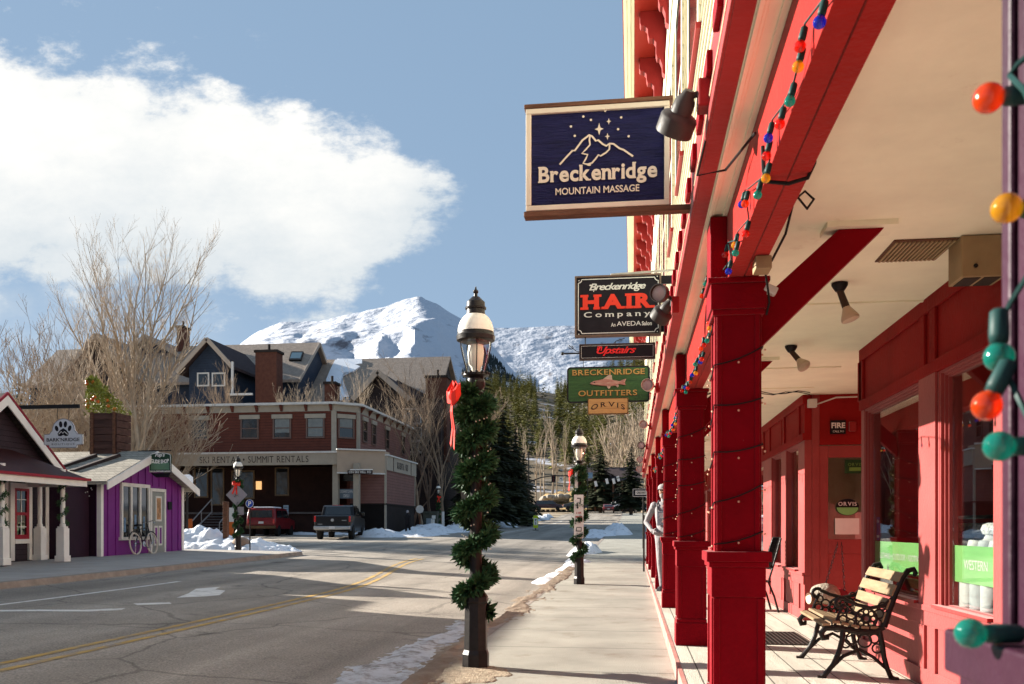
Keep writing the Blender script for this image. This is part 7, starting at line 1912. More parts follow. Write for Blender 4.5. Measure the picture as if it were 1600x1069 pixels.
# ------------------------------------------------------------------ bits along the far left kerb
def street_bits():
    p = atD(665, 838, 66); z = gz(p.x, p.y)-.12
    root = thing('utility_cabinet', 'grey green utility cabinet with a small white label, left of the distant lamp', 'cabinet', (p.x, p.y, z))
    a = atY(661, 838, p.y); b = atY(683, 799, p.y); gm = mat('grey green cabinet', (.075, .08, .065), .6, .2, 3)
    mb = MB(); mb.box(a.x, b.x, p.y, p.y+1, z, b.z-.15); mb.build('body', gm, root, bevel=.02)
    mb = MB(); mb.box(a.x-.06, b.x+.06, p.y-.06, p.y+1.06, b.z-.15, b.z); mb.build('lid', gm, root)
    mb = MB(); mb.box(b.x-.4, b.x-.12, p.y-.01, p.y, b.z-.55, b.z-.3); mb.build('label_plate', M['white'], root)
    q = atY(671, 838, p.y-.8); root = thing('utility_box', 'pale blue electrical box standing before the grey green cabinet', 'box', (q.x, q.y, z))
    mb = MB(); mb.box(q.x-.25, q.x+.1, q.y, q.y+.5, z, q.z+1.0+.3); mb.build('body', mat('pale blue box', (.20, .25, .28), .5, .1, 3), root, bevel=.02)
    mb = MB(); mb.box(q.x+.11, q.x+.28, q.y+.05, q.y+.5, z, q.z+1.25); mb.build('panel', M['offwhite'], root)
    q = atY(656, 838, p.y-1.4); root = thing('small_post_sign', 'grey sign back on a wooden post before the utility cabinet', 'sign', (q.x, q.y, z))
    mb = MB(); mb.box(q.x-.05, q.x+.05, q.y, q.y+.08, z, z+1.9); mb.build('post', M['rustwood'], root); mb = MB(); mb.lathe((q.x, q.y-.01, z+1.65), [(.3, 0), (.3, .02)], 8, (0, -1, 0)); mb.build('panel', M['offwhite'], root)
    q = atY(692, 838, p.y-.2); mb = MB(); mb.box(q.x-.08, q.x+.08, q.y, q.y+.15, z, z+1.5); tag(mb.build('bollard', M['offwhite']), 'short pale post right of the distant lamp', 'post')
    # bike hoops
    for k in range(4):
        c = atD(700+k*9, 826-k*1.0, 72+k*3); mb = MB(); zz = gz(c.x, c.y)-.1; mb.tube([(c.x-.4, c.y, zz)]+[(c.x-.4*math.cos(t), c.y, zz+.6+.3*math.sin(t)) for t in lin(0, math.pi, 8)]+[(c.x+.4, c.y, zz)], .03, 6)
        tag(mb.build('bike_rack', M['lampiron']), 'dark hoop-shaped bicycle rack by the snowy verge behind the near lamp', 'bike rack', 'hoop bicycle racks on the snowy verge')
    # pedestrian sign in the road
    c = atD(837, 834, 76); z = gz(c.x, c.y)-.12
    root = thing('crosswalk_sign', 'small yellow-green pedestrian crossing sign standing in the road', 'sign', (c.x, c.y, z))
    mb = MB(); mb.box(c.x-.2, c.x+.2, c.y-.02, c.y+.02, z+.2, z+1.25); mb.build('panel', mat('fluorescent yellow green', (.50, .60, .03), .5, .1, 4), root, bevel=.01)
    mb = MB(); pl = Plane2((c.x-.2, c.y-.022, z+.2)); poly2(mb, pl, [(.05, .25), (.35, .25), (.35, .82), (.05, .82)], .002); mb.build('face', M['white'], root)
    mb = MB(); poly2(mb, pl, [(.1, .74), (.3, .74), (.2, .58)][::-1], .004); disc(mb, pl, .2, .50, .03, h=.004); stroke(mb, pl, [(.2, .48), (.2, .38), (.15, .29)], .04, .004); stroke(mb, pl, [(.2, .4), (.25, .3)], .035, .004); mb.build('symbol', M['signblack'], root)
    mb = MB(); mb.box(c.x-.25, c.x+.25, c.y-.2, c.y+.2, z, z+.05); mb.box(c.x-.03, c.x+.03, c.y-.02, c.y+.02, z+.05, z+.2); mb.build('base', M['tyre'], root)
    # one-way sign
    Y = 41; a = atY(988, 777, Y); b = atY(1017, 763, Y); root = thing('one_way_sign', 'black and white one way sign just left of the far columns', 'sign', (b.x, Y, grade(Y)))
    mb = MB(); mb.box(a.x, b.x, Y, Y+.01, a.z, b.z); mb.build('panel', M['signblack'], root); pl = Plane2((a.x, Y-.001, a.z)); W = b.x-a.x; H = b.z-a.z
    mb = MB(); stroke(mb, pl, rrect(.03, W-.03, .03, H-.03, .03), .022, .002, True); poly2(mb, pl, [(.16*W, .26*H), (.80*W, .26*H), (.80*W, .14*H), (.93*W, .5*H), (.80*W, .86*H), (.80*W, .74*H), (.16*W, .74*H)], .002); mb.build('arrow', mat('pinkish white arrow', (.62, .52, .48), .5, .05, 4), root)
    mb = MB(); put_text(mb, pl, sans_text('ONE WAY', .03), .48*W, .5*H, width=.5*W, height=.28*H, h=.004); mb.build('lettering', M['signblack'], root)
    mb = MB(); mb.tube([(b.x-.35, Y+.03, grade(Y)), (b.x-.35, Y+.03, b.z+.1)], .03, 8); mb.build('post', M['lampiron'], root)
    c = atY(1006, 878, 24.5); mb = MB(); mb.tube([(c.x, 24.5, .12), (c.x, 24.5, 1.65)], .025, 8); tag(mb.build('thin_post', M['lampiron']), 'thin dark upright post at the kerb of the boardwalk behind the standing person', 'post')
    # snow-heap posts
    q = atY(353, 845, 33.0); mb = MB(); mb.box(q.x-.09, q.x+.09, 32.9, 33.1, .4, 1.3+(825-783)/1400*33.9+.0); tag(mb.build('timber_post', M['rustwood'], bevel=.02), 'dark square timber post standing in the snow heap', 'post')
    q = atY(361, 830, 42); root = thing('barrier', 'orange and white marker post behind the snow heap, right of the timber post', 'barrier', (q.x, 42, .5)); mb = MB(); mb.box(q.x-.1, q.x+.1, 42, 42.1, .4, 1.6); mb.build('lower', mat('safety orange', (.55, .12, .02), .5, .1, 4), root); mb = MB(); mb.box(q.x-.1, q.x+.1, 42, 42.1, 1.6, 2.3); mb.build('upper', M['offwhite'], root)
    q = atY(296, 825, 42); mb = MB(); mb.box(q.x-.1, q.x+.1, 42, 42.12, .4, 1.75); tag(mb.build('marker_post', bpy.data.materials['safety orange']), 'short orange marker post beside the dark staircase left of the snow heap', 'post')
    q = atY(376, 843, 32.6); mb = MB(); mb.ball((q.x, 32.6, .72), .34, 14, 10, (1, .8, .75))
    for i in range(len(mb.v)):
        p_ = Vector(mb.v[i]); c = Vector((q.x, 32.6, .72)); mb.v[i] = tuple(c+(p_-c)*(1+.2*mnoise.noise(p_*2.2)))
    tag(mb.build('boulder', mat('tan boulder', (.30, .22, .17), .85, .2, 4, .5, 12), smooth=True), 'tan boulder at the foot of the lamp post in the snow heap', 'boulder')
    # small parking notices by the rental building
    q = atY(447, 797, 56.8); root = thing('parking_notice', 'pale blue parking notice on a post between the red vehicle and the pickup', 'sign', (q.x, 56.8, .7)); mb = MB(); mb.box(q.x-.17, q.x+.17, 56.75, 56.8, q.z-.32, q.z+.32); mb.build('panel', mat('pale blue notice', (.30, .38, .44), .5, .1, 5), root)
    pl = Plane2((q.x-.17, 56.748, q.z-.32)); mb = MB()
    for zz in (.12, .24, .36, .5): stroke(mb, pl, [(.05, zz), (.29, zz)], .03, .002)
    mb.build('print', M['signblack'], root); mb = MB(); mb.box(q.x-.03, q.x+.03, 56.8, 56.86, .6, q.z+.3); mb.build('post', M['lampiron'], root)
    q = atY(291, 756, 35); root = thing('snow_sign', 'white snow-caked sign on a dark post behind the purple shop corner', 'sign', (q.x, 35, .5)); mb = MB(); plate(mb, Plane2((q.x-.28, 35, q.z-.35)), [(0, .05), (.35, 0), (.56, .2), (.56, .62), (.4, .74), (.12, .72), (0, .55)], -.06, 0); mb.build('panel', M['snowclean'], root, bevel=.02); mb = MB(); mb.box(q.x-.02, q.x+.06, 35, 35.06, .4, q.z); mb.build('post', M['lampiron'], root)
street_bits()
# ------------------------------------------------------------------ mountains
M['rocksnow'] = None
def mountain_mat():
    m = bpy.data.materials.new('mountain snow and rock'); m.use_nodes = True
    N, L, p = nodes_of(m); p.inputs['Roughness'].default_value = .8; p.inputs['Specular IOR Level'].default_value = .2
    tc = N.new('ShaderNodeTexCoord'); geo = N.new('ShaderNodeNewGeometry')
    n1 = N.new('ShaderNodeTexNoise'); n1.inputs['Scale'].default_value = .006; n1.inputs['Detail'].default_value = 12; n1.inputs['Roughness'].default_value = .68
    mp = N.new('ShaderNodeMapping'); mp.inputs['Scale'].default_value = (1.5, .38, 1.2); L.new(tc.outputs['Object'], mp.inputs[0]); L.new(mp.outputs[0], n1.inputs['Vector'])
    r1 = N.new('ShaderNodeMapRange'); r1.inputs[1].default_value = .57; r1.inputs[2].default_value = .66; L.new(n1.outputs['Fac'], r1.inputs[0])
    mx = N.new('ShaderNodeMix'); mx.data_type = 'RGBA'; mx.inputs[6].default_value = (.50, .52, .575, 1); mx.inputs[7].default_value = (.13, .12, .135, 1)
    L.new(r1.outputs[0], mx.inputs[0]); L.new(mx.outputs[2], p.inputs['Base Color'])
    n2 = N.new('ShaderNodeTexNoise'); n2.inputs['Scale'].default_value = .02; n2.inputs['Detail'].default_value = 10; L.new(tc.outputs['Object'], n2.inputs['Vector'])
    bp = N.new('ShaderNodeBump'); bp.inputs['Strength'].default_value = .9; bp.inputs['Distance'].default_value = 16; L.new(n2.outputs['Fac'], bp.inputs['Height']); L.new(bp.outputs[0], p.inputs['Normal'])
    return m
MM = mountain_mat()
# terrain is laid out in distance d along the view axis and lateral slope a = lateral/d
def tw(a, d, h):
    p = FW*d+RT*(a*d); return Vector((p.x, p.y, 1.3+h))
RIDGE1 = [(-.75, 250), (-.50, 330), (-.36, 470), (-.305, 610), (-.285, 655), (-.257, 690), (-.235, 686), (-.20, 703), (-.171, 718), (-.143, 740), (-.121, 765), (-.1036, 776), (-.085, 757), (-.057, 703), (-.035, 650), (-.007, 560), (.03, 440), (.08, 330), (.2, 150), (.4, 60)]
RIDGE2 = [(-.3, 700), (-.14, 1000), (-.085, 1040), (-.05, 1015), (-.02, 1004), (.03, 1010), (.08, 1018), (.12, 980), (.16, 940), (.25, 900), (.4, 700), (.8, 400)]
def fbm(x, y, o, seed):
    v = 0; amp = 1; f = 1
    for i in range(o):
        v += amp*mnoise.noise(Vector((x*f, y*f, seed+i*3.7))); amp *= .5; f *= 2.05
    return v
def mtn_h1(a, d):
    """main peak: crest at d=3000, a long snowfield running down towards the town"""
    D0, D1 = 900, 3000; cr = lerp_tab(RIDGE1, a)
    cr = (lerp_tab(RIDGE1, a-.004)+2*cr+lerp_tab(RIDGE1, a+.004))/4
    x = a*d; t = (d-D0)/(D1-D0)
    if d <= D1:
        h = 55+(cr-55)*(t**1.55)
    else:
        h = cr-(d-D1)*.55
    damp = min(1, abs(d-D1)/500)*.9+.1
    rg = 1-abs(mnoise.noise(Vector((x*.0030+d*.0006, d*.0011, 3.1))))*2; rg2 = 1-abs(mnoise.noise(Vector((x*.0085, d*.0035, 7.7))))*2
    spur = 54*rg+36*rg2+fbm(x*.010, d*.005, 6, 1.7)*30
    h += (spur-30)*(abs(d-D1)/650 if abs(d-D1) < 650 else 1)*min(1, t*2.0)*.9+(fbm(x*.012, d*.004, 4, 6.6)*9 if abs(d-D1) < 500 else 0)
    return h
def make_mountain():
    aa = lin(-.80, .42, 300); dd = lin(900, 3000, 130)+lin(3060, 3900, 14)
    vs = []; 
    for d in dd:
        for a in aa: vs.append(tw(a, d, mtn_h1(a, d)))
    w = len(aa); fs = [(j*w+i, j*w+i+1, (j+1)*w+i+1, (j+1)*w+i) for j in range(len(dd)-1) for i in range(w-1)]
    mb = MB(); mb.v = [tuple(v) for v in vs]; mb.f = fs; mb.m = [0]*len(fs)
    tag(mb.build('snow_mountain', MM, smooth=True), kind='structure')
    def h2(a, d):
        cr = lerp_tab(RIDGE2, a); cr = (lerp_tab(RIDGE2, a-.02)+2*cr+lerp_tab(RIDGE2, a+.02))/4
        t = (d-2600)/(4500-2600)
        h = 80+(cr-80)*(t**1.2) if t <= 1 else cr-(d-4500)*.5
        damp = min(1, abs(d-4500)/600)*.9+.1
        return h+damp*(55*abs(mnoise.noise(Vector((a*d*.0016, d*.0008, 8.1))))+fbm(a*d*.004, d*.003, 5, 9.2)*30-20)
    aa = lin(-.32, .8, 220); dd = lin(2600, 4500, 90)+lin(4560, 5400, 10); w = len(aa)
    mb = MB(); mb.v = [tuple(tw(a, d, h2(a, d))) for d in dd for a in aa]; mb.f = [(j*w+i, j*w+i+1, (j+1)*w+i+1, (j+1)*w+i) for j in range(len(dd)-1) for i in range(w-1)]; mb.m = [0]*len(mb.f)
    tag(mb.build('snow_mountain', MM, smooth=True), kind='structure')
make_mountain()
# forested foothill between the town and the peak
def hill_h(a, d):
    """wooded hill rising behind the end of the street, its foot at 200 m and crest near 760 m"""
    t = max(0, min(1, (d-215)/545))
    crest = lerp_tab([(-.5, 70), (-.25, 84), (-.10, 102), (-.03, 112), (.03, 112), (.07, 108), (.12, 125), (.18, 150), (.3, 170), (.6, 160)], a)
    h = 5+crest*(t*.70+.30*t*t*(3-2*t))
    if d > 775: h -= (d-775)*.25
    return h+fbm(a*d*.012, d*.012, 4, 5.5)*6*t
def make_hill():
    aa = lin(-.7, .6, 120); dd = lin(205, 1000, 90); w = len(aa)
    mb = MB(); mb.v = [tuple(tw(a, d, hill_h(a, d))) for d in dd for a in aa]; mb.f = [(j*w+i, j*w+i+1, (j+1)*w+i+1, (j+1)*w+i) for j in range(len(dd)-1) for i in range(w-1)]; mb.m = [0]*len(mb.f)
    tag(mb.build('hill', mat('wooded hill ground', (.13, .10, .065), .95, .3, .05, .5, .6, c2=(.55, .55, .60), thr=(.58, .66)), smooth=True), kind='structure')
make_hill()

# ------------------------------------------------------------------ conifers
M['bark'] = mat('brown bark', (.10, .065, .045), .9, .3, 6, .6, 20, stretch=(1, 1, .3))
M['fir'] = mat('fir needles', (.06, .08, .024), .7, .4, .25, c2=(.25, .215, .055))
M['fir_dark'] = mat('dark fir needles', (.016, .023, .012), .75, .4, .8, c2=(.052, .056, .024))
M['fir_far'] = mat('far fir needles', (.022, .030, .030), .8, .4, .05, c2=(.035, .045, .045))
def conifer_mesh(name, h, r, levels, per, seed, sub=3):
    rr = random.Random(seed); mb = MB()
    for i in range(levels):
        t = i/(levels-1); z = h*(.10+.88*t); R0 = r*(1-t)**.85*rr.uniform(.82, 1.1)+.05*r
        n = max(4, int(per*(1-.55*t)))
        a0 = rr.uniform(0, 6.28)
        for k in range(n):
            a = a0+2*math.pi*k/n+rr.uniform(-.3, .3); L_ = R0*rr.uniform(.60, 1.15)
            if rr.random() < .07: continue
            d = Vector((math.cos(a), math.sin(a), 0)); s = Vector((-math.sin(a), math.cos(a), 0))
            droop = rr.uniform(.18, .42); b = Vector((0, 0, z+rr.uniform(-.3, .3)*h/levels))
            for q in range(sub):
                f0, f1 = q/sub, min(1, (q+1.35)/sub); w = L_*.26*(1-.55*f0)*rr.uniform(.7, 1.25)
                p0 = b+d*(L_*f0)-UP*(droop*L_*f0**1.4); p1 = b+d*(L_*f1)-UP*(droop*L_*f1**1.4-.04*L_)
                mid = (p0+p1)/2-UP*w*.25
                mb.face([p0, mid+s*w, p1, mid-s*w])
                if sub > 2:
                    mb.face([p0+s*w*.3, mid+s*w*1.1-UP*w*.5, p1-UP*w*.6]); mb.face([p0-s*w*.3, p1-UP*w*.6, mid-s*w*1.1-UP*w*.5])
    me = bpy.data.meshes.new(name); me.from_pydata(mb.v, [], mb.f); me.materials.append(M['fir'])
    return me
def trunk_mesh(h, r, n=7):
    mb = MB(); mb.tube([(0, 0, -.5), (0.02, 0, h*.4), (0, .02, h*.98)], [r, r*.65, r*.1], n)
    me = bpy.data.meshes.new('trunk'); me.from_pydata(mb.v, [], mb.f); me.materials.append(M['bark']); return me
NEARC = [conifer_mesh('needles', 12, 2.5, 34, 12, s, 4) for s in (1, 2, 3)]
FARC = [conifer_mesh('conifer', 15, 2.9, 24, 9, s+20, 2) for s in range(5)]
LOWC = [conifer_mesh('low', 15, 2.9, 11, 7, s+60, 1) for s in range(4)]
_tr = trunk_mesh(12, .22)
def near_conifer(u, v, d, h, label, k, group, darkm=False, wide=1.0):
    p = atD(u, v, d); root = thing('conifer', label, 'tree', (p.x, p.y, p.z), group)
    o = bpy.data.objects.new('trunk', _tr); col.objects.link(o); o.parent = root
    me = NEARC[k % 3]
    if darkm:
        me = me.copy(); me.materials.clear(); me.materials.append(M['fir_dark'])
    c = bpy.data.objects.new('crown', me); col.objects.link(c); c.parent = root
    s = h/12; root.scale = (s*wide, s*wide, s); root.rotation_euler = (0, 0, k*1.7)
g = 'dark conifers along the left of the street'
near_conifer(757, 832, 86, 16.5, 'tall dark conifer directly behind the nearest lamp post, lower trunk in snow', 0, g, True, 1.05)
near_conifer(786, 828, 95, 14.5, 'bushy dark conifer right of the nearest lamp post', 1, g, True, 1.15)
near_conifer(806, 822, 104, 12.5, 'dark conifer at the right end of the row beyond the nearest lamp post', 2, g, True, 1.2)
near_conifer(733, 828, 92, 12.0, 'shorter dark conifer left of the nearest lamp post', 4, g, True, 1.1)
near_conifer(770, 824, 118, 15.0, 'olive conifer rising behind the dark row by the lamp post', 5, g, False, 1.0)
near_conifer(818, 815, 126, 10.0, 'small dark conifer at the street edge behind the two walkers', 7, g, True, 1.3)
near_conifer(986, 800, 74, 5.6, 'dark fir with drooping boughs behind the one way sign', 3, None, True, 1.55)
near_conifer(938, 797, 172, 13.5, 'dark bushy conifer above the timber building at the street end', 8, None, True, 1.5)
near_conifer(917, 797, 180, 15.5, 'tall dark conifer left of the timber building at the street end', 6, None, False, 1.2)
near_conifer(30, 842, 62, 11.5, 'dark evergreen half hidden in bare branches at the far left', 9, None, True, 1.5)
near_conifer(88, 842, 66, 9.5, 'dark rounded evergreen among bare branches behind the paw print sign', 10, None, True, 1.7)
def forest():
    r = random.Random(21); n = 0; tries = 0; pts = []
    while n < 285 and tries < 9000:
        tries += 1
        d = 235+(760-235)*r.random()**.9; a = r.uniform(-.07, .175)
        u = 800+1400*a
        h0 = hill_h(a, d); v = 825-1400*h0/d
        # a ski run and meadow strip stay open
        if 838 < u < 868 and d > 430 and r.random() < .85: continue
        if d < 270 and r.random() < .75: continue
        if d < 330 and .0 < a < .055: continue
        if any(abs(a-b)*d < 3.0 and abs(d-e) < 6 for b, e in pts): continue
        pts.append((a, d)); n += 1
    pts.sort(key=lambda q: q[1])
    for i, (a, d) in enumerate(pts):
        p = tw(a, d, hill_h(a, d)-.3)
        o = bpy.data.objects.new('conifer', FARC[i % 5]); col.objects.link(o)
        s = r.uniform(.85, 1.5); o.location = p; o.scale = (s*r.uniform(.85, 1.15), s*r.uniform(.85, 1.15), s); o.rotation_euler = (0, 0, r.uniform(0, 6.28))
        tag(o, 'olive green conifer on the wooded hillside beyond the end of the street', 'tree', 'conifers on the wooded hillside')
    # the far woods on the mountain flank read as one mass
    mb = MB(); cnt = 0
    for i in range(42000):
        a = r.uniform(-.17, .20); d = r.uniform(900, 2850)
        h = mtn_h1(a, d)
        x = a*d
        dens = mnoise.noise(Vector((x*.0060, d*.0035, 2.2)))+.5*mnoise.noise(Vector((x*.02, d*.012, 5.2)))
        hm = h/ d
        line = lerp_tab([(-.17, .07), (-.09, .115), (-.05, .185), (0, .208), (.05, .205), (.2, .22)], a)
        if hm > line+.03*dens: continue
        if dens < -.16 or (dens < .08 and r.random() < .72): continue
        p = tw(a, d, h); s = r.uniform(9, 17); w = s*.20
        k = r.uniform(0, 2)
        q = [(p.x+w*math.cos(k+t*2.094), p.y+w*math.sin(k+t*2.094), p.z-1) for t in range(3)]
        top = (p.x, p.y, p.z+s)
        for t in range(3): mb.face([q[t], q[(t+1) % 3], top])
        cnt += 1
    # the rest of the hillside wood stands too thick to count
    m2 = MB(); low = [([v.co.copy() for v in me.vertices], [tuple(q.vertices) for q in me.polygons]) for me in LOWC]
    k = 0
    while k < 1500:
        a = r.uniform(-.34, .26); d = 300+680*r.random()**.8; u = 800+1400*a
        if 836 < u < 868 and d > 430 and r.random() < .9: continue
        if d < 400 and r.random() < .5: continue
        p = tw(a, d, hill_h(a, d)-.3); s = r.uniform(.7, 1.35); c_, s_ = math.cos(k), math.sin(k)
        vv, ff = low[k % 4]
        m2.mesh([(p.x+s*(q.x*c_-q.y*s_), p.y+s*(q.x*s_+q.y*c_), p.z+s*q.z) for q in vv], ff); k += 1
    tag(m2.build('hillside_wood', M['fir']), kind='stuff', label='olive conifer wood thickly covering the hill beyond the street end', cat='woods')
    tag(mb.build('far_wood', M['fir_far']), kind='stuff', label='bluish dark conifer woods covering the lower mountain flank', cat='woods')
forest()

# ------------------------------------------------------------------ bare trees
M['bark_pale'] = mat('pale aspen bark', (.42, .34, .25), .85, .2, 4, c2=(.30, .225, .16))
M['bark_tan'] = mat('tan twig bark', (.30, .215, .145), .9, .25, 3)
M['bark_grey'] = mat('grey brown twig bark', (.19, .13, .095), .9, .25, 3)
def bare_tree(seed, h, spread, limbs, depth=3, up=.75, r0=.2, twig=1.0, first=.12, tl=.62, lf=((.55, .85), (.42, .72), (.42, .72), (.4, .7)), nb=((0, 0), (5, 7), (4, 6), (3, 5))):
    """returns (trunk mesh data, crown mesh data): tapered trunk and ascending limbs that split into fine twigs"""
    rr = random.Random(seed); tk = MB(); cr = MB()
    def grow(mb, p, d, L_, r, lev):
        n = 6 if lev <= 1 else (4 if lev == 2 else 3)
        pts = [p]; q = p.copy(); dd = d.copy()
        for i in range(n):
            dd = (dd+Vector((rr.gauss(0, .09), rr.gauss(0, .09), rr.gauss(0, .05)))+UP*(.12*up)).normalized()
            q = q+dd*(L_/n); pts.append(q.copy())
        rads = [max(.0045*twig, r*(1-.85*i/n)) for i in range(n+1)]
        mb.tube(pts, rads, 6 if lev <= 1 else (4 if lev == 2 else 3), caps=False)
        if lev >= depth: return
        k = limbs if lev == 0 else rr.randint(*nb[lev])
        for b in range(k):
            t = (first+(1-first)*rr.random()**.8) if lev == 0 else rr.uniform(.2, 1.0)
            i = min(n-1, int(t*n)); f = t*n-i; bp = pts[i].lerp(pts[i+1], f)
            ax = (pts[i+1]-pts[i]).normalized(); s = ax.orthogonal().normalized(); an = rr.uniform(0, 6.28) if lev else 6.283*(b+rr.random()*.6)/k
            s = s*math.cos(an)+ax.cross(s)*math.sin(an)
            sp = spread*(rr.uniform(.5, 1.2) if lev else rr.uniform(.62, 1.05))
            nd = (ax*(1-sp*.35)+s*sp+UP*(.22*up)).normalized()
            LL = L_*rr.uniform(*lf[lev])*(1.1-.45*t)
            grow(cr, bp, nd, LL, rads[i]*rr.uniform(.45, .7), lev+1)
    grow(tk, Vector((0, 0, -.3)), Vector((rr.uniform(-.06, .06), rr.uniform(-.06, .06), 1)), h*tl, r0, 0)
    out = []
    for mb, nm in ((tk, 'trunk'), (cr, 'crown')):
        me = bpy.data.meshes.new(nm); me.from_pydata(mb.v, [], mb.f); out.append(me)
    return out
def top_of(mes):
    z = max(v.co.z for v in mes[1].vertices); return z
def place_bare(proto, u, vbase, d, vtop, label, m, rz=0, wide=1.0, group=None, name='bare_tree'):
    p = atD(u, vbase, d); zt = 1.3+(825-vtop)/1400*d
    z0 = gz(p.x, min(p.y, 200))-.2 if vbase is None else p.z
    root = thing(name, label, 'tree', (p.x, p.y, p.z), group)
    s = (zt-p.z)/proto[2]
    for me, nm in ((proto[0], 'trunk'), (proto[1], 'crown')):
        o = bpy.data.objects.new(nm, me); col.objects.link(o); o.parent = root
        if not me.materials: me.materials.append(M['bark_tan'])
        if o.material_slots: o.material_slots[0].link = 'OBJECT'; o.material_slots[0].material = m
    root.scale = (s*wide, s*wide, s); root.rotation_euler = (0, 0, rz)
    return root
def proto(*a, **k):
    t = bare_tree(*a, **k); return (t[0], t[1], top_of(t))
def even_seed():
    best = None
    for sd in range(3, 15):
        t = bare_tree(sd, 12, .60, 20, 2, up=1.0, r0=.135, twig=.62, first=.08, tl=.60, lf=((.80, .98), (.24, .42), (.32, .55), (.35, .6)), nb=((0, 0), (14, 18), (7, 10), (3, 5)))
        xs = [v.co for v in t[1].vertices]; n = len(xs); z = max(v.z for v in xs); cx = sum(v.x for v in xs)/n; cy_ = sum(v.y for v in xs)/n
        ap = [v for v in xs if v.z > z*.86]; ax = sum(v.x for v in ap)/len(ap); ay = sum(v.y for v in ap)/len(ap)
        sc_ = math.hypot(cx, cy_)+math.hypot(ax, ay)*.8-.02*sum(1 for v in xs if v.z > z*.8)/40
        for m_ in t: bpy.data.meshes.remove(m_)
        if best is None or sc_ < best[0]: best = (sc_, sd)
    return best[1]
BIG = proto(even_seed(), 12, .60, 20, 3, up=1.0, r0=.135, twig=.62, first=.08, tl=.60, lf=((.80, .98), (.24, .42), (.32, .55), (.35, .6)), nb=((0, 0), (14, 18), (7, 10), (3, 5)))
BR = [proto(30+i, 9, .52, 9, 3, up=.9, r0=.09, twig=1.05, first=.08, lf=((.7, 1.0), (.35, .6), (.35, .6), (.3, .5)), nb=((0, 0), (5, 8), (4, 6), (3, 4))) for i in range(3)]
FBR = [proto(40+i, 9, .5, 8, 2, up=.9, r0=.15, twig=4.0, first=.1, lf=((.7, 1.0), (.4, .6), (.4, .6), (.4, .6)), nb=((0, 0), (6, 9), (3, 5), (3, 4))) for i in range(3)]
ASP = [proto(50+i, 12, .40, 16, 1, up=.8, r0=.13, twig=4.5, first=.3, tl=.9, lf=((.16, .30), (.4, .6), (.4, .6), (.4, .6)), nb=((0, 0), (5, 7), (3, 5), (3, 4))) for i in range(3)]
BUSH = [proto(70+i, 6, .70, 12, 3, up=.6, r0=.06, twig=1.7, first=.02, lf=((.8, 1.2), (.4, .65), (.4, .6), (.4, .6)), nb=((0, 0), (5, 8), (4, 6), (3, 4))) for i in range(2)]
place_bare(BIG, 214, 835, 42, 292, 'largest bare cottonwood with upswept branches, standing alone against the cloud', M['bark_pale'], 3.5, 1.08)
L_ = [(20, 838, 52, 465, 0, 1.25, 'tall bare tree at the far left edge above the porch shop', M['bark_tan']),
      (75, 838, 54, 470, 1, 1.3, 'bare tree behind the paw print sign, fainter than the big cottonwood', M['bark_tan']),
      (112, 838, 50, 475, 2, .95, 'slender bare tree between the paw print sign and the big cottonwood', M['bark_tan']),
      (-35, 838, 50, 450, 2, 1.3, 'bare tree mostly beyond the left edge of the view', M['bark_tan']),
      (268, 838, 46, 585, 0, .8, 'low spreading bare tree right of the big cottonwood, over the red clapboard wall', M['bark_tan']),
      (246, 838, 47, 560, 1, .9, 'bare tree directly behind the rooftop crate, right of the big cottonwood', M['bark_tan'])]
for (u, v, d, vt, k, w, lab, m) in L_: place_bare(BR[k], u, v, d, vt, lab, m, u*.7, w)
for i, (u, d, vt, k) in enumerate(((-10, 44, 600, 0), (35, 46, 560, 1), (80, 45, 585, 0), (120, 47, 560, 1), (165, 45, 575, 0), (200, 48, 560, 1), (240, 46, 590, 0), (262, 47, 610, 1), (60, 50, 545, 1), (145, 50, 540, 0))):
    place_bare(BUSH[k], u, 842, d, vt, 'dense tan bare bush in the thicket behind the small shops', M['bark_pale'], u*1.3, 1.2, 'bare bushes behind the small shops', 'bare_bush')
for (u, v, d, vt, k, w, lab, m) in ((470, 760, 80, 588, 1, 1.2, 'small pale bare tree rising behind the rental building roof, left of centre', M['bark_pale']),
      (497, 760, 82, 583, 2, 1.1, 'small pale bare tree behind the rental building roof beside the short chimney', M['bark_pale']),
      (432, 760, 81, 600, 0, 1.1, 'small pale bare tree in front of the tall brick chimney', M['bark_pale']),
      (590, 790, 80, 566, 0, 1.05, 'pale bare tree in front of the right lodge gable', M['bark_pale']),
      (630, 790, 79, 600, 1, 1.2, 'small bare tree at the corner roof edge of the rental building', M['bark_pale']),
      (664, 836, 73, 570, 2, 1.25, 'bare tree beside the utility cabinet with a leaning trunk', M['bark_tan']),
      (694, 834, 76, 545, 0, 1.15, 'tall bare tree left of the nearest lamp post', M['bark_tan']),
      (716, 834, 80, 565, 1, 1.2, 'bare tree just behind the red bow of the nearest lamp post', M['bark_tan']),
      (678, 834, 84, 560, 1, 1.3, 'dense bare tree behind the utility cabinet', M['bark_grey']),
      (640, 836, 86, 600, 2, 1.3, 'brown bare tree close to the rear corner of the rental building', M['bark_grey']),
      (340, 760, 76, 590, 2, 1.1, 'bare tree in front of the lodge balcony', M['bark_tan']),
      (374, 760, 78, 560, 0, .9, 'thin bare tree left of the tall brick chimney', M['bark_tan'])):
    place_bare(BR[k], u, v, d, vt, lab, m, u*.9, w)
r = random.Random(8)
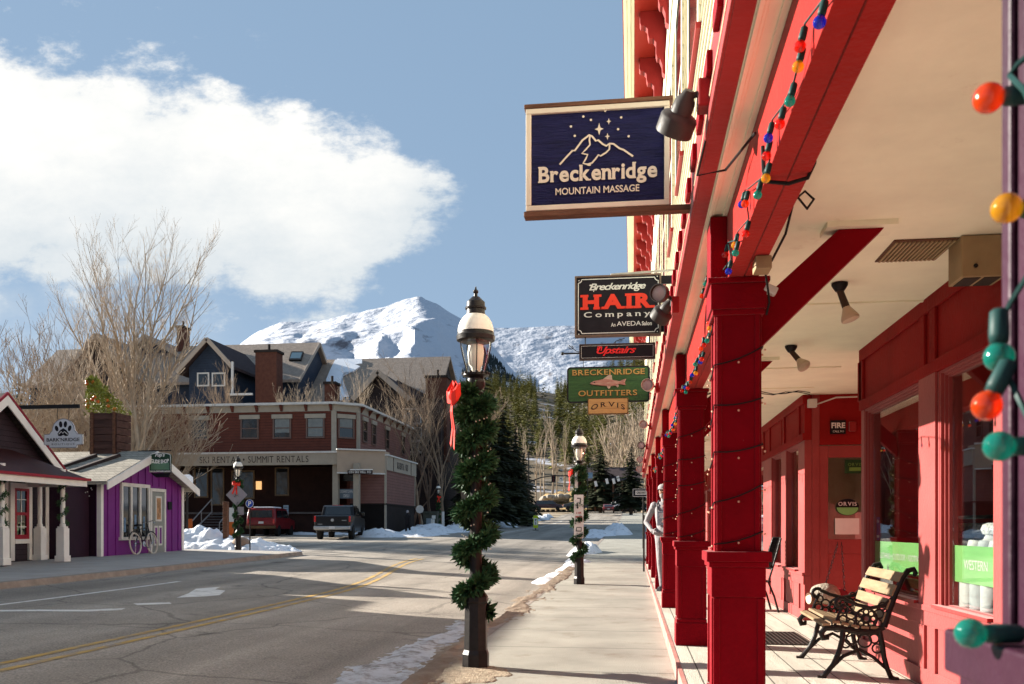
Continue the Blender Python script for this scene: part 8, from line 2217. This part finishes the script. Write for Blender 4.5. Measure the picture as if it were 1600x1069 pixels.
for i, (u, d, vt) in enumerate(((846, 190, 655), (853, 196, 640), (860, 200, 648), (869, 192, 650), (877, 205, 655), (886, 196, 660), (838, 200, 665), (828, 190, 660), (818, 186, 668), (864, 215, 635), (892, 210, 670), (806, 200, 660))):
    place_bare(ASP[i % 3], u, 795, d, vt, 'pale slim aspen in the grove behind the traffic signal', M['bark_pale'], i*1.1, 1.0, 'aspens behind the traffic signal', 'aspen')
for i, (u, d, vt) in enumerate(((958, 200, 660), (975, 190, 645), (992, 185, 640), (1004, 195, 650), (1016, 190, 655), (966, 215, 640), (985, 220, 630), (948, 225, 665), (1000, 230, 630), (1030, 200, 650))):
    place_bare(FBR[i % 3], u, 797, d, vt, 'pale bare tree in the thicket left of the storefront end', M['bark_pale'], i*1.7, 1.2, 'bare trees left of the storefront end')
# beyond the end of the building, glimpsed between columns
for i, (x, y, h) in enumerate(((9, 44, 9), (14, 52, 11), (7, 60, 10))):
    pr = BR[i]; root = thing('bare_tree', 'bare tree past the end of the boardwalk, glimpsed between the red columns', 'tree', (x, y, grade(y)), 'bare trees past the boardwalk end')
    for me, nm in ((pr[0], 'trunk'), (pr[1], 'crown')):
        o = bpy.data.objects.new(nm, me); col.objects.link(o); o.parent = root
    s = h/pr[2]; root.scale = (s, s, s)

# ------------------------------------------------------------------ end of the street
def street_end():
    # slope of dry grass with a stone wall
    mb = MB(); aa = lin(845, 935, 24); 
    top = [atD(u, 768+(u-890)**2*.004+2*math.sin(u*.3), 195) for u in aa]; bot = [atD(u, 796, 176) for u in aa]; mid = [atD(u, 782+1.5*math.sin(u*.21), 183) for u in aa]
    n = len(aa); mb.v = [tuple(p) for p in bot+mid+top]
    for j in range(2):
        for i in range(n-1): mb.f.append((j*n+i, j*n+i+1, (j+1)*n+i+1, (j+1)*n+i)); mb.m.append(0)
    tag(mb.build('grass_slope', mat('dry golden grass', (.36, .22, .085), .95, .25, .6, .6, 4, c2=(.45, .32, .16)), smooth=True), kind='structure')
    mb = MB(); r = random.Random(6)
    for i in range(70):
        u = 848+r.random()*40; v = 776+r.random()*13-(u-868)*.05; p = atD(u, v, 184-(790-v)*.3); s = r.uniform(.3, .8)
        mb.ball(p, s, 6, 5, (1.2, .8, .8))
    tag(mb.build('stone_wall', mat('pale field stones', (.34, .30, .25), .85, .3, .8), smooth=False), 'rough pale stone retaining wall on the grassy slope at the street end', 'wall')
    # timber building
    root = thing('timber_building', 'low dark timber building with hanging white banners at the end of the street', 'building', tuple(atD(955, 795, 172)))
    a = atD(925, 790, 172); b = atD(992, 742, 172)
    mb = MB(); mb.box(a.x, b.x, a.y+4, a.y+12, a.z-1, b.z-.6); mb.build('wall', M['dark'], root)
    mb = MB(); mb.prism([(a.x-1, a.y-1, b.z-1.2), (a.x-1, a.y+6, b.z+1.8), (a.x-1, a.y+13, b.z-1.2)], (b.x-a.x+2, 0, 0)); mb.build('roof', M['roof_dark'], root)
    for u in (930, 944, 958, 972, 986):
        p = atD(u, 790, 171); mb = MB(); mb.box(p.x-.15, p.x+.15, p.y, p.y+.3, p.z-1, b.z-1); mb.build('post', M['rustwood'], root)
    for u, v in ((931, 756), (948.5, 752), (959, 752), (966, 748)):
        p = atD(u, v, 150); mb = MB(); mb.obox(p, Vector((.97, 0, .24)), Vector((0, 1, 0)), Vector((-.24, 0, .97)), .22, .02, .45); tag(mb.build('banner', M['white']), 'small white banner hanging across the far end of the street', 'banner', 'white banners across the far street')
    # signal mast
    p = atD(826, 800, 124); root = thing('traffic_signal', 'black curved-arm traffic signal mast reaching over the far junction', 'traffic light', tuple(p))
    mb = MB(); t = atD(826, 706, 124); mb.tube([tuple(p-UP*.5), tuple(t)], [.13, .09], 8); mb.build('mast', M['lampiron'], root)
    arm = [atD(u, v, 124) for u, v in ((826, 754), (835, 750), (846, 746), (860, 744), (880, 743), (905, 743))]
    mb = MB(); mb.tube(arm, [.10, .09, .08, .07, .06, .05], 7); mb.tube([atD(826, 716, 124), atD(836, 714, 124), atD(852, 713, 124)], .04, 6); mb.build('arm', M['lampiron'], root)
    for u in (865, 900):
        q = atD(u, 748, 123.8); mb = MB(); mb.box(q.x-.28, q.x+.28, q.y-.15, q.y+.15, q.z-.5, q.z+.5); h = mb.build('signal_head', M['black'], root)
        mb = MB()
        for k in (-.3, 0, .3): mb.lathe((q.x, q.y-.16, q.z+k), [(.11, 0), (.11, .02)], 10, (0, -1, 0))
        mb.build('signal_lens', mat('dark signal lens', (.10, .02, .02), .3, .2, 3), h)
    q = atD(877, 749, 123.7); mb = MB(); mb.box(q.x-.24, q.x+.24, q.y, q.y+.03, q.z-.32, q.z+.32); sgn = mb.build('turn_sign', M['white'], root); pl = Plane2((q.x-.24, q.y-.002, q.z-.32)); mb = MB(); stroke(mb, pl, [(.33, .1), (.33, .38), (.26, .46), (.16, .44)], .06, .004); poly2(mb, pl, [(.2, .56), (.2, .32), (.06, .44)][::-1], .004); mb.build('arrow', M['signblack'], sgn)
    for (u, v0, v1, d, lab) in ((918, 796, 726, 112, 'tall thin dark pole with a pale blue street sign right of the second lamp'), (1004-35, 799, 770, 140, 'dark pole beside the pale cars at the far right')):
        p = atD(u, v0, d); t = atD(u, v1, d); root = thing('sign_post', lab, 'post', tuple(p)); mb = MB(); mb.tube([tuple(p), tuple(t)], .07, 7); mb.build('pole', M['lampiron'], root)
        if u < 930:
            q = atD(922, 743, d); mb = MB(); mb.box(q.x-.32, q.x+.32, q.y-.05, q.y-.02, q.z-.36, q.z+.36); mb.build('panel', mat('pale blue sign', (.22, .32, .42), .5, .1, 3), root)
    # string of low posts
    p = atD(1003, 799, 60)
street_end()

# ------------------------------------------------------------------ people
def limb(mb, a, b, r0, r1, n=10, mid=None):
    a = Vector(a); b = Vector(b)
    pts = [a.lerp(b, t) for t in lin(0, 1, 4)]
    rs = [r0+(r1-r0)*t for t in lin(0, 1, 4)]
    if mid: rs[1] *= mid
    mb.tube(pts, rs, n); mb.ball(a, r0, n, 6); mb.ball(b, r1, n, 6)
def remesh(o, vox, it=6, fac=.5):
    m = o.modifiers.new('remesh', 'REMESH'); m.mode = 'VOXEL'; m.voxel_size = vox; m.use_smooth_shade = True
    s = o.modifiers.new('smooth', 'SMOOTH'); s.iterations = it; s.factor = fac
def hand(mb, wrist, fwd, side, n_, s=1.0, curl=.5):
    """palm, five unequal bent fingers; fwd = finger direction, side = towards the thumb, n_ = back of the hand"""
    w = Vector(wrist); fwd = Vector(fwd).normalized(); side = Vector(side).normalized(); n_ = Vector(n_).normalized()
    c = w+fwd*.05*s
    mb.obox(c, side, fwd, n_, .040*s, .050*s, .014*s); mb.ball(c, .034*s, 8, 6, (1, 1, 1))
    for k, (off, L_) in enumerate(((.030, .068), (.010, .078), (-.010, .072), (-.030, .056))):
        p = w+fwd*.098*s+side*off*s; q = p+(fwd*math.cos(curl*.5)-n_*math.sin(curl*.5))*L_*.5*s; e = q+(fwd*math.cos(curl*1.3)-n_*math.sin(curl*1.3))*L_*.5*s
        mb.tube([p-fwd*.02*s, p, q, e], [.0105*s, .010*s, .0095*s, .008*s], 7)
    t0 = w+fwd*.03*s+side*.035*s; t1 = t0+(fwd*.6+side*.7-n_*.25).normalized()*.034*s; t2 = t1+(fwd*.9+side*.25-n_*.35).normalized()*.03*s
    mb.tube([t0, t1, t2], [.0135*s, .012*s, .009*s], 7)
def standing_person():
    """pale grey figure leaning by the fourth column, facing the street, one hand at the waist"""
    gm = mat('pale grey work shirt', (.27, .255, .26), .75, .14, 5, .5, 25); sk = mat('weathered skin', (.27, .15, .10), .7, .1, 10); dk = mat('dark strap', (.10, .10, .11), .6, .2, 10)
    root = thing('person', 'person in pale grey overalls and cap, half hidden by a far red column', 'person', (0, 0, 0))
    # local: faces -y towards the camera with a slight turn; x to the right
    body = MB()
    for s in (-1, 1):
        limb(body, (s*.10, 0, .98), (s*.115, -.02, .52), .102, .070, 12, 1.02); limb(body, (s*.115, -.02, .52), (s*.12, .02, .10), .070, .052, 12, 1.06)
    body.tube([(0, 0, .92), (0, 0, 1.02), (0, .0, 1.14), (0, -.01, 1.28), (0, 0, 1.42), (0, .01, 1.52)], [.15, .165, .150, .165, .165, .10], 16)
    for v in range(len(body.v)):
        x, y, z = body.v[v]
        if z > .9: body.v[v] = (x*1.08, y*.74, z)
    body.ball((0, 0, 1.0), .15, 12, 8, (1.12, .8, .8))
    for s in (-1, 1): body.ball((s*.19, 0, 1.46), .075, 10, 8)
    limb(body, (-.20, 0, 1.46), (-.36, .02, 1.19), .062, .050, 10); limb(body, (-.36, .02, 1.19), (-.19, -.15, 1.03), .048, .034, 10)      # arm akimbo, hand at the waist
    limb(body, (.20, 0, 1.46), (.27, -.03, 1.16), .062, .050, 10); limb(body, (.27, -.03, 1.16), (.20, -.20, 1.02), .048, .034, 10)
    body.tube([(0, .01, 1.50), (0, .0, 1.62)], [.062, .055], 10)
    body.ball((0, -.01, 1.70), .088, 16, 12, (.88, 1.02, 1.28)); body.ball((0, -.05, 1.645), .055, 12, 8, (.9, .9, .8))
    body.tube([(0, -.088, 1.735), (0, -.116, 1.695), (0, -.098, 1.685)], [.010, .016, .014], 8)
    for s in (-1, 1): body.ball((s*.083, .0, 1.70), .024, 8, 6, (.4, .8, 1.2))
    hand(body, (-.185, -.155, 1.025), (.75, -.25, -.35), (.1, -.3, .9), (-.3, -.9, -.1), 1.05, .7); hand(body, (.20, -.20, 1.02), (-.75, -.3, -.2), (-.1, -.2, .95), (.2, -.9, .2), 1.05, .8)
    o = body.build('body', gm, root, smooth=True); remesh(o, .0085, 4, .5)
    # face patch is skin: a close mask over the front of the head with eyes and mouth
    f = MB(); f.ball((0, -.022, 1.69), .089, 18, 14, (.85, .96, 1.10)); o = f.build('face', sk, root, smooth=True)
    f = MB(); f.tube([(0, -.095, 1.725), (0, -.122, 1.692), (0, -.104, 1.682)], [.010, .016, .013], 8)
    o2 = f.build('nose', sk, o, smooth=True)
    f = MB()
    for s in (-1, 1): f.ball((s*.030, -.099, 1.715), .0095, 8, 6)
    f.tube([(-.022, -.104, 1.642), (0, -.110, 1.640), (.022, -.104, 1.642)], .005, 6); f.build('eyes', dk, o)
    f = MB(); f.ball((0, -.04, 1.635), .074, 14, 10, (.86, .92, .85)); f.build('beard', mat('pale grey beard', (.34, .31, .29), .9, .2, 30, .5, 60), root, smooth=True)
    f = MB(); f.lathe((0, 0, 1.735), [(.098, 0), (.101, .025), (.092, .06), (.06, .088), (.001, .098)], 18); f.prism([(-.075, -.07, 1.738), (-.06, -.155, 1.728), (.06, -.155, 1.728), (.075, -.07, 1.738)], (0, 0, .012)); f.build('cap', mat('grey cap', (.30, .28, .28), .8, .1, 10), root, smooth=True)
    f = MB()  # bib and straps
    f.prism([(-.11, -.128, 1.12), (.11, -.128, 1.12), (.09, -.150, 1.36), (-.09, -.150, 1.36)], (0, .02, 0)); b = f.build('overall_bib', mat('grey overalls', (.17, .185, .22), .8, .15, 8, .4, 40), root, bevel=.006)
    f = MB()
    for s in (-1, 1): f.tube([(s*.08, -.14, 1.35), (s*.10, -.10, 1.48), (s*.10, 0, 1.545), (s*.08, .10, 1.46)], .014, 6)
    f.build('strap', dk, b)
    f = MB(); f.box(-.05, .05, -.158, -.151, 1.24, 1.33); f.build('pocket', gm, b)
    for s in (-1, 1):
        f = MB(); f.tube([(s*.12, .06, .045), (s*.12, -.06, .045), (s*.125, -.17, .035)], [.046, .05, .036], 10); f.ball((s*.12, .05, .05), .05, 10, 8); f.box(s*.12-.045, s*.12+.045, -.19, .09, .0, .02); f.build('boot', dk, root, smooth=True)
    p = atY(1025, 920, 16.75); root.location = (.655, 16.74, BW); root.scale = (1.06, 1.06, 1.08); root.rotation_euler = (0, R(-3.0), R(-22))
standing_person()
def walker(label, u, v, d, coat, legs, stride=.16, rz=0, h=1.72, hood=False):
    cm = mat(label[:14]+' coat', coat, .8, .2, 5); lm = mat(label[:14]+' trousers', legs, .8, .2, 5)
    root = thing('person', label, 'person', (0, 0, 0)); body = MB()
    for s in (-1, 1):
        y = s*stride; limb(body, (s*.09, 0, .92), (s*.10, y*.6-.03, .50), .095, .066, 8); limb(body, (s*.10, y*.6-.03, .50), (s*.10, y, .06), .064, .045, 8); limb(body, (s*.10, y+.03, .05), (s*.11, y-.13, .04), .045, .038, 8)
    body.tube([(0, 0, .88), (0, 0, 1.0), (0, .0, 1.15), (0, 0, 1.30), (0, 0, 1.42), (0, 0, 1.50)], [.15, .165, .165, .175, .165, .08], 12)
    for s in (-1, 1):
        limb(body, (s*.19, 0, 1.40), (s*.25, -s*stride*.5, 1.12), .065, .052, 8); limb(body, (s*.25, -s*stride*.5, 1.12), (s*.24, -s*stride*.9-.06, .90), .05, .036, 8)
        hand(body, (s*.24, -s*stride*.9-.06, .89), (0, -.15, -1), (0, -1, .1), (s, 0, 0), 1.0, .6)
    body.tube([(0, 0, 1.46), (0, 0, 1.56)], [.06, .055], 8); body.ball((0, 0, 1.635), .088, 12, 9, (.88, 1.0, 1.25))
    o = body.build('body', cm, root, smooth=True); remesh(o, .016, 3)
    f = MB(); f.lathe((0, .0, .0), [(.001, .90), (.172, .88), (.178, 1.1), (.18, 1.3), (.16, 1.44), (.09, 1.50)], 12); f.build('coat', cm, root, smooth=True)
    f = MB(); f.ball((0, .015, 1.665), .098, 12, 8, (.92, 1.0, 1.05)); f.build('hair', mat(label[:14]+' hair', (.09, .07, .06) if not hood else (.25, .24, .26), .9, .2, 10), root, smooth=True)
    f = MB(); f.ball((0, -.055, 1.63), .06, 10, 8, (.95, .6, 1.2)); f.build('face', mat(label[:14]+' skin', (.40, .27, .20), .6, .1, 10), root, smooth=True)
    p = atD(u, v, d); root.location = p; root.rotation_euler = (0, 0, R(rz)); k = h/1.74; root.scale = (k, k, k)
walker('person in a long dark coat walking beside the rental building corner', 637, 842, 56.5, (.014, .012, .014), (.016, .015, .018), .12, 150, 1.78, True)
walker('person in black walking at the snowy street edge, nearer of the pair', 822, 811, 135, (.012, .012, .014), (.014, .014, .018), .15, 175)
walker('person in dark clothes walking by the far kerb, right of the pair', 834, 808, 140, (.02, .016, .02), (.02, .02, .03), .15, 170)
